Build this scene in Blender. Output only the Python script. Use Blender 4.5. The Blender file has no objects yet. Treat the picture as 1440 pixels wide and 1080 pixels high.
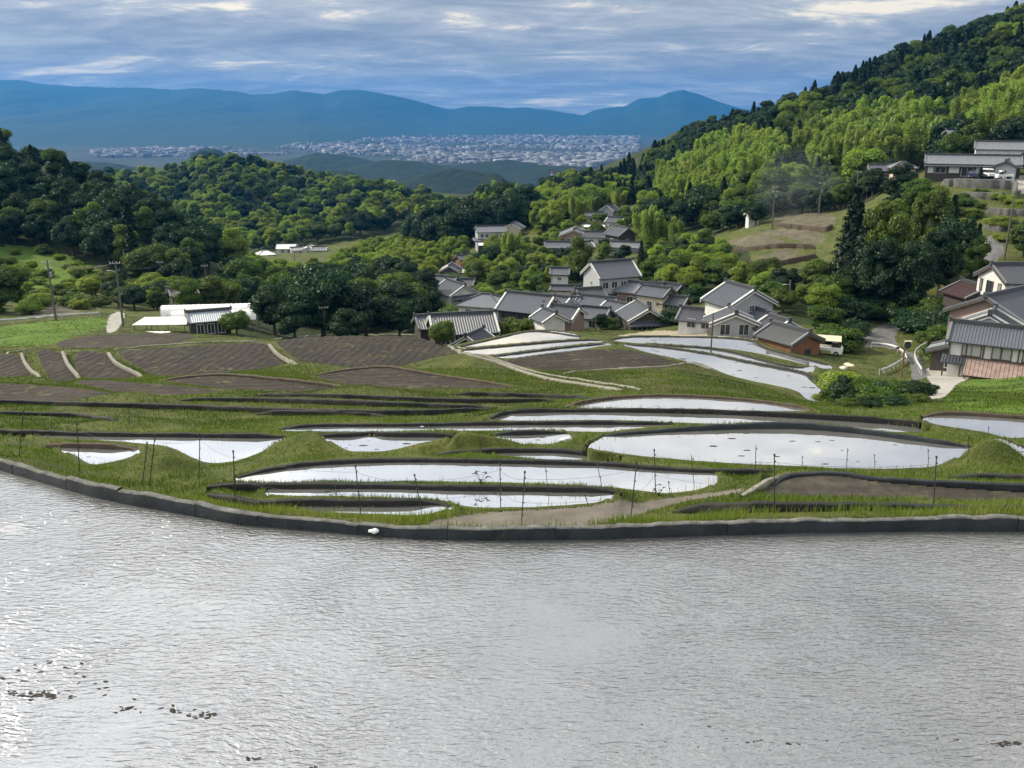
import bpy, math, random
import numpy as np
from mathutils import Vector, Matrix
from mathutils.geometry import tessellate_polygon

rng = np.random.default_rng(7)
random.seed(7)
S = bpy.context.scene
COL = S.collection

# ------------------------------------------------------------------ camera
FPX, W0, H0, HOR = 1250.0, 1440.0, 1080.0, 163.0
PITCH = math.atan((540.0 - HOR) / FPX)
cam = bpy.data.cameras.new("camera")
cam.sensor_width = 36.0
cam.lens = 36.0 * FPX / W0
cam.clip_start, cam.clip_end = 0.5, 60000.0
cam_o = bpy.data.objects.new("camera", cam)
cam_o.rotation_euler = (math.pi / 2 - PITCH, 0, 0)
COL.objects.link(cam_o)
S.camera = cam_o

# ------------------------------------------------------------------ light and sky
SUN_EL, SUN_AZ = math.radians(38.0), math.radians(-66.0)      # azimuth from +Y, negative = towards -X
world = bpy.data.worlds.new("World")
S.world = world
world.use_nodes = True
wn, wl = world.node_tree.nodes, world.node_tree.links
wn.clear()


def N(nodes, typ, **kw):
    n = nodes.new(typ)
    for k, v in kw.items():
        if k.startswith("i_"):
            n.inputs[k[2:].replace("_", " ")].default_value = v
        else:
            setattr(n, k, v)
    return n


def math_node(nodes, links, op, a, b=None, c=None, clamp=False):
    n = nodes.new("ShaderNodeMath")
    n.operation = op
    n.use_clamp = clamp
    for i, v in enumerate((a, b, c)):
        if v is None:
            continue
        if hasattr(v, "is_linked"):
            links.new(v, n.inputs[i])
        else:
            n.inputs[i].default_value = v
    return n.outputs[0]


def ramp(nodes, links, fac, stops, interp="LINEAR"):
    n = nodes.new("ShaderNodeValToRGB")
    n.color_ramp.interpolation = interp
    el = n.color_ramp.elements
    while len(el) > 1:
        el.remove(el[-1])
    el[0].position = stops[0][0]
    el[0].color = (*stops[0][1], 1) if len(stops[0][1]) == 3 else stops[0][1]
    for p, c in stops[1:]:
        e = el.new(p)
        e.color = (*c, 1) if len(c) == 3 else c
    links.new(fac, n.inputs[0])
    return n.outputs[0]


def mix_rgb(nodes, links, fac, a, b, blend="MIX"):
    n = nodes.new("ShaderNodeMix")
    n.data_type = "RGBA"
    n.blend_type = blend
    for sock, v in ((n.inputs[0], fac), (n.inputs[6], a), (n.inputs[7], b)):
        if hasattr(v, "is_linked"):
            links.new(v, sock)
        elif isinstance(v, (int, float)):
            sock.default_value = v
        else:
            sock.default_value = (*v, 1)
    return n.outputs[2]


sky = N(wn, "ShaderNodeTexSky", sky_type="NISHITA", sun_disc=False)
sky.sun_elevation = SUN_EL
sky.sun_rotation = SUN_AZ
sky.altitude = 200
sky.dust_density = 1.5
tc = wn.new("ShaderNodeTexCoord")
sep = wn.new("ShaderNodeSeparateXYZ")
wl.new(tc.outputs["Generated"], sep.inputs[0])
zc = math_node(wn, wl, "MAXIMUM", sep.outputs[2], 0.0)
zd = math_node(wn, wl, "ADD", zc, 0.13)
ux = math_node(wn, wl, "DIVIDE", sep.outputs[0], zd)
uy = math_node(wn, wl, "DIVIDE", sep.outputs[1], zd)
comb = wn.new("ShaderNodeCombineXYZ")
wl.new(ux, comb.inputs[0])
wl.new(uy, comb.inputs[1])


def cloud_noise(scale, off, detail, rough, dist):
    mp = N(wn, "ShaderNodeMapping")
    mp.inputs["Location"].default_value = off
    mp.inputs["Scale"].default_value = scale
    mp.inputs["Rotation"].default_value = (0, 0, math.radians(-9))
    wl.new(comb.outputs[0], mp.inputs[0])
    nz = N(wn, "ShaderNodeTexNoise", i_Scale=1.0, i_Detail=detail, i_Roughness=rough, i_Distortion=dist)
    wl.new(mp.outputs[0], nz.inputs["Vector"])
    return nz.outputs[0]


big = cloud_noise((0.95, 1.25, 1), (3.1, 1.7, 0), 8, 0.62, 0.35)
fine = cloud_noise((1.6, 2.5, 1), (0.6, 5.3, 0), 9, 0.66, 0.8)
streak = cloud_noise((0.85, 1.35, 1), (7.4, 2.2, 0), 7, 0.62, 0.4)
cover = math_node(wn, wl, "MULTIPLY_ADD", fine, 0.30, math_node(wn, wl, "MULTIPLY", big, 0.85))
cover = ramp(wn, wl, cover, [(0.33, (0, 0, 0)), (0.52, (1, 1, 1))])
lit = math_node(wn, wl, "MULTIPLY_ADD", fine, 0.50, math_node(wn, wl, "MULTIPLY", streak, 0.70))
# thin cloud lets sunlight through, thick cloud is slate blue
cloudcol = ramp(wn, wl, lit, [(0.44, (1.85, 2.2, 2.8)), (0.57, (2.5, 2.85, 3.35)), (0.665, (3.6, 3.85, 4.1)), (0.75, (7.6, 6.9, 5.5))])
# the overcast brightens with height, as the cloud sheet thins overhead
gain = ramp(wn, wl, zc, [(0.0, (1.0, 1.0, 1.0)), (0.12, (1.15, 1.12, 1.08)), (0.20, (2.1, 1.95, 1.75)), (0.32, (2.80, 2.60, 2.36)), (0.55, (2.7, 2.50, 2.25)), (1.0, (1.8, 1.6, 1.4))])
cloudcol = mix_rgb(wn, wl, 1.0, cloudcol, gain, "MULTIPLY")
# broad glow of the veiled sun through the sheet
sdir = (math.sin(SUN_AZ) * math.cos(SUN_EL), math.cos(SUN_AZ) * math.cos(SUN_EL), math.sin(SUN_EL))
dot = wn.new("ShaderNodeVectorMath")
dot.operation = "DOT_PRODUCT"
wl.new(tc.outputs["Generated"], dot.inputs[0])
dot.inputs[1].default_value = sdir
glow = math_node(wn, wl, "POWER", math_node(wn, wl, "MAXIMUM", dot.outputs["Value"], 0.0), 3.0)
glow = math_node(wn, wl, "MULTIPLY", glow, ramp(wn, wl, zc, [(0.05, (0, 0, 0)), (0.42, (1, 1, 1))]))
glow = math_node(wn, wl, "MULTIPLY_ADD", glow, 2.0, 1.0)
cloudcol = mix_rgb(wn, wl, 1.0, cloudcol, glow, "MULTIPLY")
blue = mix_rgb(wn, wl, 1.0, sky.outputs[0], (0.60, 0.64, 0.68), "MULTIPLY")
skyfin = mix_rgb(wn, wl, cover, blue, cloudcol)
bg = N(wn, "ShaderNodeBackground")
bg.inputs[1].default_value = 0.14
wl.new(skyfin, bg.inputs[0])
wo = wn.new("ShaderNodeOutputWorld")
wl.new(bg.outputs[0], wo.inputs[0])

sun = bpy.data.lights.new("sun", "SUN")
sun.energy = 5.0
sun.angle = math.radians(3.0)
sun.color = (1.0, 0.88, 0.66)
sun_o = bpy.data.objects.new("sun", sun)
sd = Vector((math.sin(SUN_AZ) * math.cos(SUN_EL), math.cos(SUN_AZ) * math.cos(SUN_EL), math.sin(SUN_EL)))
sun_o.rotation_euler = (-sd).to_track_quat("-Z", "Y").to_euler()
sun_o.location = (-40, 10, 60)
COL.objects.link(sun_o)

S.view_settings.view_transform = "Standard"
S.view_settings.look = "None"
S.view_settings.gamma = 1.0
S.view_settings.exposure = 0.0
S.view_settings.use_curve_mapping = False
S.render.engine = "CYCLES"
cy = S.cycles
cy.use_denoising = True
try:
    cy.denoiser = "OPENIMAGEDENOISE"
except Exception:
    pass
cy.max_bounces = 6
cy.diffuse_bounces = 2
cy.glossy_bounces = 3
cy.transmission_bounces = 2
cy.volume_bounces = 0
cy.transparent_max_bounces = 6
cy.use_adaptive_sampling = True
cy.adaptive_threshold = 0.02


# ------------------------------------------------------------------ helpers
def tag(o, label=None, cat=None, group=None, kind=None):
    for k, v in (("label", label), ("category", cat), ("group", group), ("kind", kind)):
        if v:
            o[k] = v
    return o


def ray(px, py):
    """slopes (x/y, z/y) of the sight line through a point of the 1440x1080 frame"""
    u, v = (px - 720.0) / FPX, (py - 540.0) / FPX
    c, s = math.cos(PITCH), math.sin(PITCH)
    dy, dz = c - v * s, -(s + v * c)
    return u / dy, dz / dy


def project(x, y, z):
    c, s = math.cos(PITCH), math.sin(PITCH)
    d = y * c - z * s
    return 720 + FPX * x / d, 540 + FPX * (-y * s - z * c) / d


def at_z(px, py, z):
    a, s = ray(px, py)
    y = z / s
    return np.array([a * y, y, z])


def at_y(px, py, y):
    a, s = ray(px, py)
    return np.array([a * y, y, s * y])


def mesh_np(name, verts, faces, mat=None, parent=None, smooth=False, tints=None, link=True):
    """faces: int array (n,3) or (n,4)"""
    me = bpy.data.meshes.new(name)
    verts = np.asarray(verts, np.float32)
    faces = np.asarray(faces, np.int32)
    n, k = faces.shape
    me.vertices.add(len(verts))
    me.vertices.foreach_set("co", verts.ravel())
    me.loops.add(n * k)
    me.loops.foreach_set("vertex_index", faces.ravel())
    me.polygons.add(n)
    me.polygons.foreach_set("loop_start", np.arange(0, n * k, k, dtype=np.int32))
    if smooth:
        me.polygons.foreach_set("use_smooth", np.ones(n, dtype=bool))
    if tints is not None:
        at = me.attributes.new("tint", "FLOAT", "POINT")
        at.data.foreach_set("value", np.asarray(tints, np.float32))
    me.update(calc_edges=True)
    if mat is not None:
        for m in (mat if isinstance(mat, (list, tuple)) else [mat]):
            me.materials.append(m)
    if not link:
        return me
    o = bpy.data.objects.new(name, me)
    COL.objects.link(o)
    if parent is not None:
        o.parent = parent
    return o


class MB:
    """collects polygons; build() links them as one mesh object"""
    def __init__(s):
        s.v, s.f, s.m = [], [], []

    def poly(s, pts, mi=0):
        b = len(s.v)
        s.v += [tuple(p) for p in pts]
        s.f.append(tuple(range(b, b + len(pts))))
        s.m.append(mi)

    def box(s, cx, cy, cz, sx, sy, sz, rz=0.0, mi=0, M=None):
        h = []
        for z in (-.5, .5):
            for x, y in ((-.5, -.5), (.5, -.5), (.5, .5), (-.5, .5)):
                p = Vector((x * sx, y * sy, z * sz))
                p = Matrix.Rotation(rz, 3, "Z") @ p
                p = p + Vector((cx, cy, cz))
                h.append(M @ p if M is not None else p)
        b = len(s.v)
        s.v += [tuple(p) for p in h]
        for q in ((0, 3, 2, 1), (4, 5, 6, 7), (0, 1, 5, 4), (1, 2, 6, 5), (2, 3, 7, 6), (3, 0, 4, 7)):
            s.f.append(tuple(b + i for i in q))
            s.m.append(mi)

    def slab(s, quad, th, mi=0):
        """a plate: four corners, thickness downwards along its normal"""
        q = [Vector(p) for p in quad]
        n = (q[1] - q[0]).cross(q[3] - q[0]).normalized()
        if n.z < 0:
            n = -n
        lo = [p - n * th for p in q]
        s.poly(q, mi)
        s.poly(lo[::-1], mi)
        for i in range(4):
            j = (i + 1) % 4
            s.poly([q[i], lo[i], lo[j], q[j]], mi)

    def tube(s, pts, r, seg=6, mi=0, cap=True):
        pts = [Vector(p) for p in pts]
        rs = r if isinstance(r, (list, tuple)) else [r] * len(pts)
        rings = []
        for i, p in enumerate(pts):
            d = (pts[min(i + 1, len(pts) - 1)] - pts[max(i - 1, 0)])
            if d.length < 1e-9:
                d = Vector((0, 0, 1))
            d.normalize()
            up = Vector((0, 0, 1)) if abs(d.z) < 0.9 else Vector((1, 0, 0))
            e1 = d.cross(up).normalized()
            e2 = d.cross(e1)
            b = len(s.v)
            for k in range(seg):
                t = 2 * math.pi * k / seg
                s.v.append(tuple(p + (e1 * math.cos(t) + e2 * math.sin(t)) * rs[i]))
            rings.append(b)
        for a, b in zip(rings, rings[1:]):
            for k in range(seg):
                s.f.append((a + k, a + (k + 1) % seg, b + (k + 1) % seg, b + k))
                s.m.append(mi)
        if cap:
            s.f.append(tuple(rings[0] + k for k in range(seg)))
            s.m.append(mi)
            s.f.append(tuple(rings[-1] + k for k in range(seg))[::-1])
            s.m.append(mi)

    def build(s, name, mat, parent=None, smooth=False, link=True):
        me = bpy.data.meshes.new(name)
        me.from_pydata(s.v, [], s.f)
        for m in (mat if isinstance(mat, (list, tuple)) else [mat]):
            me.materials.append(m)
        me.polygons.foreach_set("material_index", np.array(s.m, np.int32))
        if smooth:
            me.polygons.foreach_set("use_smooth", np.ones(len(s.f), dtype=bool))
        me.update()
        if not link:
            return me
        o = bpy.data.objects.new(name, me)
        COL.objects.link(o)
        if parent is not None:
            o.parent = parent
        return o


def empty(name, loc, rz=0.0):
    o = bpy.data.objects.new(name, None)
    o.empty_display_size = 0.3
    o.location = loc
    o.rotation_euler = (0, 0, rz)
    COL.objects.link(o)
    return o


def vnoise(x, y, seed=0):
    """smooth value noise in 0..1"""
    def h(i, j):
        n = (i.astype(np.int64) * 374761393 + j.astype(np.int64) * 668265263 + seed * 974634777) & 0x7fffffff
        n = ((n ^ (n >> 13)) * 1274126177) & 0x7fffffff
        return ((n ^ (n >> 16)) & 0xffff) / 65535.0
    xi, yi = np.floor(x), np.floor(y)
    fx, fy = x - xi, y - yi
    fx, fy = fx * fx * (3 - 2 * fx), fy * fy * (3 - 2 * fy)
    a, b, c, d = h(xi, yi), h(xi + 1, yi), h(xi, yi + 1), h(xi + 1, yi + 1)
    return (a * (1 - fx) + b * fx) * (1 - fy) + (c * (1 - fx) + d * fx) * fy


def fbm(x, y, octs=4, seed=0):
    t, amp, s = 0, 0.5, 0
    for o in range(octs):
        t = t + amp * vnoise(x * 2 ** o + 17.3 * o, y * 2 ** o - 9.1 * o, seed + o)
        s += amp
        amp *= 0.5
    return t / s


def inside(poly, x, y):
    poly = np.asarray(poly, float)
    r = np.zeros(x.shape, bool)
    n = len(poly)
    j = n - 1
    for i in range(n):
        xi, yi, xj, yj = poly[i, 0], poly[i, 1], poly[j, 0], poly[j, 1]
        c = (yi > y) != (yj > y)
        with np.errstate(divide="ignore", invalid="ignore"):
            r ^= c & (x < (xj - xi) * (y - yi) / (yj - yi) + xi)
        j = i
    return r


def resample(pts, step):
    pts = np.asarray(pts, float)
    seg = np.linalg.norm(np.diff(pts[:, :2], axis=0), axis=1)
    t = np.concatenate([[0], np.cumsum(seg)])
    n = max(2, int(t[-1] / step) + 1)
    q = np.linspace(0, t[-1], n)
    return np.stack([np.interp(q, t, pts[:, k]) for k in range(pts.shape[1])], 1)


def catmull(pts, per=6, closed=False):
    """smooth curve through a list of points (any dimension)"""
    p = np.asarray(pts, float)
    n = len(p)
    out = []
    for i in range(n if closed else n - 1):
        if closed:
            p0, p1, p2, p3 = p[i - 1], p[i], p[(i + 1) % n], p[(i + 2) % n]
        else:
            p0, p1, p2, p3 = p[max(i - 1, 0)], p[i], p[i + 1], p[min(i + 2, n - 1)]
        for k in range(per):
            t = k / per
            out.append(0.5 * (2 * p1 + (p2 - p0) * t + (2 * p0 - 5 * p1 + 4 * p2 - p3) * t * t + (3 * p1 - p0 - 3 * p2 + p3) * t ** 3))
    if not closed:
        out.append(p[-1])
    return np.array(out)


# ------------------------------------------------------------------ materials
def new_mat(name):
    m = bpy.data.materials.new(name)
    m.use_nodes = True
    nt = m.node_tree
    nt.nodes.clear()
    out = nt.nodes.new("ShaderNodeOutputMaterial")
    return m, nt.nodes, nt.links, out


def plain(name, col, rough=0.8, var=0.15, scale=3.0, spec=0.3, bump=0.0, metal=0.0, detail=4, bump_scale=None, stretch=None, rand=0.0):
    """colour with mottling, optional fine relief"""
    m, n, l, out = new_mat(name)
    b = n.new("ShaderNodeBsdfPrincipled")
    geo = n.new("ShaderNodeTexCoord")
    vec = geo.outputs["Object"]
    if stretch:
        mp = n.new("ShaderNodeMapping")
        mp.inputs["Scale"].default_value = stretch
        l.new(vec, mp.inputs[0])
        vec = mp.outputs[0]
    nz = N(n, "ShaderNodeTexNoise", i_Scale=scale, i_Detail=detail, i_Roughness=0.65)
    l.new(vec, nz.inputs["Vector"])
    c = ramp(n, l, nz.outputs[0], [(0.25, tuple(x * (1 - var) for x in col)), (0.75, tuple(min(1, x * (1 + var)) for x in col))])
    if rand:
        oi = n.new("ShaderNodeObjectInfo")
        hs = n.new("ShaderNodeHueSaturation")
        l.new(c, hs.inputs["Color"])
        l.new(math_node(n, l, "MULTIPLY_ADD", oi.outputs["Random"], rand * 2, 1 - rand), hs.inputs["Value"])
        c = hs.outputs[0]
    l.new(c, b.inputs["Base Color"])
    b.inputs["Roughness"].default_value = rough
    b.inputs["Specular IOR Level"].default_value = spec
    b.inputs["Metallic"].default_value = metal
    if bump:
        n2 = N(n, "ShaderNodeTexNoise", i_Scale=bump_scale or scale * 4, i_Detail=5, i_Roughness=0.7)
        l.new(vec, n2.inputs["Vector"])
        bp = N(n, "ShaderNodeBump", i_Strength=1.0, i_Distance=bump)
        l.new(n2.outputs[0], bp.inputs["Height"])
        l.new(bp.outputs[0], b.inputs["Normal"])
    l.new(b.outputs[0], out.inputs[0])
    return m


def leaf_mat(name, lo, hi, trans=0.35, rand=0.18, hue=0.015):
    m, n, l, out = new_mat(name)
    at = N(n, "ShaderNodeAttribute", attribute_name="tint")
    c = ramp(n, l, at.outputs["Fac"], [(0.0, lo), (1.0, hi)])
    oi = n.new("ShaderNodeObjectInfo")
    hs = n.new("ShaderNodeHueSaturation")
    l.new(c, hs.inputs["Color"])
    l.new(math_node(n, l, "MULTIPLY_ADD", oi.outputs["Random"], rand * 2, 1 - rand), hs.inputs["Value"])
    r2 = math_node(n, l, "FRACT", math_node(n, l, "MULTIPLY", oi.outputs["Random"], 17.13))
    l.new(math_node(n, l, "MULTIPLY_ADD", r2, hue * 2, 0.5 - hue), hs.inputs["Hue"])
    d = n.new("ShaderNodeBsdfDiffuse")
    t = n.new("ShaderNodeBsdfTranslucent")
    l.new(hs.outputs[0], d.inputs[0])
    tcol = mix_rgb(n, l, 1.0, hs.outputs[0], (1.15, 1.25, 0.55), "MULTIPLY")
    l.new(tcol, t.inputs[0])
    mx = n.new("ShaderNodeMixShader")
    mx.inputs[0].default_value = trans
    l.new(d.outputs[0], mx.inputs[1])
    l.new(t.outputs[0], mx.inputs[2])
    g = n.new("ShaderNodeBsdfGlossy")
    g.inputs["Roughness"].default_value = 0.45
    m2 = n.new("ShaderNodeMixShader")
    m2.inputs[0].default_value = 0.03
    l.new(mx.outputs[0], m2.inputs[1])
    l.new(g.outputs[0], m2.inputs[2])
    l.new(m2.outputs[0], out.inputs[0])
    return m


def water_mat(name, ripple, scale, ang=0.0, body=(0.10, 0.102, 0.102), patch=False, refl=0.5):
    m, n, l, out = new_mat(name)
    geo = n.new("ShaderNodeNewGeometry")
    mp = N(n, "ShaderNodeMapping")
    mp.inputs["Rotation"].default_value = (0, 0, ang)
    mp.inputs["Scale"].default_value = (scale * 0.30, scale, scale)
    wob = N(n, "ShaderNodeTexNoise", i_Scale=0.35, i_Detail=2)
    l.new(geo.outputs["Position"], wob.inputs["Vector"])
    wsub = n.new("ShaderNodeVectorMath")
    wsub.operation = "MULTIPLY_ADD"
    l.new(wob.outputs["Color"], wsub.inputs[0])
    wsub.inputs[1].default_value = (0.9, 0.9, 0)
    l.new(geo.outputs["Position"], wsub.inputs[2])
    l.new(wsub.outputs[0], mp.inputs[0])
    n1 = N(n, "ShaderNodeTexNoise", i_Scale=1.0, i_Detail=3, i_Roughness=0.5, i_Distortion=0.6)
    l.new(mp.outputs[0], n1.inputs["Vector"])
    h = n1.outputs[0]
    if patch:
        mp2 = N(n, "ShaderNodeMapping")
        mp2.inputs["Rotation"].default_value = (0, 0, ang + 0.9)
        mp2.inputs["Scale"].default_value = (scale * 0.5, scale * 1.3, scale)
        l.new(wsub.outputs[0], mp2.inputs[0])
        n2 = N(n, "ShaderNodeTexNoise", i_Scale=1.0, i_Detail=2, i_Roughness=0.5, i_Distortion=0.8)
        l.new(mp2.outputs[0], n2.inputs["Vector"])
        h = math_node(n, l, "MULTIPLY_ADD", n2.outputs[0], 0.55, h)
        pn = N(n, "ShaderNodeTexNoise", i_Scale=0.28, i_Detail=3, i_Roughness=0.55)
        l.new(geo.outputs["Position"], pn.inputs["Vector"])
        h = math_node(n, l, "MULTIPLY", h, ramp(n, l, pn.outputs[0], [(0.32, (0.35, 0.35, 0.35)), (0.62, (1.1, 1.1, 1.1))]))
    bp = N(n, "ShaderNodeBump", i_Strength=1.0, i_Distance=ripple)
    l.new(h, bp.inputs["Height"])
    d = n.new("ShaderNodeBsdfDiffuse")
    mud = N(n, "ShaderNodeTexNoise", i_Scale=0.5, i_Detail=6, i_Roughness=0.6)
    l.new(geo.outputs["Position"], mud.inputs["Vector"])
    l.new(ramp(n, l, mud.outputs[0], [(0.3, tuple(0.8 * x for x in body)), (0.7, tuple(1.2 * x for x in body))]), d.inputs[0])
    g = n.new("ShaderNodeBsdfGlossy")
    g.inputs["Roughness"].default_value = 0.06 if patch else 0.03
    g.inputs["Color"].default_value = (0.97, 0.98, 1.0, 1)
    l.new(bp.outputs[0], g.inputs["Normal"])
    fr = N(n, "ShaderNodeLayerWeight", i_Blend=refl)
    l.new(bp.outputs[0], fr.inputs["Normal"])
    mx = n.new("ShaderNodeMixShader")
    l.new(fr.outputs["Fresnel"], mx.inputs[0])
    l.new(d.outputs[0], mx.inputs[1])
    l.new(g.outputs[0], mx.inputs[2])
    l.new(mx.outputs[0], out.inputs[0])
    return m


def ground_mat(name, stops, scale=0.5, bump=0.05, far=None):
    m, n, l, out = new_mat(name)
    geo = n.new("ShaderNodeNewGeometry")
    nz = N(n, "ShaderNodeTexNoise", i_Scale=scale, i_Detail=9, i_Roughness=0.68)
    l.new(geo.outputs["Position"], nz.inputs["Vector"])
    n3 = N(n, "ShaderNodeTexNoise", i_Scale=scale * 14, i_Detail=4, i_Roughness=0.7)
    l.new(geo.outputs["Position"], n3.inputs["Vector"])
    f = math_node(n, l, "MULTIPLY_ADD", n3.outputs[0], 0.35, math_node(n, l, "MULTIPLY", nz.outputs[0], 0.65))
    c = ramp(n, l, f, stops)
    b = n.new("ShaderNodeBsdfPrincipled")
    b.inputs["Roughness"].default_value = 0.9
    b.inputs["Specular IOR Level"].default_value = 0.15
    l.new(c, b.inputs["Base Color"])
    bp = N(n, "ShaderNodeBump", i_Strength=1.0, i_Distance=bump)
    l.new(n3.outputs[0], bp.inputs["Height"])
    l.new(bp.outputs[0], b.inputs["Normal"])
    l.new(b.outputs[0], out.inputs[0])
    return m


def soil_mat(name, col, ang, spacing, depth=0.12, weeds=0.0):
    """ploughed earth: furrows as relief, clods, a little green in places"""
    m, n, l, out = new_mat(name)
    geo = n.new("ShaderNodeNewGeometry")
    mp = N(n, "ShaderNodeMapping")
    mp.inputs["Rotation"].default_value = (0, 0, ang)
    l.new(geo.outputs["Position"], mp.inputs[0])
    wv = N(n, "ShaderNodeTexWave", i_Scale=0.314 / spacing, i_Distortion=9.0, i_Detail=5)
    wv.inputs["Detail Scale"].default_value = 0.6
    l.new(mp.outputs[0], wv.inputs["Vector"])
    nz = N(n, "ShaderNodeTexNoise", i_Scale=2.2, i_Detail=8, i_Roughness=0.75)
    l.new(geo.outputs["Position"], nz.inputs["Vector"])
    big = N(n, "ShaderNodeTexNoise", i_Scale=0.35, i_Detail=4)
    l.new(geo.outputs["Position"], big.inputs["Vector"])
    f = math_node(n, l, "MULTIPLY_ADD", nz.outputs[0], 0.6, math_node(n, l, "MULTIPLY", big.outputs[0], 0.4))
    c = ramp(n, l, f, [(0.32, tuple(0.42 * x for x in col)), (0.5, col), (0.66, tuple(2.1 * x for x in col))])
    if weeds:
        wn_ = N(n, "ShaderNodeTexNoise", i_Scale=1.1, i_Detail=6, i_Roughness=0.7)
        l.new(geo.outputs["Position"], wn_.inputs["Vector"])
        c = mix_rgb(n, l, ramp(n, l, wn_.outputs[0], [(0.62 - weeds, (0, 0, 0)), (0.72 - weeds * 0.6, (1, 1, 1))]), c, (0.085, 0.105, 0.03))
    b = n.new("ShaderNodeBsdfPrincipled")
    b.inputs["Roughness"].default_value = 0.85
    b.inputs["Specular IOR Level"].default_value = 0.25
    l.new(c, b.inputs["Base Color"])
    hh = math_node(n, l, "MULTIPLY_ADD", wv.outputs["Fac"], 0.35, nz.outputs[0])
    bp = N(n, "ShaderNodeBump", i_Strength=1.0, i_Distance=depth)
    l.new(hh, bp.inputs["Height"])
    l.new(bp.outputs[0], b.inputs["Normal"])
    l.new(b.outputs[0], out.inputs[0])
    return m


GRASS = [(0.30, (0.030, 0.042, 0.011)), (0.45, (0.054, 0.068, 0.018)), (0.56, (0.084, 0.096, 0.026)), (0.70, (0.140, 0.128, 0.050))]
M = {}
M["grass"] = ground_mat("grassy_ground", GRASS, 0.45, 0.10)
M["lush"] = ground_mat("lush_bank", [(0.3, (0.055, 0.105, 0.016)), (0.5, (0.085, 0.15, 0.022)), (0.7, (0.13, 0.19, 0.03))], 0.6, 0.12)
M["field"] = ground_mat("stubble_field", [(0.3, (0.040, 0.048, 0.015)), (0.5, (0.065, 0.070, 0.022)), (0.7, (0.11, 0.10, 0.04))], 0.6, 0.08)
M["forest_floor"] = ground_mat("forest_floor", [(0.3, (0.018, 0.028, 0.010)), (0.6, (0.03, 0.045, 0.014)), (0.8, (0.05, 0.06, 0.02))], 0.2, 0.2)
M["soil"] = soil_mat("ploughed_soil", (0.024, 0.0185, 0.0135), 0.12, 0.75, 0.16, 0.045)
M["soil_b"] = soil_mat("fine_soil", (0.029, 0.0225, 0.0165), 1.45, 0.7, 0.10, 0.05)
M["soil_w"] = soil_mat("weedy_soil", (0.040, 0.035, 0.028), 1.5, 0.8, 0.08, 0.08)
M["soil_h"] = soil_mat("terrace_soil", (0.085, 0.070, 0.052), 1.3, 1.2, 0.06, 0.13)
M["path"] = plain("packed_dirt", (0.125, 0.112, 0.095), 0.95, 0.25, 1.2, bump=0.03, bump_scale=9)
M["dry_mud"] = plain("dry_mud", (0.25, 0.22, 0.16), 0.9, 0.3, 0.8, bump=0.02)
M["asphalt"] = plain("worn_asphalt", (0.11, 0.11, 0.112), 0.9, 0.2, 0.7, bump=0.01)
M["yard"] = plain("concrete_yard", (0.30, 0.29, 0.265), 0.9, 0.2, 0.5)
M["water_near"] = water_mat("rippled_water", 0.036, 12.0, math.radians(-48), patch=True, refl=0.70)
M["water"] = water_mat("still_water", 0.0012, 1.6, math.radians(10), body=(0.13, 0.13, 0.125), refl=0.86)
M["mud_wall"] = plain("wet_mud_bund", (0.016, 0.0165, 0.016), 0.75, 0.45, 2.0, spec=0.3, bump=0.06, bump_scale=5)
M["brown_wall"] = plain("earth_bund", (0.075, 0.058, 0.042), 0.9, 0.35, 2.0, bump=0.06, bump_scale=5)
M["concrete_dark"] = plain("wet_shaded_concrete", (0.018, 0.023, 0.027), 0.7, 0.6, 1.8, bump=0.03, bump_scale=14)  # wet, and darkened further: backlit shade of the wall face put into colour
M["concrete_top"] = plain("weathered_lit_concrete", (0.135, 0.138, 0.128), 0.9, 0.6, 3.2, bump=0.05, bump_scale=10)  # same concrete made paler: skylight on the crest put into its colour
M["kerb"] = plain("pale_concrete_edge", (0.19, 0.185, 0.155), 0.9, 0.3, 2.0)

# ------------------------------------------------------------------ terrain: spot heights -> smooth surface
CP = [  # (px, py, distance) of spots on bare ground, read off the photograph; z instead of distance where "z" is given
]
for px in (-350, 100, 400, 720, 1000):
    CP += [(px, 700, 22), (px, 650, 26.7), (px, 600, 34.4), (px, 570, 41.5), (px, 540, 52)]
for px in (200, 400, 600, 800, 900):
    CP += [(px, 510, 69)]
for px in (250, 450, 640, 820):
    CP += [(px, 490, 89)]
CP += [(330, 475, 113), (500, 472, 113), (820, 472, 113)]
CP += [(1300, 700, 22), (1300, 650, 26.7), (1300, 600, 34.5), (1300, 580, 40), (1290, 555, 56), (1290, 528, 88), (1290, 500, 105), (1230, 462, 125),
       (1440, 650, 27), (1440, 600, 34.5), (1440, 580, 39), (1440, 530, 84), (1440, 490, 102), (1385, 530, 88), (1400, 455, 118),
       (1750, 700, 22), (1750, 600, 34.5), (1750, 570, 42), (1750, 520, 84), (1750, 450, 115), (1750, 300, 170), (1750, 200, 260), (1750, -100, 430),
       (1160, 566, 60), (1110, 566, 47), (1020, 478, 108), (1080, 500, 98)]
CP += [(0, 500, 80), (0, 540, 52), (-350, 500, 80), (60, 470, 118), (0, 457, 130), (140, 446, 138), (-350, 460, 125), (200, 462, 132),
       (450, 484, 145), (560, 478, 150), (300, 462, 138), (350, 470, 135)]
CP += [(650, 492, 122), (760, 464, 138), (840, 446, 163), (910, 460, 142), (1040, 470, 120), (1100, 498, 102), (635, 425, 200), (690, 450, 160), (600, 405, 218),
       (635, 388, 280), (600, 377, 310), (560, 392, 280), (660, 385, 285), (690, 345, 330), (720, 330, 350), (785, 362, 255), (812, 340, 275),
       (880, 346, 265), (880, 305, 330), (848, 310, 320), (720, 390, 240), (780, 420, 200)]
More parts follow.
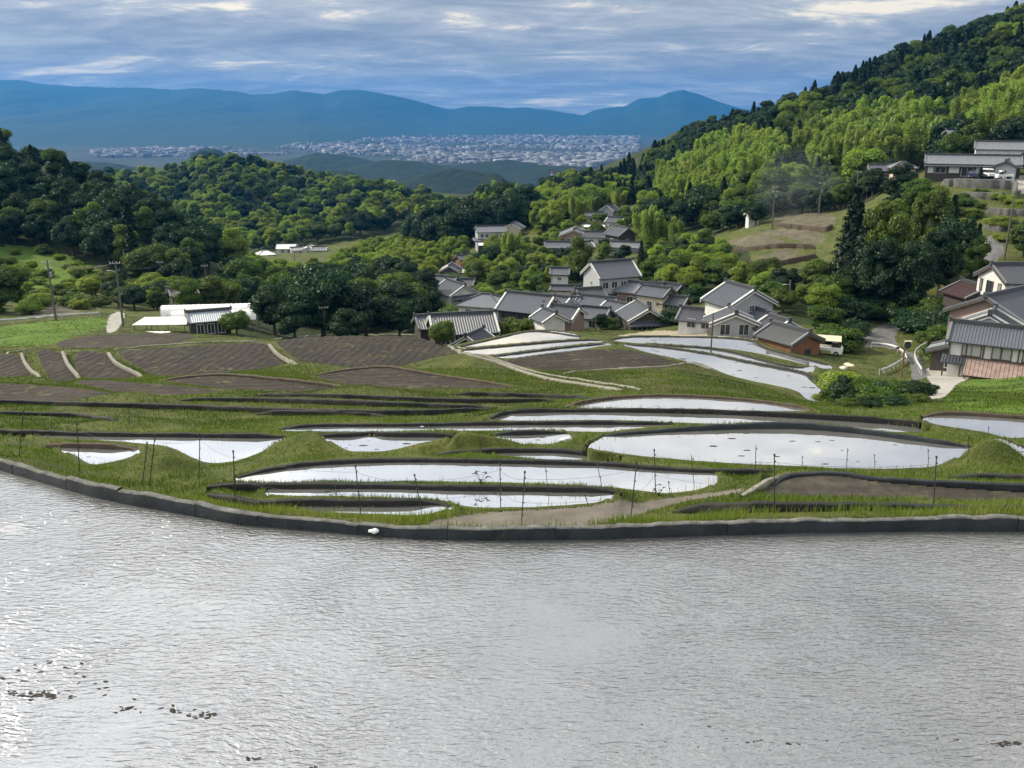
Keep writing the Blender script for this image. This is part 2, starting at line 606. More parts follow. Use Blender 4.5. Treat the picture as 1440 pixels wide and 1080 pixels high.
CP += [(300, 415, 210), (220, 425, 190), (100, 430, 165), (60, 445, 140), (0, 430, 160), (0, 347, 230), (120, 368, 222), (200, 398, 203), (260, 432, 162), (330, 442, 152),
       (400, 360, 430), (450, 356, 450), (420, 388, 330), (360, 398, 285), (500, 372, 380), (540, 353, 420)]
CP += [(0, 206, 320), (80, 238, 310), (180, 277, 300), (260, 330, 280), (310, 378, 250), (-250, 110, 330), (-350, 330, 235), (-350, 440, 150),
       (0, 262, 430), (180, 318, 430), (260, 345, 400), (-250, 200, 450), (200, 300, 520)]
CP += [(150, 256, 860), (215, 246, 850), (290, 232, 850), (350, 237, 830), (430, 254, 800), (520, 268, 760), (600, 286, 700), (645, 302, 640),
       (325, 274, 680), (275, 318, 640), (250, 292, 740), (375, 318, 640), (420, 300, 680), (250, 330, 560), (330, 350, 520), (400, 346, 500), (480, 336, 500), (560, 322, 520), (620, 312, 560), (540, 292, 640),
       (-250, 290, 1300), (290, 290, 1300), (600, 292, 1300), (900, 292, 1300), (1300, 250, 1300), (1750, 200, 1300),
       (660, 332, 395), (600, 346, 395), (725, 302, 420), (760, 290, 460), (800, 270, 520), (770, 266, 620), (700, 292, 520)]
CP += [(1440, 36, 460), (1300, 78, 500), (1180, 120, 560), (1080, 158, 620), (980, 180, 700), (900, 221, 800), (845, 250, 820), (1600, -60, 430),
       (1440, 110, 740), (1180, 180, 850), (980, 236, 1000), (1750, 0, 740),
       (1230, 205, 330), (1040, 218, 390), (1200, 290, 245), (1000, 332, 240), (930, 334, 268), (1100, 302, 235), (900, 272, 430), (1300, 252, 258),
       (1400, 190, 268), (1440, 160, 310), (1370, 247, 208), (1440, 246, 205), (1260, 257, 216), (1335, 312, 175), (1440, 310, 168), (1412, 366, 150), (1390, 352, 155),
       (1440, 398, 138), (1300, 400, 150), (1250, 442, 136), (1180, 402, 150), (1100, 402, 152), (1000, 405, 168), (960, 390, 180), (930, 402, 172),
       (1040, 371, 185), (1150, 300, 218), (1150, 371, 172), (1060, 332, 200), (1100, 440, 130)]
pts = []
for px, py, d in CP:
    a, s = ray(px, py)
    pts.append((a, math.log(d), s))
for px in (-400, 0, 400, 720, 1100, 1440, 1800):          # the flooded terrace in front is level
    for d in (10.0, 13.0, 16.0, 19.0):
        pts.append(((px - 720) / 1180.0, math.log(d), -9.0 / d))
for px in (-400, 200, 720, 1200, 1800):                   # the bank under the viewpoint
    pts.append(((px - 720) / 1180.0, math.log(4.0), -1.6 / 4.0 * 3.2))
pts = np.array(pts)
KA = 3.0


def tps_fit(p, lam=2e-3):
    n = len(p)
    X = np.stack([p[:, 0] * KA, p[:, 1]], 1)
    d2 = ((X[:, None] - X[None]) ** 2).sum(-1)
    K = 0.5 * d2 * np.log(d2 + 1e-12) + lam * np.eye(n)
    P = np.concatenate([np.ones((n, 1)), X], 1)
    A = np.block([[K, P], [P.T, np.zeros((3, 3))]])
    w = np.linalg.solve(A, np.concatenate([p[:, 2], np.zeros(3)]))
    return X, w


TX, TW = tps_fit(pts)


def base_s(a, L):
    out = np.zeros(a.shape)
    A = a * KA
    for (xa, xl), w in zip(TX, TW[:-3]):
        d2 = (A - xa) ** 2 + (L - xl) ** 2
        out += w * 0.5 * d2 * np.log(d2 + 1e-12)
    return out + TW[-3] + TW[-2] * A + TW[-1] * L


# grid: bearing x distance, finer where the terraces are
NA = 900
GA = np.linspace(-0.86, 0.86, NA)
GL = np.concatenate([np.linspace(math.log(4), math.log(13), 26, endpoint=False), np.linspace(math.log(13), math.log(135), 540, endpoint=False),
                     np.linspace(math.log(135), math.log(1500), 250)])
NL = len(GL)
sub_r, sub_c = np.unique(np.r_[0:NL:5, NL - 1]), np.unique(np.r_[0:NA:6, NA - 1])
aa, ll = np.meshgrid(GA[sub_c], GL[sub_r])
sb = base_s(aa, ll)
tmp = np.stack([np.interp(GA, GA[sub_c], r) for r in sb])
SB = np.stack([np.interp(GL, GL[sub_r], tmp[:, k]) for k in range(NA)], 1)
GY = np.exp(GL)
XX = GA[None, :] * GY[:, None]
YY = np.repeat(GY[:, None], NA, 1)
ZB = SB * YY
LA, LL = np.meshgrid(GA, GL)


def grid_at(Z, x, y):
    x, y = np.asarray(x, float), np.asarray(y, float)
    a = np.clip(x / y, GA[0], GA[-1])
    fa = (a - GA[0]) / (GA[1] - GA[0])
    fl = np.interp(np.log(np.clip(y, GY[0], GY[-1])), GL, np.arange(NL))
    i0, j0 = np.clip(fl.astype(int), 0, NL - 2), np.clip(fa.astype(int), 0, NA - 2)
    u, v = fl - i0, fa - j0
    return (Z[i0, j0] * (1 - u) * (1 - v) + Z[i0 + 1, j0] * u * (1 - v) + Z[i0, j0 + 1] * (1 - u) * v + Z[i0 + 1, j0 + 1] * u * v)


def hit(Z, px, py, dmin=8.0, dmax=1450.0):
    """first point of the ground along a sight line"""
    a, s = ray(px, py)
    L = np.linspace(math.log(dmin), math.log(dmax), 3000)
    y = np.exp(L)
    g = grid_at(Z, a * y, y)
    below = g >= s * y
    k = np.argmax(below) if below.any() else len(L) - 1
    if k > 0:
        d0, d1 = s * y[k - 1] - g[k - 1], s * y[k] - g[k]
        t = d0 / (d0 - d1 + 1e-12)
        yy = y[k - 1] + (y[k] - y[k - 1]) * min(max(t, 0), 1)
    else:
        yy = y[0]
    return np.array([a * yy, yy, float(grid_at(Z, a * yy, yy))])


# ------------------------------------------------------------------ level terraces (outlines as seen, each on its own plane)
WATER = {
    "A": [(383, 692), (430, 690), (527, 690), (627, 694), (760, 696), (853, 698), (845, 708), (790, 714), (720, 717), (660, 716), (640, 712), (620, 706), (573, 703), (480, 701), (387, 698)],
    "A2": [(423, 717), (480, 719), (560, 718), (610, 713), (634, 716), (600, 727), (560, 727), (500, 725), (440, 722)],
    "B": [(335, 674), (370, 667), (443, 658), (560, 653), (693, 655), (840, 658), (918, 664), (1001, 668), (993, 688), (936, 696), (871, 689), (784, 684), (660, 680), (493, 680), (360, 681)],
    "C": [(43, 618), (133, 617), (233, 618), (383, 620), (400, 618), (388, 628), (367, 638), (333, 650), (293, 653), (267, 645), (233, 630), (200, 626), (160, 622)],
    "C2": [(90, 633), (160, 636), (190, 634), (192, 640), (165, 650), (127, 655), (105, 644)],
    "D": [(403, 605), (443, 603), (593, 602), (700, 601), (800, 600), (870, 600), (945, 600), (880, 606), (850, 609), (800, 608), (727, 607), (593, 608), (510, 609), (410, 609)],
    "D2": [(460, 620), (490, 618), (547, 618), (625, 620), (585, 627), (543, 636), (510, 637), (483, 634)],
    "D3": [(698, 617), (793, 614), (797, 617), (773, 627), (710, 626)],
    "E": [(692, 592), (730, 584), (850, 583), (965, 586), (1090, 591), (1157, 595), (1227, 600), (1327, 612), (1250, 609), (1150, 602), (1030, 598), (960, 596), (857, 592), (730, 593)],
    "F": [(810, 574), (850, 566), (893, 561), (947, 560), (1010, 563), (1073, 568), (1128, 577), (1131, 581), (1001, 579), (911, 579), (842, 577)],
    "G": [(830, 630), (857, 615), (922, 612), (960, 610), (1037, 608), (1110, 608), (1193, 613), (1277, 623), (1353, 632), (1357, 636), (1327, 655), (1277, 661), (1193, 661), (1127, 658), (1040, 654), (965, 649), (900, 643), (857, 637)],
    "I": [(1300, 592), (1327, 587), (1380, 589), (1440, 593), (1520, 597), (1520, 618), (1440, 617), (1417, 617), (1377, 608), (1320, 599)],
    "J": [(1397, 623), (1407, 618), (1440, 630), (1500, 640), (1500, 655), (1440, 650), (1420, 643)],
    "K": [(695, 643), (757, 640), (800, 642), (893, 652), (850, 654), (770, 649)],
    "L1": [(643, 490), (700, 477), (752, 467), (800, 470), (813, 476), (800, 479), (720, 486)],
    "L2": [(657, 494), (800, 481), (838, 480), (845, 483), (800, 487), (695, 501)],
    "L3": [(700, 503), (800, 490), (845, 485), (856, 487), (790, 497), (722, 505)],
    "M1": [(857, 480), (890, 475), (960, 475), (1024, 477), (1060, 482), (1077, 492), (1164, 515), (1155, 519), (1106, 507), (1038, 493), (960, 487), (905, 484)],
    "M2": [(912, 486), (960, 489), (1018, 495), (1096, 515), (1131, 519), (1143, 516), (1141, 523), (1125, 524), (1057, 509), (960, 494)],
    "M3": [(880, 486), (930, 490), (998, 500), (1048, 511), (1125, 526), (1135, 535), (1158, 555), (1156, 566), (1131, 562), (1113, 549), (1057, 537), (1019, 527), (983, 512), (954, 507), (900, 494)],
}
SOIL = {
    "S1": ("soil", [(-60, 497), (28, 499), (35, 515), (42, 529), (-60, 531)]),
    "S2": ("soil", [(52, 493), (84, 496), (95, 515), (107, 533), (72, 536)]),
    "S3": ("soil", [(107, 495), (150, 497), (160, 512), (193, 530), (118, 532)]),
    "S4": ("soil", [(165, 494), (230, 488), (300, 484), (373, 483), (385, 497), (412, 512), (350, 522), (228, 532), (200, 520)]),
    "S5": ("soil", [(390, 479), (453, 473), (520, 473), (587, 474), (625, 488), (657, 502), (573, 515), (453, 523), (427, 512), (405, 497)]),
    "S6": ("soil_b", [(447, 527), (533, 517), (593, 525), (720, 545), (560, 547), (477, 540)]),
    "S7": ("soil_b", [(230, 535), (310, 528), (400, 536), (480, 545), (480, 552), (333, 549)]),
    "S8": ("soil_b", [(-60, 537), (0, 538), (83, 543), (160, 553), (140, 565), (-60, 563)]),
    "S9": ("soil_b", [(105, 538), (147, 534), (310, 550), (207, 558), (160, 552)]),
    "S10": ("soil_b", [(82, 481), (147, 470), (263, 469), (260, 480), (163, 489), (90, 489)]),
    "S11": ("soil_b", [(709, 507), (853, 490), (954, 509), (929, 515), (792, 523)]),
    "R1": ("soil_w", [(1080, 697), (1112, 671), (1180, 668), (1247, 678), (1440, 692), (1560, 698), (1560, 712), (1440, 707), (1250, 699)]),
}
PATHS = {   # packed earth or dry mud on the slope itself
    "path": ("path", [(600, 737), (640, 727), (690, 721), (760, 716), (860, 709), (940, 701), (1000, 693), (1040, 689), (1042, 693), (970, 704), (900, 723), (850, 737), (760, 743), (650, 743)]),
    "dry_paddy": ("dry_mud", [(870, 473), (900, 467), (960, 465), (1038, 466), (1069, 478), (1020, 475), (960, 473)]),
    "road": ("asphalt", [(1283, 534), (1302, 530), (1297, 512), (1290, 500), (1268, 492), (1258, 478), (1262, 465), (1272, 459), (1240, 457), (1205, 478), (1200, 487), (1225, 488), (1258, 492), (1273, 502), (1280, 518)]),
    "yard": ("yard", [(1298, 520), (1345, 515), (1362, 518), (1362, 532), (1345, 540), (1330, 558), (1305, 560), (1312, 545)]),
    "lane": ("asphalt", [(1380, 340), (1392, 336), (1408, 347), (1410, 356), (1400, 368), (1380, 368)]),
    "farm_drive": ("yard", [(1365, 249), (1420, 252), (1470, 238), (1470, 270), (1430, 272), (1424, 262), (1395, 254)]),
    "village_street": ("yard", [(648, 384), (652, 375), (668, 374), (672, 380), (664, 388), (650, 389)]),
    "ramp": ("yard", [(148, 466), (155, 443), (174, 441), (168, 458), (160, 467)]),
    "hill_field": ("soil_h", [(1085, 310), (1100, 303), (1160, 300), (1175, 312), (1160, 322), (1120, 318)]),
    "hill_field_2": ("soil_h", [(1062, 330), (1100, 322), (1150, 328), (1160, 340), (1135, 345), (1105, 336)]),
    "hill_field_3": ("soil_h", [(1020, 342), (1060, 332), (1095, 338), (1100, 345), (1060, 352)]),
    "hill_field_4": ("soil_h", [(1060, 365), (1090, 355), (1120, 350), (1118, 362), (1080, 372)]),
    "left_field": ("soil_h", [(25, 444), (30, 434), (60, 430), (95, 423), (122, 425), (118, 434), (90, 445)]),
    "left_field_2": ("field", [(28, 430), (40, 405), (80, 412), (120, 420), (70, 426)]),
    "valley_field": ("field", [(390, 375), (420, 365), (450, 366), (462, 372), (440, 384), (400, 386)]),
    "stubble": ("field", [(820, 530), (900, 518), (985, 516), (1060, 538), (1120, 556), (1060, 561), (930, 552), (850, 549)]),
    "stubble_2": ("field", [(660, 530), (740, 520), (800, 530), (840, 540), (760, 548), (690, 540)]),
    "stubble_3": ("field", [(-60, 573), (400, 585), (690, 578), (740, 560), (640, 552), (480, 556), (250, 560), (150, 570)]),
    "green_slope": ("lush", [(1330, 556), (1362, 534), (1440, 525), (1560, 520), (1560, 590), (1440, 585), (1340, 575)]),
    "left_bank": ("lush", [(-80, 485), (-80, 460), (0, 459), (140, 447), (145, 462), (100, 472), (60, 486)]),
    "left_meadow": ("lush", [(-80, 400), (-80, 345), (60, 352), (130, 378), (150, 395), (80, 405)]),
}
ZOFF = {"L1": 0, "M1": 0}


def centroid(poly):
    p = np.array(poly, float)
    return p.mean(0)


FLAT = {}
for k, poly in WATER.items():
    FLAT[k] = poly
for k, (m, poly) in SOIL.items():
    FLAT[k] = poly
# raised bunds along the far edges: (terrace, material, [(px, py at the water, py at the crest)...])
BUNDS = [
    ("A2", "mud_wall", [(290, 699, 692), (360, 717, 706), (420, 717, 704), (500, 718, 704), (560, 718, 704), (613, 714, 705), (630, 716, 711)]),
    ("A", "mud_wall", [(290, 690, 680), (383, 692, 681), (527, 691, 682), (627, 694, 684), (760, 696, 685), (853, 698, 687), (872, 698, 692)]),
    ("B", "mud_wall", [(335, 674, 671), (370, 667, 661), (443, 658, 650), (560, 653, 646), (693, 655, 647), (840, 658, 651), (918, 664, 657), (1001, 668, 661), (1087, 667, 660)]),
    ("C", "mud_wall", [(-60, 612, 604), (43, 615, 606), (133, 617, 609), (233, 618, 610), (383, 620, 611), (400, 618, 612)]),
    ("C2", "brown_wall", [(64, 628, 622), (90, 633, 624), (130, 635, 624), (170, 636, 627), (192, 635, 630)]),
    ("D", "mud_wall", [(395, 606, 603), (443, 603, 597), (593, 602, 596), (700, 601, 594), (840, 600, 593), (890, 600, 594), (945, 599, 594)]),
    ("D2", "mud_wall", [(443, 618, 609), (490, 618, 610), (523, 614, 608), (547, 618, 609), (643, 619, 609)]),
    ("D3", "mud_wall", [(693, 616, 608), (740, 615, 606), (793, 613, 605)]),
    ("E", "mud_wall", [(685, 594, 589), (705, 589, 581), (730, 584, 577), (850, 583, 575), (1000, 586, 577), (1090, 591, 580), (1160, 595, 584), (1260, 603, 590), (1330, 612, 600), (1390, 619, 608)]),
    ("F", "brown_wall", [(795, 575, 571), (842, 566, 560), (893, 561, 556), (947, 560, 555), (1010, 563, 558), (1073, 568, 564), (1128, 577, 572), (1140, 582, 579)]),
    ("G", "concrete_dark", [(850, 616, 611), (922, 612, 605), (960, 610, 602), (1037, 608, 597), (1110, 608, 595), (1193, 613, 602), (1277, 623, 613), (1365, 634, 625)]),
    ("I", "brown_wall", [(1300, 589, 584), (1327, 587, 579), (1380, 589, 581), (1440, 593, 585), (1560, 600, 590)]),
    ("K", "mud_wall", [(600, 645, 639), (694, 641, 632), (757, 640, 632), (802, 642, 634), (893, 652, 645), (1000, 659, 653), (1090, 665, 658)]),
    ("L1", "mud_wall", [(635, 492, 489), (700, 477, 474), (752, 467, 464), (815, 475, 471)]),
    ("L2", "mud_wall", [(650, 494, 490), (800, 481, 477), (845, 480, 477)]),
    ("L3", "mud_wall", [(694, 503, 499), (800, 490, 486), (852, 485, 482)]),
    ("M1", "mud_wall", [(857, 480, 477), (890, 475, 472), (960, 475, 472), (1024, 477, 474), (1060, 482, 478), (1077, 492, 488), (1164, 515, 511)]),
    ("M2", "mud_wall", [(905, 486, 483), (960, 489, 485), (1018, 495, 490), (1096, 515, 510), (1131, 519, 514)]),
    ("M3", "mud_wall", [(880, 486, 483), (930, 490, 486), (998, 500, 496), (1048, 511, 506), (1125, 526, 521), (1138, 535, 531)]),
    ("R1", "concrete_dark", [(1090, 684, 682), (1112, 672, 669), (1180, 669, 665), (1247, 678, 673), (1440, 692, 683), (1560, 699, 690)]),
    ("S6", "brown_wall", [(447, 527, 525), (533, 517, 515), (593, 525, 523), (720, 545, 543)]),
    ("S7", "brown_wall", [(230, 535, 533), (310, 528, 526), (400, 536, 533), (480, 545, 542)]),
]
FZ, FP = {}, {}
KW = 0.60
for k, m, L in BUNDS:
    if k not in WATER:
        continue
    L0 = np.array(L, float)
    def lift(px, py):
        pb, pt = np.interp(px, L0[:, 0], L0[:, 1]), np.interp(px, L0[:, 0], L0[:, 2])
        if L0[0, 0] - 6 <= px <= L0[-1, 0] + 6 and abs(py - pb) < 4.0:
            return (px, py - (1 - KW) * (pb - pt))
        return (px, py)
    FLAT[k] = [lift(px, py) for px, py in FLAT[k]]
BUNDS = [(k, m, [(px, pb, pb - 0.55 * (pb - pt)) for px, pb, pt in L]) if k[0] in "LM" else (k, m, L) for k, m, L in BUNDS]
BUNDS = [(k, m, [(px, pt + (KW if k in WATER else 1.0) * (pb - pt), pt) for px, pb, pt in L]) for k, m, L in BUNDS]
for k, poly in FLAT.items():
    zv = [float(hit(ZB, px, py)[2]) for px, py in poly]
    FZ[k] = float(np.percentile(zv, 80))
    sm = catmull(poly, 4, closed=True)
    FP[k] = np.array([at_z(px, py, FZ[k]) for px, py in sm])

# foreground terrace
Z0 = -9.0
W_BOT = [(-260, 606), (-120, 636), (0, 666), (67, 686), (133, 705), (200, 719), (267, 731), (333, 742), (400, 748), (460, 753), (527, 758), (593, 763), (693, 765), (840, 764), (960, 760), (1127, 755), (1293, 753), (1440, 753), (1560, 754), (1720, 757)]
W_TOP = [590, 618, 646, 667, 683, 694, 706, 722, 728, 733, 741, 743, 744, 741, 737, 732, 729, 729, 730, 732]
W_BOT = [(px, t + 0.78 * (py - t)) for (px, py), t in zip(W_BOT, W_TOP)]
wl0 = np.array([at_z(px, py, Z0) for px, py in W_BOT])
FZ["P0"] = Z0
FP["P0"] = np.concatenate([wl0, [[16, 6.5, Z0], [-16, 6.5, Z0]]])

# low dark edges of dry terraces on the slope: (material, [(px, py foot, py crest)...])
LOOSE = [
    ("mud_wall", [(-60, 566, 562), (0, 569, 563), (160, 573, 567), (320, 579, 572), (480, 585, 577), (600, 584, 577), (690, 577, 573)]),
    ("mud_wall", [(-60, 582, 579), (80, 586, 581), (160, 592, 588)]),
    ("mud_wall", [(255, 564, 560), (360, 566, 560), (480, 570, 563), (600, 574, 568), (690, 575, 571)]),
    ("mud_wall", [(360, 557, 553), (480, 560, 555), (640, 567, 561), (780, 565, 561)]),
    ("mud_wall", [(360, 584, 578), (480, 585, 579), (545, 587, 584)]),
    ("mud_wall", [(640, 556, 551), (740, 559, 554), (825, 562, 557)]),
    ("mud_wall", [(945, 722, 712), (1000, 722, 709), (1127, 720, 709), (1293, 717, 711), (1440, 719, 714), (1560, 722, 716)]),
    ("mud_wall", [(1330, 672, 667), (1400, 675, 669), (1560, 680, 673)]),
]
# correction to the smooth surface: level inside every terrace, crest height along every bund
con = np.full(ZB.shape, np.nan)
zone = np.zeros(ZB.shape, np.int16)
ZN = ["grass"]


def bbox_sel(P, pad=0.5):
    a0, a1 = (P[:, 0] / P[:, 1]).min() - 0.01, (P[:, 0] / P[:, 1]).max() + 0.01
    j0, j1 = np.searchsorted(GA, a0), np.searchsorted(GA, a1)
    i0, i1 = np.searchsorted(GL, math.log(max(4.1, P[:, 1].min() - pad))), np.searchsorted(GL, math.log(P[:, 1].max() + pad))
    return slice(max(i0 - 1, 0), min(i1 + 1, NL)), slice(max(j0 - 1, 0), min(j1 + 1, NA))


def outward(P):
    """unit horizontal normals of a polyline, pointing away from the viewpoint"""
    d = np.gradient(P[:, :2], axis=0)
    n = np.stack([-d[:, 1], d[:, 0]], 1)
    n /= np.linalg.norm(n, axis=1, keepdims=True) + 1e-9
    s = np.sign((n * P[:, :2]).sum(1))
    s = np.where(s == 0, 1, s)
    s = np.full_like(s, 1.0 if s.sum() >= 0 else -1.0)
    return n * s[:, None]


WALLS = []      # (key, material, foot points, crest heights, thickness)
foot0 = wl0.copy()
crest0 = np.array([at_y(px, t, p[1])[2] - Z0 for (px, _), t, p in zip(W_BOT, W_TOP, wl0)])
WALLS.append(("P0", "front", foot0, crest0, 0.20))
for k, m, L in BUNDS:
    L = catmull(L, 4)
    f = np.array([at_z(px, pb, FZ[k]) for px, pb, pt in L])
    h = np.array([at_y(px, pt, q[1])[2] - FZ[k] for (px, pb, pt), q in zip(L, f)])
    WALLS.append((k, m, f, np.clip(h, 0.08, 1.3), None))

for k, P in FP.items():
    si, sj = bbox_sel(P)
    ins = inside(P[:, :2], XX[si, sj], YY[si, sj])
    drop = 0.16 if (k in WATER or k == "P0") else 0.0
    sub = con[si, sj]
    sub[ins] = FZ[k] - drop - ZB[si, sj][ins]
    if k in SOIL:
        nm = SOIL[k][0]
        if nm not in ZN:
            ZN.append(nm)
        zone[si, sj][ins] = ZN.index(nm)
    elif k != "P0":
        if "bed" not in ZN:
            ZN.append("bed")
        zone[si, sj][ins] = ZN.index("bed")


def grid_idx(x, y):
    j = np.clip(np.round((x / y - GA[0]) / (GA[1] - GA[0])).astype(int), 0, NA - 1)
    i = np.clip(np.round(np.interp(np.log(y), GL, np.arange(NL))).astype(int), 0, NL - 1)
    return i, j


WALL_GEO = []
for k, m, f, h, th in WALLS:
    q = resample(np.concatenate([f, h[:, None]], 1), 0.12 if f[:, 1].mean() < 30 else 0.35)
    P, hh = q[:, :3], q[:, 3]
    n = outward(P)
    t = np.full(len(P), th) if th else np.maximum(0.20, 0.0055 * P[:, 1]) if k[0] not in "LM" else np.full(len(P), 0.34)
    WALL_GEO.append((k, m, P, hh, n, t))
    for f1, zt in ((0.15, -0.16), (0.45, -0.16), (0.80, None), (1.05, None), (1.5, None)):
        X = P[:, :2] + n * (t * f1)[:, None]
        i, j = grid_idx(X[:, 0], X[:, 1])
        zz = (FZ[k] + (zt if zt is not None else hh - 0.04)) - ZB[i, j]
        ok = np.ones(len(i), bool)
        if zt is not None:
            ok = np.isnan(con[i, j])
        else:                                        # never fill in a neighbouring terrace
            cur = con[i, j] + ZB[i, j]
            ok = np.isnan(cur) | (cur < FZ[k] - 0.5) * False | (cur == cur) * (np.abs(cur - FZ[k] + 0.16) < 1e-6) * (f1 > 1.0) * 0
            ok = np.isnan(cur)
        con[i[ok], j[ok]] = zz[ok]

# banks stand just clear of the water all round
for k in WATER:
    P = FP[k]
    c = resample(np.concatenate([P, P[:1]]), 0.08 if P[:, 1].mean() < 50 else 0.2)
    d = np.gradient(c[:, :2], axis=0)
    nrm = np.stack([d[:, 1], -d[:, 0]], 1)
    nrm /= np.linalg.norm(nrm, axis=1, keepdims=True) + 1e-9
    if inside(P[:, :2], c[:5, 0] + nrm[:5, 0] * .05, c[:5, 1] + nrm[:5, 1] * .05).sum() > 2:
        nrm = -nrm
    for off in (0.10, 0.18, 0.27):
        X = c[:, :2] + nrm * off * max(1.0, P[:, 1].mean() / 40)
        i, j = grid_idx(X[:, 0], X[:, 1])
        ok = np.isnan(con[i, j])
        con[i[ok], j[ok]] = FZ[k] + 0.05 - ZB[i[ok], j[ok]]

# pyramid relaxation
def relax(con, levels=6, k=0.004):
    cs = [con]
    for _ in range(levels):
        c = cs[-1]
        r, q = (c.shape[0] + 1) // 2, (c.shape[1] + 1) // 2
        pad = np.full((r * 2, q * 2), np.nan)
        pad[:c.shape[0], :c.shape[1]] = c
        blk = np.stack([pad[0::2, 0::2], pad[1::2, 0::2], pad[0::2, 1::2], pad[1::2, 1::2]])
        cnt = np.sum(~np.isnan(blk), 0)
        sm = np.nansum(blk, 0)
        cs.append(np.where(cnt > 0, sm / np.maximum(cnt, 1), np.nan))
    u = np.where(np.isnan(cs[-1]), 0, cs[-1])
    for lev in range(levels, -1, -1):
        c = cs[lev]
        if u.shape != c.shape:
            u = np.repeat(np.repeat(u, 2, 0), 2, 1)[:c.shape[0], :c.shape[1]]
        fix = ~np.isnan(c)
        kk = k * 4 ** lev
        for _ in range(160 if lev > 1 else (60 if lev else 40)):
            p = np.pad(u, 1, mode="edge")
            u = (p[:-2, 1:-1] + p[2:, 1:-1] + p[1:-1, :-2] + p[1:-1, 2:]) / (4 + kk)
            u[fix] = c[fix]
    return u


COR = relax(con)
free = np.isnan(con)
soft = free.astype(float)
for _ in range(14):
    p = np.pad(soft, 1, mode="edge")
    soft = np.minimum(soft, (p[:-2, 1:-1] + p[2:, 1:-1] + p[1:-1, :-2] + p[1:-1, 2:]) / 4)
soft = np.clip((soft - 0.45) * 2.2, 0, 1)
soft = soft * soft * (3 - 2 * soft)
# grassy humps where the banks turn (pixel of the foot, width m, height m)
for px, py, w, hgt in [(430, 630, 1.5, 0.55), (660, 628, 1.7, 0.5), (825, 622, 1.3, 0.3), (1395, 650, 0.95, 0.75), (235, 655, 1.0, 0.35), (175, 566, 2.2, 0.5), (500, 556, 2.6, 0.5),
                       (440, 520, 3.2, 0.5), (650, 512, 3.6, 0.8), (1080, 676, 0.8, 0.35), (190, 600, 2.0, 0.35), (60, 480, 5, 1.0), (900, 505, 3.0, 0.6), (30, 660, 1.2, 0.3)]:
    p = hit(ZB + COR, px, py)
    g = hgt * np.exp(-(((XX - p[0]) / w) ** 2 + ((YY - p[1]) / (w * 0.7)) ** 2))
    COR += soft * g
Z = ZB + COR
near = np.clip((70 - YY) / 30, 0, 1)
ruf = (fbm(XX * 1.1, YY * 1.1, 4, 3) - 0.5) * (0.16 * near + 0.5 * np.clip((YY - 60) / 100, 0, 1))
ruf += (fbm(XX * 0.03, YY * 0.03, 4, 9) - 0.5) * 14 * np.clip((YY - 330) / 250, 0, 1)
zs = np.where(free, 1.0, 0.0)
# soften the roughness next to fixed cells
fr = zs.copy()
for _ in range(3):
    p = np.pad(fr, 1, mode="edge")
    fr = np.minimum(fr, (p[:-2, 1:-1] + p[2:, 1:-1] + p[1:-1, :-2] + p[1:-1, 2:]) / 4)
Z += ruf * fr


def gz(x, y):
    return grid_at(Z, x, y)


def ground_px(px, py, dmin=8.0):
    return hit(Z, px, py, dmin)


# zones that lie on the slope
for k, (m, poly) in PATHS.items():
    P = np.array([ground_px(px, py, 15) for px, py in catmull(poly, 3, closed=True)])
    si, sj = bbox_sel(P)
    ins = inside(P[:, :2], XX[si, sj], YY[si, sj]) & (zone[si, sj] == 0)
    if m not in ZN:
        ZN.append(m)
    zone[si, sj][ins] = ZN.index(m)

# ------------------------------------------------------------------ ground meshes, one per kind of surface
NAMES = {"grass": ("ground", "grass"), "bed": ("paddy_bed", "mud_wall"), "soil": ("ploughed_field", "soil"), "soil_b": ("terrace_field", "soil_b"), "soil_w": ("dug_field", "soil_w"),
         "soil_h": ("hill_field", "soil_h"), "path": ("path", "path"), "dry_mud": ("dry_paddy", "dry_mud"), "asphalt": ("road", "asphalt"), "yard": ("pavement", "yard"),
         "field": ("stubble_field", "field"), "lush": ("grass_bank", "lush"), "wood": ("forest_ground", "forest_floor")}
ZN.append("wood")
pxg, pyg = project(XX, YY, Z)
WOODS = [([(-400, 40), (-100, 150), (0, 206), (80, 238), (180, 277), (260, 330), (310, 378), (330, 402), (300, 422), (250, 427), (200, 404), (130, 376), (60, 354), (-400, 350)], 180, 460),
         ([(-400, 200), (700, 200), (700, 300), (660, 352), (600, 352), (560, 330), (480, 342), (400, 352), (300, 365), (-400, 400)], 440, 1500),
         ([(760, 330), (735, 300), (765, 240), (845, 230), (900, 200), (1080, 140), (1440, 0), (1900, -300), (1900, 215), (1470, 222), (1440, 238), (1300, 242), (1260, 264), (1200, 296), (1080, 306), (1000, 334), (930, 338), (905, 290), (800, 300)], 205, 1500),
         ([(586, 354), (596, 310), (650, 310), (700, 280), (735, 290), (738, 322), (700, 338), (640, 354)], 330, 470),
         ([(905, 405), (930, 360), (990, 335), (1050, 352), (1060, 380), (1180, 378), (1190, 425), (1180, 460), (1090, 455), (1060, 425), (1010, 410), (950, 442)], 115, 260),
         ([(330, 485), (620, 485), (610, 440), (600, 400), (480, 404), (340, 412)], 126, 270)]
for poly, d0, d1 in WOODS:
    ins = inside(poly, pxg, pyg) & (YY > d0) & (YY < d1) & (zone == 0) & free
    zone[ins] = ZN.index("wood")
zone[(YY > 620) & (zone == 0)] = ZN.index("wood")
idx = np.arange(NL * NA).reshape(NL, NA)
quads = np.stack([idx[:-1, :-1], idx[:-1, 1:], idx[1:, 1:], idx[1:, :-1]], -1).reshape(-1, 4)
fz = np.maximum.reduce([zone[:-1, :-1]])[:, :].reshape(-1)
VALL = np.stack([XX, YY, Z], -1).reshape(-1, 3)
ZONE_F = fz


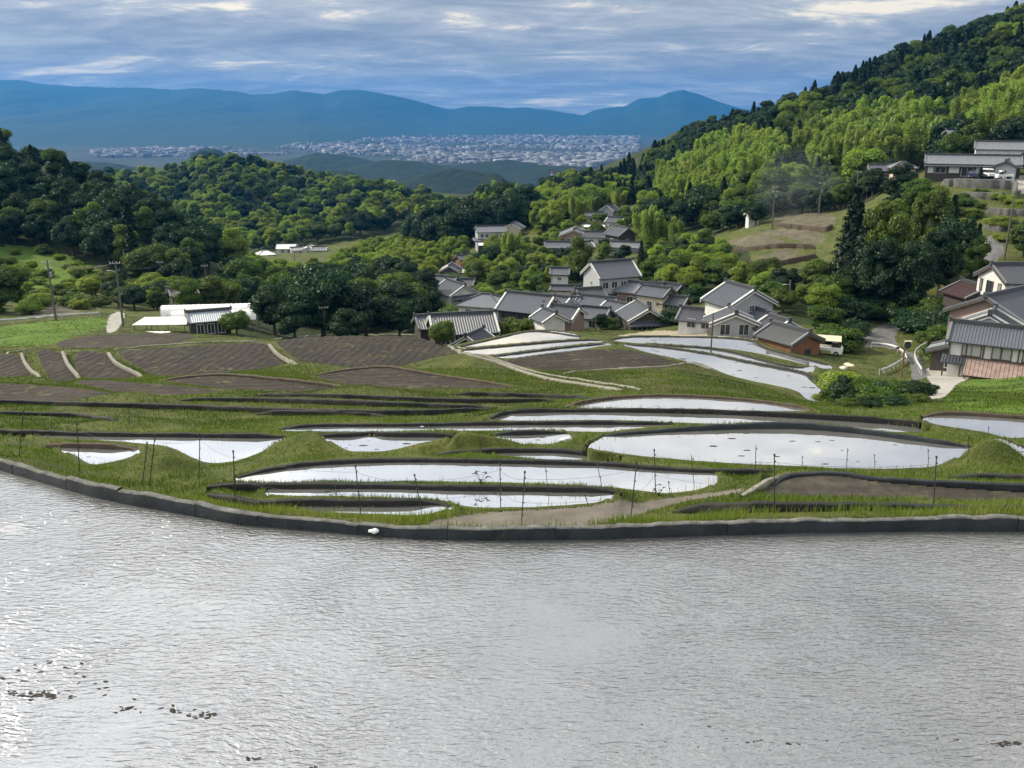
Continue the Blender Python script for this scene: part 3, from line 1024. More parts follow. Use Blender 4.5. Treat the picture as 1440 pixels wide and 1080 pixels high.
def emit_ground():
    for zi, nm in enumerate(ZN):
        q = quads[ZONE_F == zi]
        if not len(q):
            continue
        used, inv = np.unique(q, return_inverse=True)
        o = mesh_np(NAMES[nm][0], VALL[used], inv.reshape(-1, 4), M[NAMES[nm][1]], smooth=True)
        tag(o, kind="structure")


# ------------------------------------------------------------------ water sheets
def dilate(P, r):
    c = P[:, :2]
    d = np.roll(c, -1, 0) - np.roll(c, 1, 0)
    n = np.stack([d[:, 1], -d[:, 0]], 1)
    n /= np.linalg.norm(n, axis=1, keepdims=True) + 1e-9
    area = 0.5 * np.sum(c[:, 0] * np.roll(c[:, 1], -1) - np.roll(c[:, 0], -1) * c[:, 1])
    if area < 0:
        n = -n
    out = P.copy()
    out[:, :2] += n * r
    return out


def sheet(name, P, mat):
    tris = tessellate_polygon([[Vector((x, y, 0)) for x, y, z in P]])
    f = []
    for t in tris:
        a, b, c = (Vector(P[i]) for i in t)
        f.append(t if (b - a).cross(c - a).z > 0 else t[::-1])
    return mesh_np(name, P, np.array(f), mat)


def emit_water():
    for k in WATER:
        P = dilate(FP[k], 0.07 if FP[k][:, 1].mean() < 45 else 0.14)
        tag(sheet("paddy_water", P, M["water"]), kind="structure")
    tag(sheet("paddy_water", dilate(FP["P0"], 0.06), M["water_near"]), kind="structure")


# ------------------------------------------------------------------ bunds
def wall_mesh(P, h, n, t, zb, rough, seed, step_top=0.0, taper=True):
    """swept section: face, uneven crest, back"""
    m = len(P)
    r = np.random.default_rng(seed)
    s = np.concatenate([[0], np.cumsum(np.linalg.norm(np.diff(P[:, :2], axis=0), axis=1))])
    w = (fbm(s * 2.2, s * 0 + seed * 3.1, 5, seed) - 0.5) * 2 * rough
    w2 = (fbm(s * 2.3, s * 0 + seed * 1.7 + 50, 4, seed + 5) - 0.5) * 2 * rough
    hh = np.maximum(h + w, 0.03)
    if taper:
        e = np.minimum(np.minimum(s, s[-1] - s) / 0.8, 1)
        hh = hh * (0.25 + 0.75 * e)
    V = []
    for off, z in ((-0.05 * t, -0.45), (0.0 * t + w2 * 0.4, 0 * hh), (0.03 * t + w2 * 0.5, hh * 0.90), (0.12 * t + w2 * 0.3, hh * 0.99), (0.62 * t, hh), (0.95 * t + w * 0.3, hh - 0.02), (1.02 * t, hh * 0 - 0.5)):
        X = P[:, :2] + n * (off if hasattr(off, "shape") else np.full(m, off))[:, None]
        V.append(np.column_stack([X, np.full(m, zb) + z]))
    V = np.stack(V, 1)
    k = V.shape[1]
    V = V.reshape(-1, 3)
    i = np.arange(m - 1)[:, None] * k + np.arange(k - 1)[None, :]
    F = np.stack([i, i + 1, i + 1 + k, i + k], -1).reshape(-1, 4)
    # orient outwards (towards the viewpoint on the face)
    return V, F, k


def emit_bunds():
    for q, (k, m, P, h, n, t) in enumerate(WALL_GEO):
        if m == "front":
            continue
        rough = 0.03 if P[:, 1].mean() < 30 else 0.05
        V, F, _ = wall_mesh(P, h, n, t, FZ[k], rough, 11 + q)
        tag(mesh_np("paddy_bund", V, F, M[m]), kind="structure")
    for q, (m, L) in enumerate(LOOSE):
        L = catmull(L, 4)
        f = np.array([ground_px(px, pb, 15) for px, pb, pt in L])
        h = np.array([at_y(px, pt, g[1])[2] - g[2] for (px, pb, pt), g in zip(L, f)])
        g = resample(np.concatenate([f, np.clip(h, 0.05, 0.6)[:, None]], 1), 0.15)
        P, hh = g[:, :3], g[:, 3]
        n = outward(P)
        V, F, _ = wall_mesh(P, hh, n, np.full(len(P), 0.22), 0.0, 0.03, 70 + q)
        V[:, 2] = V[:, 2] + np.repeat(P[:, 2], 7)
        tag(mesh_np("paddy_bund", V, F, M[m], smooth=True), kind="structure")


def emit_banks():
    """low grassy rims holding the water on the near side"""
    for k in WATER:
        P = FP[k]
        near = P[:, 1].mean() < 50
        c = resample(np.concatenate([P, P[:1]]), 0.15 if near else 0.4)
        d = np.gradient(c[:, :2], axis=0)
        nrm = np.stack([d[:, 1], -d[:, 0]], 1)
        nrm /= np.linalg.norm(nrm, axis=1, keepdims=True) + 1e-9
        if inside(P[:, :2], c[5:9, 0] + nrm[5:9, 0] * .03, c[5:9, 1] + nrm[5:9, 1] * .03).sum() > 2:
            nrm = -nrm
        face = (nrm * -c[:, :2]).sum(1) / np.linalg.norm(c[:, :2], axis=1) > 0.25
        if face.all() or not face.any():
            continue
        s = int(np.argmin(face))
        f2, c2, n2 = np.roll(face, -s), np.roll(c, -s, 0), np.roll(nrm, -s, 0)
        runs, cur = [], []
        for i, v in enumerate(f2):
            if v:
                cur.append(i)
            elif cur:
                runs.append(cur)
                cur = []
        if cur:
            runs.append(cur)
        run = max(runs, key=len)
        if len(run) < 6:
            continue
        q = c2[run].copy()
        q[:, :2] += n2[run] * (0.10 if near else 0.2)
        n = outward(q)
        V, F, _ = wall_mesh(q, np.full(len(q), .035), n, np.full(len(q), .22 if near else .45), FZ[k], .02, 300 + len(run))
        tag(mesh_np("paddy_bank", V, F, M["grass"], smooth=True), kind="structure")


def emit_front_wall():
    k, m, P, h, n, t = WALL_GEO[0]
    root = empty("paddy_wall", (float(P[len(P) // 2, 0]), float(P[len(P) // 2, 1]), Z0))
    tag(root, "long curved low concrete wall edging the wide rippled paddy", "wall")
    off = np.array(root.location)
    s = np.concatenate([[0], np.cumsum(np.linalg.norm(np.diff(P[:, :2], axis=0), axis=1))])
    # cast in lengths: each length is one part, with a broken joint between
    cuts = [0]
    r = np.random.default_rng(4)
    while cuts[-1] < len(P) - 20:
        cuts.append(min(len(P) - 1, cuts[-1] + int(r.uniform(1.5, 2.6) / 0.12)))
    if cuts[-1] != len(P) - 1:
        cuts[-1] = len(P) - 1
    for a, b in zip(cuts, cuts[1:]):
        sl = slice(a, b + 1)
        V, F, kk = wall_mesh(P[sl], h[sl] + r.uniform(-.02, .02), n[sl], t[sl] * r.uniform(.9, 1.1), Z0, 0.045, 200 + a, taper=False)
        tan = P[sl][1] - P[sl][0]
        V[:kk] += tan / np.linalg.norm(tan) * .005
        tan = P[sl][-1] - P[sl][-2]
        V[-kk:] -= tan / np.linalg.norm(tan) * .005
        V = V - off
        nseg = len(P[sl])
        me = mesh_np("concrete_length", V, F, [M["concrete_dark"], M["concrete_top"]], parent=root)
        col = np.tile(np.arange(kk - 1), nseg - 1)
        me.data.polygons.foreach_set("material_index", (col >= 2).astype(np.int32))  # dark face, pale crest: the fall of light is painted in


def emit_kerbs():
    """pale cast edges between the ploughed terraces"""
    for L, hh in [([(28, 499), (33, 512), (42, 524), (54, 532)], .22), ([(86, 497), (92, 512), (100, 523), (109, 533)], .22), ([(150, 498), (160, 512), (178, 522), (197, 531)], .22), ([(376, 485), (385, 497), (398, 507), (416, 514)], .25),
                  ([(-60, 499), (0, 497), (45, 492)], .12), ([(160, 492), (230, 486), (300, 482), (373, 481)], .12), ([(385, 477), (453, 471), (520, 471), (587, 472), (625, 486), (660, 501), (700, 512), (748, 529), (800, 540), (870, 550)], .14),
                  ([(640, 488), (676, 500), (748, 523), (800, 533), (900, 548)], .10), ([(960, 508), (1000, 520), (1078, 540)], .14), ([(790, 526), (860, 520), (930, 517), (975, 511)], .10),
                  ([(1046, 700), (1080, 684), (1108, 670)], .16)]:
        P = np.array([ground_px(px, py, 15) for px, py in catmull(L, 4)])
        q = resample(P, .3)
        q[:, 2] = gz(q[:, 0], q[:, 1])
        V, F, k = wall_mesh(q, np.full(len(q), hh), outward(q), np.full(len(q), max(.16, .0032 * q[:, 1].mean())), 0.0, .03, int(L[0][0]) + 500)
        V[:, 2] += np.repeat(q[:, 2], k)
        tag(mesh_np("field_kerb", V, F, M["kerb"]), kind="structure")

# ------------------------------------------------------------------ the far country: plain, hills, mountain range, air
ZP = -165.0
M["plain"] = ground_mat("plain_fields", [(0.30, (0.010, 0.022, 0.016)), (0.45, (0.017, 0.030, 0.024)), (0.55, (0.035, 0.045, 0.042)), (0.7, (0.03, 0.045, 0.028))], 0.004, 0.0)
M["mountain"] = ground_mat("mountain_forest", [(0.3, (0.010, 0.030, 0.022)), (0.6, (0.018, 0.044, 0.028)), (0.8, (0.030, 0.060, 0.036))], 0.0016, 6.0)
M["hill_wood"] = ground_mat("hill_wood", [(0.3, (0.010, 0.022, 0.014)), (0.55, (0.020, 0.036, 0.018)), (0.75, (0.038, 0.054, 0.022))], 0.02, 8.0)
SKYLINE = [(-420, 150), (-250, 126), (-120, 116), (0, 112), (30, 113), (60, 118), (100, 121), (150, 123), (200, 123), (240, 126), (280, 124), (330, 128), (355, 133), (380, 132), (415, 127), (455, 132), (480, 127), (505, 126),
           (540, 132), (575, 139), (605, 147), (630, 154), (660, 150), (690, 150), (720, 152), (740, 151), (765, 154), (800, 159), (820, 162), (835, 155), (850, 152), (880, 149), (900, 138), (925, 137), (940, 130), (960, 126),
           (985, 133), (1008, 142), (1040, 152), (1090, 160), (1200, 163), (1400, 160), (1700, 158), (1900, 160)]


def emit_far():
    # mountain range
    na, nt = 760, 90
    a = np.linspace(-1.0, 1.0, na)
    sk = np.array([ray(px, py) for px, py in SKYLINE])
    s_top = np.interp(a, sk[:, 0], sk[:, 1])
    t = np.linspace(0, 1.35, nt)
    A, T = np.meshgrid(a, t)
    foot = 7900 - 2700 * np.clip((-0.10 - A) / 0.12, 0, 1)
    D = foot + (11000 - foot) * T + 300 * np.sin(A * 9) * np.clip(T, 0, 1)
    ztop = s_top[None, :] * (7900 + 3100 + 300 * np.sin(A * 9))
    X = A * D
    spur = fbm(X * 0.0011, D * 0.0004, 5, 21)
    prof = np.where(T < 1, np.clip(T, 0, 1) ** 1.25, 1 - 1.2 * (T - 1))
    k = np.sin(np.pi * np.clip(T, 0, 1)) * np.clip(T, 0, 1)
    Zm = ZP + (ztop - ZP) * np.clip(prof - 0.80 * k * (spur - 0.32), -0.2, 1)
    Zm += (fbm(X * 0.012, D * 0.012, 3, 5) - 0.5) * 14 * np.clip(T * 3, 0, 1)
    V = np.stack([X, D, Zm], -1).reshape(-1, 3)
    i = np.arange(na * nt).reshape(nt, na)
    F = np.stack([i[:-1, :-1], i[:-1, 1:], i[1:, 1:], i[1:, :-1]], -1).reshape(-1, 4)
    tag(mesh_np("mountain_range", V, F, M["mountain"], smooth=True), kind="structure")
    # plain
    xs, ys = np.linspace(-16000, 16000, 40), np.linspace(1350, 16000, 40)
    XP, YP = np.meshgrid(xs, ys)
    V = np.stack([XP, YP, np.full(XP.shape, ZP)], -1).reshape(-1, 3)
    i = np.arange(1600).reshape(40, 40)
    F = np.stack([i[:-1, :-1], i[:-1, 1:], i[1:, 1:], i[1:, :-1]], -1).reshape(-1, 4)
    tag(mesh_np("plain", V, F, M["plain"]), kind="structure")
    # wooded hills standing in the plain: (px, top py, distance, half width px, depth m)
    for q, (px, py, d, hw, dep) in enumerate([(291, 206, 2300, 60, 260), (455, 217, 3000, 110, 500), (560, 224, 2700, 120, 420), (700, 226, 2900, 130, 450), (640, 240, 1900, 170, 380), (790, 232, 2500, 110, 380),
                                              (480, 238, 1700, 120, 300), (120, 226, 2500, 120, 380), (-80, 205, 2600, 150, 500), (560, 250, 1350, 110, 220), (690, 253, 1250, 80, 200), (420, 202, 6300, 70, 500), (520, 200, 5600, 60, 350)]):
        c = at_y(px, py, d)
        w = hw * d / 1200.0
        n = 56
        g = np.linspace(-1.15, 1.15, n)
        U, Vv = np.meshgrid(g, g)
        X, Y = c[0] + U * w, d + Vv * dep
        r2 = U ** 2 + Vv ** 2
        hgt = (c[2] - ZP) * (np.exp(-r2 * 2.2) - math.exp(-2.2 * 1.1)) / (1 - math.exp(-2.4)) * (0.72 + 0.56 * fbm(X * 0.008, Y * 0.008, 4, 30 + q))
        Zh = ZP - 4 + np.maximum(hgt, -6) + np.where(hgt > 2, (vnoise(X * 0.09, Y * 0.09, q) - 0.5) * 7, 0)
        i = np.arange(n * n).reshape(n, n)
        F = np.stack([i[:-1, :-1], i[:-1, 1:], i[1:, 1:], i[1:, :-1]], -1).reshape(-1, 4)
        tag(mesh_np("wooded_hill", np.stack([X, Y, Zh], -1).reshape(-1, 3), F, M["hill_wood"], smooth=True), kind="structure")
    # the town on the plain: far too many small blocks to count
    m, nn, l, out = new_mat("town_walls")
    at = N(nn, "ShaderNodeAttribute", attribute_name="tint")
    c = ramp(nn, l, at.outputs["Fac"], [(0.0, (0.08, 0.09, 0.11)), (0.4, (0.12, 0.13, 0.15)), (0.8, (0.21, 0.22, 0.24)), (1.0, (0.42, 0.42, 0.42))])
    b = nn.new("ShaderNodeBsdfPrincipled")
    b.inputs["Roughness"].default_value = 0.8
    l.new(c, b.inputs["Base Color"])
    l.new(b.outputs[0], out.inputs[0])
    poly = [(130, 214), (220, 208), (380, 210), (440, 200), (560, 190.5), (640, 188), (760, 189), (900, 189), (900, 214), (840, 236), (760, 240), (660, 232), (560, 226), (440, 214), (380, 219), (140, 222)]
    P = np.array([at_z(px, py, ZP)[:2] for px, py in poly])
    r = np.random.default_rng(3)
    npt = 180000
    pxs, pys = r.uniform(120, 910, npt), r.uniform(188, 241, npt)
    a_, s_ = np.array([ray(u, v) for u, v in zip(pxs, pys)]).T
    y = ZP / s_
    x = a_ * y
    keep = inside(P, x, y)
    dens = fbm(x * 0.0016, y * 0.0016, 4, 55)
    keep &= (dens > 0.40 + 0.20 * r.random(npt))
    x, y = x[keep][:24000], y[keep][:24000]
    n = len(x)
    big = r.random(n) < 0.07
    sx = np.where(big, r.uniform(16, 38, n), r.uniform(5, 11, n))
    sy = np.where(big, r.uniform(20, 45, n), r.uniform(8, 18, n))
    h = np.where(big, r.uniform(7, 18, n), r.uniform(4, 8, n))
    base = np.array([(-.5, -.5, 0), (.5, -.5, 0), (.5, .5, 0), (-.5, .5, 0), (-.5, -.5, 1), (.5, -.5, 1), (.5, .5, 1), (-.5, .5, 1)])
    V = base[None] * np.stack([sx, sy, h], 1)[:, None, :]
    an = r.uniform(0, math.pi, n)
    ca, sa = np.cos(an)[:, None], np.sin(an)[:, None]
    V = np.stack([V[..., 0] * ca - V[..., 1] * sa + x[:, None], V[..., 0] * sa + V[..., 1] * ca + y[:, None], V[..., 2] + ZP], -1).reshape(-1, 3)
    fq = np.array([(4, 5, 6, 7), (0, 1, 5, 4), (1, 2, 6, 5), (2, 3, 7, 6), (3, 0, 4, 7)])
    F = (np.arange(n)[:, None, None] * 8 + fq[None]).reshape(-1, 4)
    tv = np.repeat(np.clip(r.beta(1.6, 2.0, n), 0, 1), 8)
    tag(mesh_np("town_buildings", V, F, m, tints=tv), kind="stuff")


def emit_haze(density, color, aniso=0.2):
    m, n, l, out = new_mat("valley_air")
    pv = n.new("ShaderNodeVolumePrincipled")
    pv.inputs["Density"].default_value = density
    pv.inputs["Color"].default_value = (*color, 1)
    pv.inputs["Anisotropy"].default_value = aniso
    l.new(pv.outputs[0], out.inputs["Volume"])
    b = MB()
    b.box(0, 6460, 120, 34000, 13040, 640)
    o = b.build("haze", m)
    tag(o, kind="stuff")


# ------------------------------------------------------------------ trees
M["bark"] = plain("bark", (0.075, 0.062, 0.05), 0.95, 0.3, 4.0, stretch=(1, 1, 0.2))
M["bark_pale"] = plain("pale_bark", (0.20, 0.19, 0.16), 0.95, 0.3, 4.0, stretch=(1, 1, 0.2))
M["culm"] = plain("bamboo_culm", (0.13, 0.15, 0.05), 0.6, 0.25, 2.0)
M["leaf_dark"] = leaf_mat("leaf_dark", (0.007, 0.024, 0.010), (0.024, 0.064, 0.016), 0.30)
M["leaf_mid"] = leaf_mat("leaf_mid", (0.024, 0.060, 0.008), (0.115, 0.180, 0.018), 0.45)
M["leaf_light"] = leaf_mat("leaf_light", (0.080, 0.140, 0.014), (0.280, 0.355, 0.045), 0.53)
M["leaf_bamboo"] = leaf_mat("leaf_bamboo", (0.085, 0.150, 0.022), (0.285, 0.375, 0.075), 0.52)
M["leaf_cedar"] = leaf_mat("leaf_cedar", (0.007, 0.020, 0.010), (0.018, 0.045, 0.016), 0.15)


def leaf_quads(P, Nrm, size, r, asp=1.0, jit=0.7):
    """one small bent face per sprig, facing roughly outwards"""
    n = len(P)
    d = Nrm + r.normal(0, jit, (n, 3))
    d /= np.linalg.norm(d, axis=1, keepdims=True) + 1e-9
    ref = r.normal(0, 1, (n, 3))
    e1 = np.cross(d, ref)
    e1 /= np.linalg.norm(e1, axis=1, keepdims=True) + 1e-9
    e2 = np.cross(d, e1)
    sz = (size * r.uniform(0.6, 1.35, n))[:, None]
    V = np.stack([P - e1 * sz * .5, P - e2 * sz * .5 * asp, P + e1 * sz * .5, P + e2 * sz * .5 * asp], 1)
    V[:, 0] -= d * sz * 0.15
    V[:, 2] -= d * sz * 0.15
    return V.reshape(-1, 3)


def ico(r_, c, sub=1):
    import bmesh
    bm = bmesh.new()
    bmesh.ops.create_icosphere(bm, subdivisions=sub, radius=1.0)
    v = np.array([x.co for x in bm.verts])
    f = np.array([[x.index for x in t.verts] for t in bm.faces])
    bm.free()
    return v * r_ + c, f


ICO_V, ICO_F = ico(1.0, 0, 2)


def crown_broad(seed, n=3000, R=(4.0, 4.0, 3.9), cz=5.4, lumps=20, leaf=0.31, lump_r=(0.85, 1.65), low=-0.75):
    """rounded crown of many unequal lumps of foliage; height about 10"""
    r = np.random.default_rng(seed)
    L = []
    for k in range(lumps):
        u = r.normal(0, 1, 3)
        u /= np.linalg.norm(u)
        u[2] = max(u[2], low)
        f = r.uniform(0.55, 0.82)
        L.append((np.array([0, 0, cz]) + u * np.array(R) * f, r.uniform(*lump_r)))
    per = np.array([q[1] ** 2 for q in L])
    per = (per / per.sum() * n).astype(int)
    P, Nn, T = [], [], []
    for (c, rad), m in zip(L, per):
        d = r.normal(0, 1, (m, 3))
        d /= np.linalg.norm(d, axis=1, keepdims=True)
        d[:, 2] = np.where(d[:, 2] < -0.35, -d[:, 2], d[:, 2])
        rr = rad * r.uniform(0.72, 1.24, m)
        P.append(c + d * rr[:, None] * np.array([1.05, 1.05, 0.85]))
        Nn.append(d + np.array([0, 0, 0.35]))
        T.append(np.clip(r.normal(0.5, 0.22, m) + r.normal(0, 0.10), 0, 1))
    P, Nn, T = np.concatenate(P), np.concatenate(Nn), np.concatenate(T)
    V = leaf_quads(P, Nn, leaf, r)
    F = np.arange(len(V)).reshape(-1, 4)
    tint = np.repeat(T, 4)
    cv, cf = [], []
    off = len(V)
    for c, rad in L:
        v, f = ICO_V * rad * np.array([0.78, 0.78, 0.66]) * (0.85 + 0.3 * r.random((len(ICO_V), 1))) + c, ICO_F
        cv.append(v)
        cf.append(f + off)
        off += len(v)
    v = ICO_V * np.array(R) * 0.42 + np.array([0, 0, cz])
    cv.append(v)
    cf.append(ICO_F + off)
    CV = np.concatenate(cv)
    return V, F, tint, CV, np.concatenate(cf), np.clip(r.normal(0.35, 0.15, len(CV)), 0, 1)  # lower core tint: shade inside the crown put into colour


def crown_cedar(seed, n=2600, H=10.0, R=1.9, z0=1.2, leaf=0.40):
    r = np.random.default_rng(seed)
    t = r.random(n) ** 0.75
    lay = np.floor(t * 15) / 15
    z = z0 + (H - z0) * (0.35 * t + 0.65 * lay) + r.normal(0, 0.12, n)
    z = np.clip(z, z0, H)
    prof = (1 - (z - z0) / (H - z0)) ** 0.8
    phi = r.uniform(0, 2 * math.pi, n)
    arm = 0.75 + 0.25 * np.sin(phi * 5 + lay * 40) + 0.12 * np.sin(phi * 3 + seed)
    rad = R * prof * arm * r.uniform(0.55, 1.08, n) + 0.06
    P = np.stack([np.cos(phi) * rad, np.sin(phi) * rad, z - rad * 0.25], 1)
    Nn = np.stack([np.cos(phi), np.sin(phi), np.full(n, 0.55)], 1)
    V = leaf_quads(P, Nn, leaf, r, 0.7)
    T = np.repeat(np.clip(r.normal(0.5, 0.22, n), 0, 1), 4)
    k = 12
    zz = np.linspace(z0, H * 0.97, k)
    CV, CF = [], []
    for q in range(k):
        pr = R * 0.62 * (1 - (zz[q] - z0) / (H - z0)) ** 0.85 * (1.12 if q % 2 else 0.82) + 0.02
        for j in range(8):
            an = 2 * math.pi * j / 8
            CV.append((math.cos(an) * pr, math.sin(an) * pr, zz[q]))
    for q in range(k - 1):
        for j in range(8):
            a, b = q * 8 + j, q * 8 + (j + 1) % 8
            CF += [(a, b, b + 8), (a, b + 8, a + 8)]
    return V, np.arange(len(V)).reshape(-1, 4), T, np.array(CV), np.array(CF) + len(V), np.full(len(CV), 0.3)  # core tinted darker than the sprays, as painted inner shade


def crown_bamboo(seed, n=9500, H=12.0, culms=13, spread=2.0):
    """feathery plumes leaning outwards from a clump"""
    r = np.random.default_rng(seed)
    P, Nn, T, tubes = [], [], [], []
    per = n // culms
    for c in range(culms):
        an, rad = r.uniform(0, 2 * math.pi), spread * math.sqrt(r.random())
        b = np.array([math.cos(an) * rad, math.sin(an) * rad, 0])
        h = H * r.uniform(0.72, 1.0)
        la = an + r.normal(0, 0.9)
        lean = np.array([math.cos(la), math.sin(la), 0]) * r.uniform(0.5, 1.6)
        tone = r.normal(0, 0.12)

        def at(t):
            t = np.asarray(t)[..., None]
            return b + lean * t ** 2.6 + np.array([0, 0, 1]) * h * (t - 0.10 * t ** 5)
        tubes.append([at(np.array(q)) for q in (0, .3, .6, .85, 1.0)])
        t = np.clip(r.beta(2.3, 1.3, per), 0.12, 1.0)
        w = 1.25 * np.sin(np.pi * np.clip((t - 0.05), 0, 1)) ** 0.75 + 0.06
        ph = r.uniform(0, 2 * math.pi, per)
        rr = w * np.sqrt(r.random(per))
        p = at(t) + np.stack([np.cos(ph) * rr, np.sin(ph) * rr, -0.35 * rr + r.normal(0, .2, per)], 1)
        P.append(p)
        Nn.append(np.stack([np.cos(ph), np.sin(ph), np.full(per, 0.8)], 1))
        T.append(np.clip(r.normal(0.5, 0.2, per) + tone, 0, 1))
    P, Nn, T = np.concatenate(P), np.concatenate(Nn), np.concatenate(T)
    V = leaf_quads(P, Nn, 0.36, r, 0.5, 0.9)
    CV, CF = [], []
    off = len(V)
    for tb in tubes:
        cpt = (tb[2] + tb[3]) / 2
        v = ICO_V * np.array([0.5, 0.5, H * 0.19]) * (0.8 + 0.35 * r.random((len(ICO_V), 1))) + cpt
        CV.append(v)
        CF.append(ICO_F + off)
        off += len(v)
    CV = np.concatenate(CV)
    return (V, np.arange(len(V)).reshape(-1, 4), np.repeat(T, 4), CV, np.concatenate(CF), np.full(len(CV), 0.35)), tubes  # plume cores tinted down to paint the shade within the clump


def crown_mesh(name, cr, mat):
    V, F, T, CV, CF, CT = cr
    nv, nf, nc = len(V), len(F), len(CF)
    me = bpy.data.meshes.new(name)
    allv = np.concatenate([V, CV]).astype(np.float32)
    me.vertices.add(len(allv))
    me.vertices.foreach_set("co", allv.ravel())
    loops = np.concatenate([F.ravel(), CF.ravel()]).astype(np.int32)
    me.loops.add(len(loops))
    me.loops.foreach_set("vertex_index", loops)
    me.polygons.add(nf + nc)
    me.polygons.foreach_set("loop_start", np.concatenate([np.arange(nf) * 4, nf * 4 + np.arange(nc) * 3]).astype(np.int32))
    at = me.attributes.new("tint", "FLOAT", "POINT")
    at.data.foreach_set("value", np.concatenate([T, CT]).astype(np.float32))
    me.update(calc_edges=True)
    me.materials.append(mat)
    return me


def trunk_mb(seed, H=5.5, r0=0.28, branches=5):
    r = random.Random(seed)
    b = MB()
    pts = [(0, 0, -0.8), (0.05 * r.uniform(-1, 1), 0.05, H * .3), (0.2 * r.uniform(-1, 1), 0.2 * r.uniform(-1, 1), H * .7), (0.3 * r.uniform(-1, 1), 0.3 * r.uniform(-1, 1), H * 1.25)]
    b.tube(pts, [r0 * 1.25, r0, r0 * .75, r0 * .25], 7)
    for k in range(branches):
        an = 2 * math.pi * (k + r.random()) / branches
        z = H * r.uniform(.5, .95)
        L = r.uniform(1.6, 2.6)
        b.tube([(0.1 * math.cos(an), 0.1 * math.sin(an), z), (L * .5 * math.cos(an), L * .5 * math.sin(an), z + L * .45), (L * math.cos(an), L * math.sin(an), z + L * .8)], [r0 * .45, r0 * .3, r0 * .1], 5)
    return b


PROTO = {}      # kind -> list of (crown mesh, trunk mesh, joined mesh)


def add_proto(kind, crown, trunk_b, bark, leaf):
    cm = crown_mesh(kind + "_crown", crown, leaf)
    tm = trunk_b.build(kind + "_trunk", bark, link=False)
    # joined version for trees too small to show their trunk
    V, F, T, CV, CF, CT = crown
    jm = crown_mesh(kind, crown, leaf)
    nv0, nl0, nf0 = len(jm.vertices), len(jm.loops), len(jm.polygons)
    jm.vertices.add(len(trunk_b.v))
    co = np.zeros((len(jm.vertices), 3), np.float32)
    jm.vertices.foreach_get("co", co.ravel()) if False else None
    bpy.data.meshes.remove(jm)
    import bmesh
    bm = bmesh.new()
    bm.from_mesh(cm)
    n0 = len(bm.faces)
    bm.from_mesh(tm)
    bm.faces.ensure_lookup_table()
    for f in bm.faces[n0:]:
        f.material_index = 1
    jm = bpy.data.meshes.new(kind)
    bm.to_mesh(jm)
    bm.free()
    jm.materials.append(leaf)
    jm.materials.append(bark)
    PROTO.setdefault(kind, []).append((cm, tm, jm))


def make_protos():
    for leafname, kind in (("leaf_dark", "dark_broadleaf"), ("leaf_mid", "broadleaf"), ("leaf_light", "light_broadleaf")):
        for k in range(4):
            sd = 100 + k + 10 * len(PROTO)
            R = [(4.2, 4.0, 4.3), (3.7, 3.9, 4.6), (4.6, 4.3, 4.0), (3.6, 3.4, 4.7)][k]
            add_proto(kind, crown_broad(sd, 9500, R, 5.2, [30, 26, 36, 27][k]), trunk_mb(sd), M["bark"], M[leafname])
    for k in range(3):
        add_proto("cedar", crown_cedar(300 + k, R=[1.9, 2.3, 1.6][k]), trunk_mb(300 + k, 5.0, 0.2, 0), M["bark"], M["leaf_cedar"])
    for k in range(4):
        cr, tubes = crown_bamboo(400 + k, culms=[13, 11, 15, 12][k])
        b = MB()
        for tb in tubes:
            b.tube(tb, [0.07, 0.06, 0.05, 0.03, 0.01], 5, cap=False)
        add_proto("bamboo", cr, b, M["culm"], M["leaf_bamboo"])
    # low rounded bushes, about 2 high
    for leafname, kind in (("leaf_mid", "bush"), ("leaf_light", "light_bush"), ("leaf_dark", "dark_bush")):
        for k in range(3):
            cr = crown_broad(500 + k, 5200, (1.35, 1.3, 0.95), 0.80, 20, 0.11, (0.3, 0.6), -0.5)
            b = MB()
            for j in range(4):
                an = j * 1.6 + k
                b.tube([(0, 0, -0.3), (0.3 * math.cos(an), 0.3 * math.sin(an), 0.5), (0.7 * math.cos(an), 0.7 * math.sin(an), 1.1)], [0.05, 0.04, 0.02], 5)
            add_proto(kind, cr, b, M["bark"], M[leafname])
    # large foreground-quality crowns for the big trees by the road
    for leafname, kind, bark in (("leaf_mid", "tall_broadleaf", "bark_pale"), ("leaf_dark", "tall_dark_broadleaf", "bark_pale")):
        for k in range(3):
            cr = crown_broad(600 + k, 16000, (3.1, 3.0, 4.9), 5.1, 40, 0.22, (0.6, 1.15))
            add_proto(kind, cr, trunk_mb(600 + k, 5.0, 0.2, 6), M[bark], M[leafname])
    for k in range(2):
        add_proto("tall_cedar", crown_cedar(700 + k, 7000, 10.0, 1.75, 0.8, 0.24), trunk_mb(700 + k, 5, .2, 0), M["bark"], M["leaf_cedar"])


TREES = []     # every tree: dict(kind, pos, scale, label, group, parts)
LABELS = {}
HEIGHT = {"cedar": 10.0, "bamboo": 11.5, "bush": 2.0, "light_bush": 2.0, "dark_bush": 2.0, "tall_cedar": 10.0}
CATS = {"cedar": ("cedar_tree", "tree"), "tall_cedar": ("cedar_tree", "tree"), "bamboo": ("bamboo_clump", "bamboo"), "bush": ("bush", "bush"), "light_bush": ("bush", "bush"), "dark_bush": ("bush", "bush")}


def tree(kind, x, y, h, label, group=None, wide=1.0, parts=None, z=None):
    TREES.append(dict(kind=kind, x=x, y=y, z=float(gz(x, y)) if z is None else z, h=h, label=label, group=group, wide=wide, parts=parts))


def tree_px(kind, px, py, top, label, group=None, wide=1.0, d=None, parts=True):
    if d is None:
        p = ground_px(px, py, 20)
    else:
        a, s = ray(px, py)
        p = np.array([a * d, d, float(gz(a * d, d))])
    a, s = ray(px, top)
    h = s * p[1] - p[2]
    tree(kind, p[0], p[1], h, label, group, wide, parts)


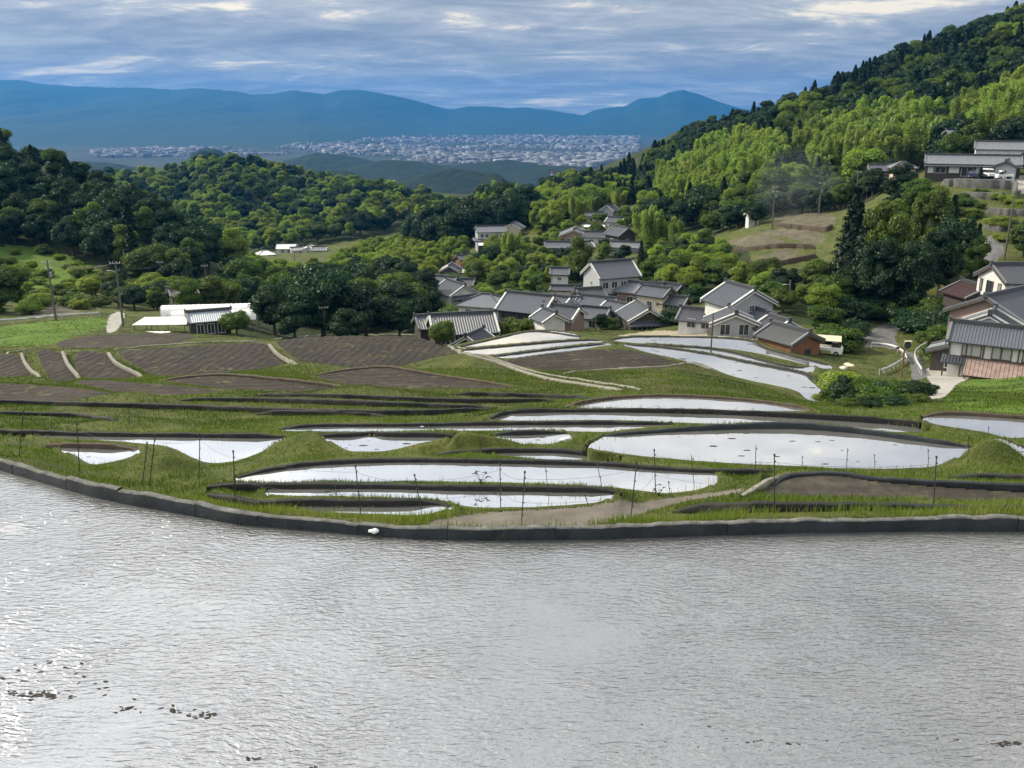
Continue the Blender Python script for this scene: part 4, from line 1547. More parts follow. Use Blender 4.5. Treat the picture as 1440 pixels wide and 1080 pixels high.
def scatter_trees(poly, dr, spacing, kinds, hr, group, labels, seed, clump=None, wide=(0.85, 1.2)):
    """trees on the ground inside an outline; poly is the outline of the ground as seen, dr the distances it spans"""
    r = np.random.default_rng(seed)
    P = np.array(poly, float)
    amin, amax = ray(P[:, 0].min(), 300)[0], ray(P[:, 0].max(), 300)[0]
    zz = np.array([float(ground_px(u, v, dr[0] * .9)[2]) for u, v in poly if 0 <= u <= 1440])
    zlo, zhi = zz.min(), zz.max()
    y = dr[0]
    out = 0
    row = 0
    while y < dr[1]:
        sp = spacing * (1 + 0.0006 * max(0, y - 250))
        x0, x1 = min(amin * y * 1.15, amin * y * 0.9), max(amax * y * 1.15, amax * y * 0.9)
        xs = np.arange(x0, x1, sp) + (row % 2) * sp / 2
        xs = xs + r.normal(0, sp * 0.22, len(xs))
        ys = y + r.normal(0, sp * 0.25, len(xs))
        zs_ = gz(xs, ys)
        px, py = project(xs, ys, zs_)
        ok = inside(P, px, py)
        for x_, y_, z_ in zip(xs[ok], ys[ok], zs_[ok]):
            if blocked(x_, y_):
                continue
            u = vnoise(np.array([x_ * 0.05]), np.array([y_ * 0.05]), seed)[0] if clump else r.random()
            u = min(max(u + r.normal(0, 0.12), 0), 0.999) if clump else u
            acc = 0
            for kd, w in kinds:
                acc += w
                if u < acc:
                    break
            hh_ = r.uniform(*hr)
            tree(kd, x_, y_, hh_ * (1.0 if kd != "cedar" else 1.05), band_label(labels[kd], z_, zlo, zhi, hh_, hr), group, r.uniform(*wide) * (1.45 if kd == "cedar" else 1.0), None, z_)
            out += 1
        y += sp * 0.87
        row += 1
    return out


def band_label(lab, z, zlo, zhi, h, hr):
    t = (z - zlo) / max(zhi - zlo, 1e-6)
    w = "at its foot" if t < .25 else "low on it" if t < .45 else "half way up" if t < .65 else "high on it" if t < .85 else "along its crest"
    f = (h - hr[0]) / max(hr[1] - hr[0], 1e-6)
    s = "small " if f < .33 else "" if f < .67 else "tall "
    return s + lab + ", " + w


KEEP_CLEAR = []     # (x, y, radius) round houses and roads


def blocked(x, y):
    return any((x - a) ** 2 + (y - b) ** 2 < c * c for a, b, c in KEEP_CLEAR)


def link_trees():
    for t in TREES:
        d = math.hypot(t["x"], t["y"])
        t["app"] = t["h"] / d
    TREES.sort(key=lambda t: -t["app"])
    count, rest = {}, []
    r = np.random.default_rng(77)
    first = {}
    for t in TREES:
        kind = t["kind"]
        nm, cat = CATS.get(kind, ("broadleaf_tree", "tree"))
        hid = not t["label"]
        count[nm] = count.get(nm, 0) + 1
        v = int(r.integers(0, len(PROTO[kind])))
        cm, tm, jm = PROTO[kind][v]
        s = t["h"] / HEIGHT.get(kind, 10.0)
        sc = (s * t["wide"], s * t["wide"], s)
        rz = r.uniform(0, 6.28)
        first.setdefault((kind, v), jm)
        if count[nm] > 295 and not t["parts"]:
            rest.append((kind, v, t, sc, rz))
            continue
        if t["parts"] or t["app"] * FPX > 62:
            root = empty(nm, (t["x"], t["y"], t["z"]), rz)
            root.scale = sc
            for pn, me in (("crown" if nm != "bamboo_clump" else "foliage", cm), ("trunk" if nm in ("cedar_tree", "broadleaf_tree") else "stems", tm)):
                c = bpy.data.objects.new(pn, me)
                COL.objects.link(c)
                c.parent = root
        else:
            root = bpy.data.objects.new(nm, jm)
            root.location = (t["x"], t["y"], t["z"])
            root.rotation_euler = (0, 0, rz)
            root.scale = sc
            COL.objects.link(root)
        tag(root, t["label"], cat, t["group"])
    print("TREES", count, "rest", len(rest))
    if rest:
        emit_forest(rest)


def emit_forest(rest):
    """the far wood that reads as one mass: one object of instanced crowns"""
    keys = sorted({(k, v) for k, v, *_ in rest})
    protos = []
    for k, v in keys:
        # a real tree of the scene lends its mesh
        me = PROTO[k][v][2]
        src = next((o for o in COL.objects if o.type == "MESH" and o.data == me), None)
        protos.append(src)
    have = [i for i, p in enumerate(protos) if p is not None]
    remap = {keys[i]: have.index(i) if i in have else 0 for i in range(len(keys))}
    me = bpy.data.meshes.new("forest")
    n = len(rest)
    me.vertices.add(n)
    me.vertices.foreach_set("co", np.array([(t["x"], t["y"], t["z"]) for _, _, t, _, _ in rest], np.float32).ravel())
    a1 = me.attributes.new("pick", "INT", "POINT")
    a1.data.foreach_set("value", np.array([remap[(k, v)] for k, v, *_ in rest], np.int32))
    a2 = me.attributes.new("size", "FLOAT_VECTOR", "POINT")
    a2.data.foreach_set("vector", np.array([sc for *_, sc, _ in rest], np.float32).ravel())
    a3 = me.attributes.new("turn", "FLOAT_VECTOR", "POINT")
    a3.data.foreach_set("vector", np.array([(0, 0, rz) for *_, rz in rest], np.float32).ravel())
    o = bpy.data.objects.new("forest", me)
    COL.objects.link(o)
    tag(o, kind="stuff")
    ng = bpy.data.node_groups.new("forest", "GeometryNodeTree")
    ng.interface.new_socket("Geometry", in_out="INPUT", socket_type="NodeSocketGeometry")
    ng.interface.new_socket("Geometry", in_out="OUTPUT", socket_type="NodeSocketGeometry")
    gi, go = ng.nodes.new("NodeGroupInput"), ng.nodes.new("NodeGroupOutput")
    join = ng.nodes.new("GeometryNodeJoinGeometry")
    for i in reversed(have):
        oi = ng.nodes.new("GeometryNodeObjectInfo")
        oi.transform_space = "ORIGINAL"
        oi.inputs["Object"].default_value = protos[i]
        oi.inputs["As Instance"].default_value = True
        ng.links.new(oi.outputs["Geometry"], join.inputs[0])
    iop = ng.nodes.new("GeometryNodeInstanceOnPoints")
    iop.inputs["Pick Instance"].default_value = True
    for nm, typ, sock in (("pick", "INT", "Instance Index"), ("size", "FLOAT_VECTOR", "Scale"), ("turn", "FLOAT_VECTOR", "Rotation")):
        na = ng.nodes.new("GeometryNodeInputNamedAttribute")
        na.data_type = typ
        na.inputs["Name"].default_value = nm
        if sock == "Rotation":
            e2r = ng.nodes.new("FunctionNodeEulerToRotation")
            ng.links.new(na.outputs["Attribute"], e2r.inputs[0])
            ng.links.new(e2r.outputs[0], iop.inputs[sock])
        else:
            ng.links.new(na.outputs["Attribute"], iop.inputs[sock])
    m2p = ng.nodes.new("GeometryNodeMeshToPoints")
    ng.links.new(gi.outputs[0], m2p.inputs[0])
    ng.links.new(m2p.outputs[0], iop.inputs["Points"])
    ng.links.new(join.outputs[0], iop.inputs["Instance"])
    ng.links.new(iop.outputs[0], go.inputs[0])
    md = o.modifiers.new("forest", "NODES")
    md.node_group = ng


def plant():
    G1 = "trees covering the steep dark hillside west of the greenhouses"
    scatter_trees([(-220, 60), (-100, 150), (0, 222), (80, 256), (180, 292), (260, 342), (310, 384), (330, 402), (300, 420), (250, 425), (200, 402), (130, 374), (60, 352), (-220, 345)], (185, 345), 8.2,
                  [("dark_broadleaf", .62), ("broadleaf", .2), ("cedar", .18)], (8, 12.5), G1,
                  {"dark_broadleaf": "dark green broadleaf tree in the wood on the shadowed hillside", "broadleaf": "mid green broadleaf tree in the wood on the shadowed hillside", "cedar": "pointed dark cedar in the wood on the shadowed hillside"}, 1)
    G2 = "trees on the rounded wooded hill across the valley"
    scatter_trees([(130, 256), (215, 246), (290, 230), (350, 235), (430, 252), (520, 266), (600, 284), (650, 300), (625, 314), (560, 325), (480, 339), (400, 350), (330, 358), (300, 362), (130, 340)], (480, 905), 10.0,
                  [("broadleaf", .36), ("light_broadleaf", .30), ("dark_broadleaf", .34)], (9, 14), G2,
                  {"dark_broadleaf": "dark green tree on the rounded wooded hill across the valley", "broadleaf": "mid green tree on the rounded wooded hill across the valley", "light_broadleaf": "pale green tree on the rounded wooded hill across the valley"}, 2, clump=True)
    G3 = "trees on the long wooded ridge above the bamboo"
    lab3 = {"dark_broadleaf": "dark green broadleaf tree on the long ridge above the bamboo", "broadleaf": "mid green broadleaf tree on the long ridge above the bamboo", "cedar": "dark pointed cedar on the long ridge above the bamboo", "light_broadleaf": "fresh green tree on the long ridge above the bamboo"}
    bam = [[(1140, 215), (1170, 192), (1230, 180), (1300, 192), (1308, 236), (1262, 250), (1180, 262), (1140, 262), (1125, 240)],
           [(940, 272), (1000, 238), (1050, 220), (1095, 235), (1100, 262), (1080, 285), (1000, 305), (930, 312)],
           [(1350, 212), (1380, 182), (1430, 150), (1520, 110), (1600, 160), (1500, 210), (1400, 215)]]
    scatter_trees([(1085, 262), (1250, 248), (1262, 262), (1205, 292), (1160, 300), (1095, 302), (1070, 318), (1000, 330), (990, 305)], (200, 330), 5.6, [("dark_broadleaf", .6), ("broadleaf", .4)], (5, 8.5), "dark trees under the bamboo groves",
                  {"dark_broadleaf": "dark green tree under the bamboo behind the hill terraces", "broadleaf": "mid green tree under the bamboo behind the hill terraces"}, 29)
    KB = "bamboo clumps in the groves below the long ridge"
    for q, b in enumerate(bam):
        scatter_trees(b, [(215, 345), (215, 430), (225, 330)][q], 5.8, [("bamboo", 1.0)], (11, 17), KB + (" above the long farmhouse" if q == 2 else ""),
                      {"bamboo": ["feathery yellow-green bamboo clump in the broad grove behind the hill terraces", "feathery yellow-green bamboo clump in the paler grove above the upper village", "feathery yellow-green bamboo clump on the slope above the long farmhouse"][q]}, 30 + q, wide=(1.0, 1.45))
    ridge = [(845, 262), (900, 236), (980, 194), (1080, 172), (1180, 130), (1300, 76), (1440, 34), (1600, -70), (1760, -130), (1760, 210), (1470, 215), (1440, 236), (1300, 240), (1250, 235), (1150, 280), (1000, 322), (930, 330), (860, 300), (800, 295), (765, 272)]
    nb = len(TREES)
    scatter_trees(ridge, (215, 830), 8.8, [("cedar", .38), ("dark_broadleaf", .32), ("broadleaf", .22), ("light_broadleaf", .08)], (9, 13), G3, lab3, 3, clump=True)
    keepl = TREES[:nb]
    for t in TREES[nb:]:
        px, py = project(t["x"], t["y"], t["z"])
        if any(inside(b, np.array([px]), np.array([py]))[0] for b in bam):
            continue
        keepl.append(t)
    TREES[:] = keepl
    G4 = "trees on the dark wooded knoll beyond the village"
    scatter_trees([(586, 352), (596, 322), (650, 330), (690, 300), (728, 300), (738, 318), (700, 335), (640, 352)], (330, 450), 6.5, [("dark_broadleaf", .72), ("bamboo", .28)], (14, 19), G4,
                  {"dark_broadleaf": "dark green tree on the knoll beyond the village", "bamboo": "yellow-green bamboo on the knoll beyond the village"}, 5, clump=True)
    G5 = "fresh green trees above the upper village"
    scatter_trees([(735, 322), (770, 275), (800, 262), (850, 262), (905, 285), (900, 298), (840, 302), (800, 322), (770, 330)], (300, 640), 7.5, [("light_broadleaf", .45), ("bamboo", .3), ("broadleaf", .25)], (8, 12), G5,
                  {"light_broadleaf": "fresh green tree on the slope above the upper village", "bamboo": "pale bamboo on the slope above the upper village", "broadleaf": "mid green tree on the slope above the upper village"}, 6, clump=True)
    G6 = "bushy trees along the valley floor"
    scatter_trees([(330, 398), (345, 372), (390, 392), (470, 388), (480, 366), (560, 345), (600, 352), (655, 350), (655, 372), (600, 396), (540, 400), (480, 402), (400, 408)], (250, 440), 7.5, [("light_broadleaf", .85), ("broadleaf", .15)], (5, 9), G6,
                  {"light_broadleaf": "pale green bushy tree on the valley floor before the wooded hill", "broadleaf": "mid green bushy tree on the valley floor before the wooded hill"}, 7, clump=True)
    G7 = "trees and bushes growing between the village houses"
    scatter_trees([(662, 384), (700, 350), (770, 365), (800, 375), (805, 415), (770, 424), (700, 412), (660, 405)], (195, 330), 5.2, [("broadleaf", .5), ("light_broadleaf", .3), ("dark_broadleaf", .2)], (4.5, 7.5), G7,
                  {"light_broadleaf": "pale green tree between the village houses", "broadleaf": "mid green tree between the village houses", "dark_broadleaf": "dark green tree between the village houses"}, 8)
    scatter_trees([(470, 470), (590, 470), (600, 440), (590, 410), (560, 400), (480, 408), (400, 415), (340, 415), (345, 440), (420, 455)], (142, 250), 6.0, [("dark_broadleaf", .75), ("broadleaf", .25)], (7, 11), "dark trees beside the lower village",
                  {"dark_broadleaf": "dark green tree in the thicket beside the lower village", "broadleaf": "mid green tree in the thicket beside the lower village"}, 9)
    scatter_trees([(735, 330), (800, 296), (910, 292), (960, 330), (930, 372), (900, 380), (800, 372), (760, 360)], (225, 400), 7.2, [("broadleaf", .45), ("light_broadleaf", .35), ("dark_broadleaf", .2)], (2.4, 4.4), "garden trees of the upper village",
                  {"light_broadleaf": "pale green tree among the upper village roofs", "broadleaf": "mid green tree among the upper village roofs", "dark_broadleaf": "dark green tree among the upper village roofs"}, 18, wide=(1.0, 1.4))
    scatter_trees([(560, 405), (700, 395), (830, 400), (960, 400), (985, 440), (960, 462), (860, 458), (720, 456), (640, 456), (560, 466)], (132, 240), 4.2, [("bush", .5), ("light_bush", .25), ("dark_bush", .25)], (1.6, 3.4), "garden bushes of the lower village",
                  {"light_bush": "pale green bush between the lower village houses", "bush": "mid green bush between the lower village houses", "dark_bush": "dark green bush between the lower village houses"}, 19, wide=(1.1, 1.7))
    scatter_trees([(1165, 500), (1190, 440), (1330, 440), (1345, 470), (1310, 490), (1262, 455), (1230, 452), (1200, 475)], (100, 160), 3.6, [("dark_bush", .6), ("bush", .4)], (1.8, 3.6), "undergrowth round the big clump by the road",
                  {"bush": "mid green bush in the undergrowth of the big roadside clump", "dark_bush": "dark bush in the undergrowth of the big roadside clump"}, 20, wide=(1.2, 1.9))
    scatter_trees([(1290, 262), (1440, 285), (1440, 345), (1395, 338), (1350, 345), (1300, 320)], (150, 205), 5.5, [("bush", .4), ("light_bush", .6)], (1.2, 2.4), "bushes on the terraces under the farmhouse",
                  {"bush": "mid green bush on the terraces under the farmhouse", "light_bush": "pale bush on the terraces under the farmhouse"}, 21, wide=(1.1, 1.7))
    scatter_trees([(-60, 350), (60, 350), (140, 380), (200, 410), (140, 440), (-60, 445)], (140, 240), 7.5, [("bush", .5), ("light_bush", .5)], (1.2, 2.8), "bushes on the meadow under the shadowed hillside",
                  {"bush": "mid green bush on the meadow under the shadowed hillside", "light_bush": "pale bush on the meadow under the shadowed hillside"}, 22, wide=(1.1, 1.7))
    G8 = "bushes on the slope below the hill terraces"
    scatter_trees([(905, 400), (930, 360), (985, 345), (1030, 384), (1085, 396), (1180, 400), (1190, 428), (1150, 450), (1100, 440), (1060, 420), (1010, 405), (950, 438), (925, 425)], (120, 250), 4.6,
                  [("broadleaf", .45), ("light_broadleaf", .38), ("dark_broadleaf", .17)], (3.0, 5.8), G8,
                  {"light_broadleaf": "pale green shrubby tree on the slope below the hill terraces", "broadleaf": "mid green shrubby tree on the slope below the hill terraces", "dark_broadleaf": "dark green shrubby tree on the slope below the hill terraces"}, 10, wide=(1.0, 1.5))
    G9 = "bushes below the dark hillside by the road"
    scatter_trees([(110, 395), (180, 400), (250, 412), (330, 412), (330, 436), (240, 440), (180, 438), (130, 420)], (150, 230), 5.5, [("broadleaf", .45), ("light_broadleaf", .25), ("dark_broadleaf", .3)], (3.5, 6.5), G9,
                  {"light_broadleaf": "pale green bush at the foot of the shadowed hillside", "broadleaf": "mid green bush at the foot of the shadowed hillside", "dark_broadleaf": "dark green bush at the foot of the shadowed hillside"}, 11, wide=(1.0, 1.4))
    # single trees that can be told apart
    for a in [
        ("dark_broadleaf", 388, 482, 392, "dark rounded tree at the corner behind the greenhouses", 0.9, 142), ("dark_broadleaf", 455, 480, 368, "tallest dark tree of the thicket behind the ploughed terrace", 1.1, 148),
        ("dark_broadleaf", 415, 480, 420, "low dark tree next to the greenhouse end", 1.2, 138), ("dark_broadleaf", 515, 480, 388, "broad dark tree above the crest of the ploughed terrace", 1.15, 150), ("dark_broadleaf", 562, 478, 412, "dark tree between the thicket and the long low house", 1.0, 150),
        ("dark_broadleaf", 490, 482, 430, "small dark tree at the crest of the ploughed terrace", 1.2, 140),
        ("broadleaf", 334, 480, 434, "bright green rounded bush tree beside the blue roofed shed", 1.25, 128), ("broadleaf", 622, 488, 446, "round green tree before the long low tiled house", 1.0, 118),
        ("light_broadleaf", 328, 385, 317, "sunlit tree at the end of the shadowed hillside", 1.0, 270), ("broadleaf", 2, 436, 358, "green tree beside the brown hill field by the road", 1.15, 150), ("broadleaf", -40, 440, 360, "tree beyond the brown hill field by the road", 1.15, 150),
        ("broadleaf", 812, 412, 333, "pointed bright green tree left of the tall gabled house", 0.75, 205), ("bamboo", 719, 383, 322, "yellow bamboo plume standing alone in the village", 1.0, 255), ("bamboo", 727, 384, 330, "lower yellow bamboo plume beside the taller one in the village", 1.0, 258),
        ("dark_broadleaf", 692, 388, 342, "dark tree left of the lone yellow bamboo", 0.9, 250), ("tall_cedar", 900, 402, 337, "thin black-green conifer right of the tall gabled house", 1.0, 190), ("light_broadleaf", 545, 392, 356, "yellowish bushy tree by the sunlit valley lane", 1.5, 290), ("light_broadleaf", 565, 390, 360, "second yellowish bushy tree by the sunlit valley lane", 1.4, 288),
        ("light_broadleaf", 520, 392, 362, "small yellowish tree at the west end of the valley lane", 1.4, 292), ("bamboo", 765, 345, 292, "pale feathery bamboo below the pylon", 0.8, 330), ("dark_broadleaf", 783, 325, 270, "dark tree behind the white gabled storehouse", 0.9, 360),
        ("bamboo", 915, 345, 290, "yellow bamboo at the edge of the upper village", 1.0, 245), ("bamboo", 935, 350, 300, "second yellow bamboo at the edge of the upper village", 1.0, 245), ("bamboo", 905, 330, 285, "yellow bamboo behind the upper village roofs", 1.0, 262), ("bamboo", 950, 345, 305, "low yellow bamboo above the shrubby slope", 1.0, 238),
        ("broadleaf", 1158, 474, 428, "rounded bush tree with reddish tips beside the brown barn", 1.6, 116), ("dark_broadleaf", 845, 470, 440, "clipped dark garden tree by the flooded terrace edge", 1.4, 140),
        ("tall_cedar", 1188, 440, 258, "very dark tall cedar at the paddy side of the big roadside clump", 1.3, 146), ("tall_cedar", 1206, 446, 292, "second dark cedar close to the tallest one in the big roadside clump", 1.3, 142), ("tall_cedar", 1322, 430, 272, "dark cedar rising behind the pale trunks of the big roadside clump", 1.1, 150), ("tall_cedar", 1255, 440, 300, "dark cedar in the middle of the big roadside clump", 1.2, 139), ("tall_cedar", 1362, 425, 312, "slim cedar at the house side of the big roadside clump", 1.0, 144), ("tall_broadleaf", 1236, 445, 256, "tall bright green tree in the big roadside clump", 0.62, 140), ("tall_dark_broadleaf", 1228, 450, 330, "dark lower tree in front of the big roadside clump", 0.85, 134),
        ("tall_broadleaf", 1295, 420, 258, "tall green tree with light top in the big roadside clump", 0.66, 148), ("tall_dark_broadleaf", 1275, 452, 318, "dark tree in the middle of the big roadside clump", 0.8, 132), ("tall_dark_broadleaf", 1315, 440, 300, "dark tree beside the pale trunks in the big roadside clump", 0.7, 138),
        ("tall_dark_broadleaf", 1348, 420, 302, "tall narrow tree at the house side of the big roadside clump", 0.62, 142), ("tall_broadleaf", 1365, 415, 330, "ivy covered tree above the tiled house", 0.8, 140), ("tall_dark_broadleaf", 1262, 300, 228, "dark tree standing below the yellow hill house", 1.15, 185),
        ("tall_broadleaf", 1288, 300, 240, "fresh green tree below the terrace wall of the long farmhouse", 1.0, 178), ("tall_dark_broadleaf", 1205, 452, 360, "dark tree at the foot of the tall cedar", 1.35, 136),
        ("broadleaf", 1438, 365, 308, "green tree at the frame edge by the winding lane", 1.1, 150), ("broadleaf", 1372, 470, 425, "yellow-green bush beside the brown tiled gable", 1.5, 118), ("broadleaf", 1345, 456, 432, "small bush on the bank behind the brown gable", 1.5, 124), ("dark_broadleaf", 1438, 262, 212, "dark tree at the end of the long farmhouse", 0.9, 205),
        ("light_broadleaf", 1220, 235, 205, "pale tree behind the small hill houses", 1.1, 240), ("tall_cedar", 1378, 252, 234, "small clipped conifer before the farmhouse annex", 1.6, 198),
    ]:
        kind, px, py, top, label, wide, d = a
        tree_px(kind, px, py, top, label, None, wide, d)
    # hedge-like bushes by the bend of the road
    HB = [(1178, 574, 540, 56, "bush"), (1200, 580, 527, 54, "dark_bush"), (1228, 582, 528, 53, "bush"), (1255, 582, 533, 53, "dark_bush"), (1282, 580, 535, 54, "dark_bush"), (1298, 570, 536, 57, "dark_bush"), (1240, 560, 530, 60, "bush"), (1190, 556, 524, 62, "light_bush"),
          (1215, 584, 550, 50, "bush"), (1270, 584, 552, 50, "bush"), (1165, 570, 548, 60, "light_bush"), (1190, 586, 558, 45, "bush"), (1222, 588, 556, 44, "dark_bush"), (1258, 588, 556, 44, "dark_bush"), (1290, 584, 554, 46, "bush")]
    for i, (px, py, top, d, kind) in enumerate(HB):
        tree_px(kind, px, py, top, {"bush": "mid green bush in the tall hedge at the road bend", "dark_bush": "dark green bush in the tall hedge at the road bend", "light_bush": "pale green bush at the paddy end of the tall hedge"}[kind], "hedge bushes at the road bend", 1.5, d)
    for px, py, top, d, lab in [(1320, 505, 480, 100, "bush on the bank above the guarded road"), (1335, 515, 492, 96, "flowering bush beside the yard entrance"), (1345, 498, 478, 104, "green bush against the side of the tiled house"), (1305, 480, 462, 112, "low bush by the utility pole on the bank"),
                                (860, 465, 447, 140, "garden bush below the gabled house"), (1000, 470, 456, 120, "low hedge before the two storey house"), (968, 466, 452, 128, "round hedge beside the flooded terraces"), (985, 466, 453, 126, "round dark hedge before the stepped roofs"),
                                (715, 462, 444, 132, "garden shrub in the courtyard of the brown gabled house"), (740, 463, 448, 132, "second garden shrub in the courtyard of the brown gabled house"), (1130, 478, 462, 112, "small bush behind the brown barn")]:
        tree_px("bush", px, py, top, lab, None, 1.2, d)

# ------------------------------------------------------------------ buildings
def tile_mat(name, col, rough=0.42, var=0.28):
    m, n, l, out = new_mat(name)
    b = n.new("ShaderNodeBsdfPrincipled")
    tcn = n.new("ShaderNodeTexCoord")
    nz = N(n, "ShaderNodeTexNoise", i_Scale=0.9, i_Detail=7, i_Roughness=0.75)
    l.new(tcn.outputs["Object"], nz.inputs["Vector"])
    n2 = N(n, "ShaderNodeTexNoise", i_Scale=6.0, i_Detail=3, i_Roughness=0.8)
    l.new(tcn.outputs["Object"], n2.inputs["Vector"])
    f = math_node(n, l, "MULTIPLY_ADD", n2.outputs[0], 0.5, math_node(n, l, "MULTIPLY", nz.outputs[0], 0.5))
    c = ramp(n, l, f, [(0.3, tuple(x * (1 - var) for x in col)), (0.55, col), (0.75, tuple(x * (1 + 1.5 * var) for x in col))])
    l.new(c, b.inputs["Base Color"])
    b.inputs["Roughness"].default_value = rough
    b.inputs["Specular IOR Level"].default_value = 0.6
    l.new(b.outputs[0], out.inputs[0])
    return m


M["tile"] = tile_mat("grey_roof_tile", (0.074, 0.084, 0.106))
M["tile_dark"] = tile_mat("dark_roof_tile", (0.045, 0.050, 0.064))
M["tile_pale"] = tile_mat("pale_roof_tile", (0.145, 0.158, 0.180))
M["tin_dark"] = tile_mat("dark_sheet_roof", (0.07, 0.075, 0.075), 0.6)
M["tin_blue"] = tile_mat("blue_grey_sheet_roof", (0.26, 0.31, 0.37), 0.45, 0.15)
M["tin_rust"] = plain("rusty_sheet_roof", (0.25, 0.185, 0.16), 0.8, 0.35, 1.2, bump=0.01)
M["tin_brown"] = plain("red_brown_sheet_roof", (0.045, 0.024, 0.022), 0.7, 0.3, 1.0)
M["tin_white"] = plain("white_sheet_roof", (0.78, 0.77, 0.74), 0.6, 0.1, 0.8)
M["ridge"] = tile_mat("ridge_tile", (0.055, 0.058, 0.068))
M["verge"] = tile_mat("verge_tile_glint", (0.15, 0.155, 0.17))  # paler than the roof: light glinting off the verges put into the colour
M["plaster"] = plain("white_plaster", (0.56, 0.56, 0.55), 0.9, 0.18, 0.7)
M["cream"] = plain("cream_wall", (0.55, 0.48, 0.36), 0.9, 0.12, 0.8)
M["grey_wall"] = plain("grey_board_wall", (0.33, 0.35, 0.37), 0.85, 0.15, 1.2, stretch=(1, 1, 6))
M["boards"] = plain("dark_board_wall", (0.055, 0.048, 0.045), 0.85, 0.35, 1.5, stretch=(5, 5, 0.6))
M["brown_boards"] = plain("brown_board_wall", (0.19, 0.095, 0.055), 0.85, 0.3, 1.5, stretch=(5, 5, 0.5))
M["taupe"] = plain("brown_clay_wall", (0.23, 0.165, 0.14), 0.9, 0.2, 1.0)
M["wood"] = plain("weathered_timber", (0.09, 0.07, 0.055), 0.85, 0.3, 3.0)
M["glass"] = plain("window_pane", (0.03, 0.038, 0.045), 0.12, 0.2, 1.0, spec=0.6)
M["shutter"] = plain("grey_shutter", (0.36, 0.37, 0.36), 0.6, 0.12, 1.0)
M["frame"] = plain("window_frame", (0.45, 0.46, 0.46), 0.6, 0.1, 1.0)
M["white_metal"] = plain("white_painted_metal", (0.50, 0.51, 0.51), 0.5, 0.12, 1.0)
M["steel"] = plain("galvanised_steel", (0.30, 0.31, 0.32), 0.5, 0.2, 2.0, metal=0.6)
M["dark_steel"] = plain("dark_steel_post", (0.035, 0.035, 0.037), 0.6, 0.3, 4.0)
M["stone"] = plain("stone_retaining_wall", (0.10, 0.10, 0.095), 0.95, 0.45, 1.6, bump=0.12, bump_scale=1.4)
M["pole"] = plain("concrete_pole", (0.11, 0.105, 0.095), 0.9, 0.2, 1.0)
M["plastic"] = plain("greenhouse_plastic", (0.80, 0.80, 0.78), 0.35, 0.06, 0.9, spec=0.4)
M["tyre"] = plain("tyre_rubber", (0.02, 0.02, 0.02), 0.85, 0.2, 3.0)
M["car_dark"] = plain("dark_blue_paint", (0.02, 0.03, 0.06), 0.25, 0.1, 1.0, spec=0.6)
M["car_white"] = plain("white_car_paint", (0.72, 0.72, 0.72), 0.3, 0.08, 1.0, spec=0.5)
M["wire"] = plain("black_cable", (0.02, 0.02, 0.02), 0.6, 0.1, 1.0)


def chevron(b, x, wide, half, ze, zt, th):
    """an inverted V along one gable end, one closed strip"""
    top = [(-half, ze), (0, zt), (half, ze)]
    i0 = len(b.v)
    for y, z in top:
        for xx in (x - wide / 2, x + wide / 2):
            b.v += [(xx, y, z), (xx, y, z - th)]
    for k in (0, 1):
        a, c = i0 + 4 * k, i0 + 4 * (k + 1)
        for q in ((a, c, c + 2, a + 2), (a + 1, a + 3, c + 3, c + 1), (a, a + 1, c + 1, c), (a + 2, c + 2, c + 3, a + 3)):
            b.f.append(q)
            b.m.append(0)
    for a in (i0, i0 + 8):
        b.f.append((a, a + 2, a + 3, a + 1))
        b.m.append(0)


def gable_roof(w, dp, hw, pitch, over, th=0.16, rib=0.38, end_over=0.45):
    """roof plates with tile ribs, ridge at x axis; returns builders (plates+ribs, ridge, verges)"""
    half = dp / 2 + over
    zt = hw + pitch * dp / 2 + 0.12
    ze = zt - pitch * half
    L = w / 2 + end_over
    roof, ridge, verge = MB(), MB(), [MB(), MB()]
    for s in (-1, 1):
        q = [(-L, s * half, ze), (L, s * half, ze), (L, 0, zt), (-L, 0, zt)]
        if s > 0:
            q = [q[1], q[0], q[3], q[2]]
        roof.slab(q, th)
        n = max(2, int(2 * L / rib))
        nl = Vector((0, s * pitch, 1)).normalized()
        for k in range(n):
            x = -L + (k + 0.5) * 2 * L / n
            r = rib * 0.22
            a0, a1 = Vector((x - r, s * half * 1.01, ze - 0.004)), Vector((x + r, s * half * 1.01, ze - 0.004))
            b0, b1 = Vector((x - r, s * 0.05, zt - 0.004)), Vector((x + r, s * 0.05, zt - 0.004))
            ta, tb = Vector((x, s * half * 1.01, ze)) + nl * r * 0.6, Vector((x, s * 0.05, zt)) + nl * r * 0.6
            roof.poly([a0, ta, tb, b0])
            roof.poly([ta, a1, b1, tb])
            roof.poly([a0, a1, ta])
    for b, e in zip(verge, (-1, 1)):
        chevron(b, e * (L - 0.13), 0.28, half, ze + .20, zt + .20, .17)
    ridge.box(0, 0, zt + 0.14, 2 * L + 0.1, 0.34, 0.36)
    ridge.box(0, 0, zt + 0.36, 2 * L + 0.16, 0.24, 0.10)
    for e in (-1, 1):
        ridge.box(e * (L + 0.02), 0, zt + 0.28, 0.22, 0.46, 0.62)
    return roof, ridge, verge, zt, ze, half, L


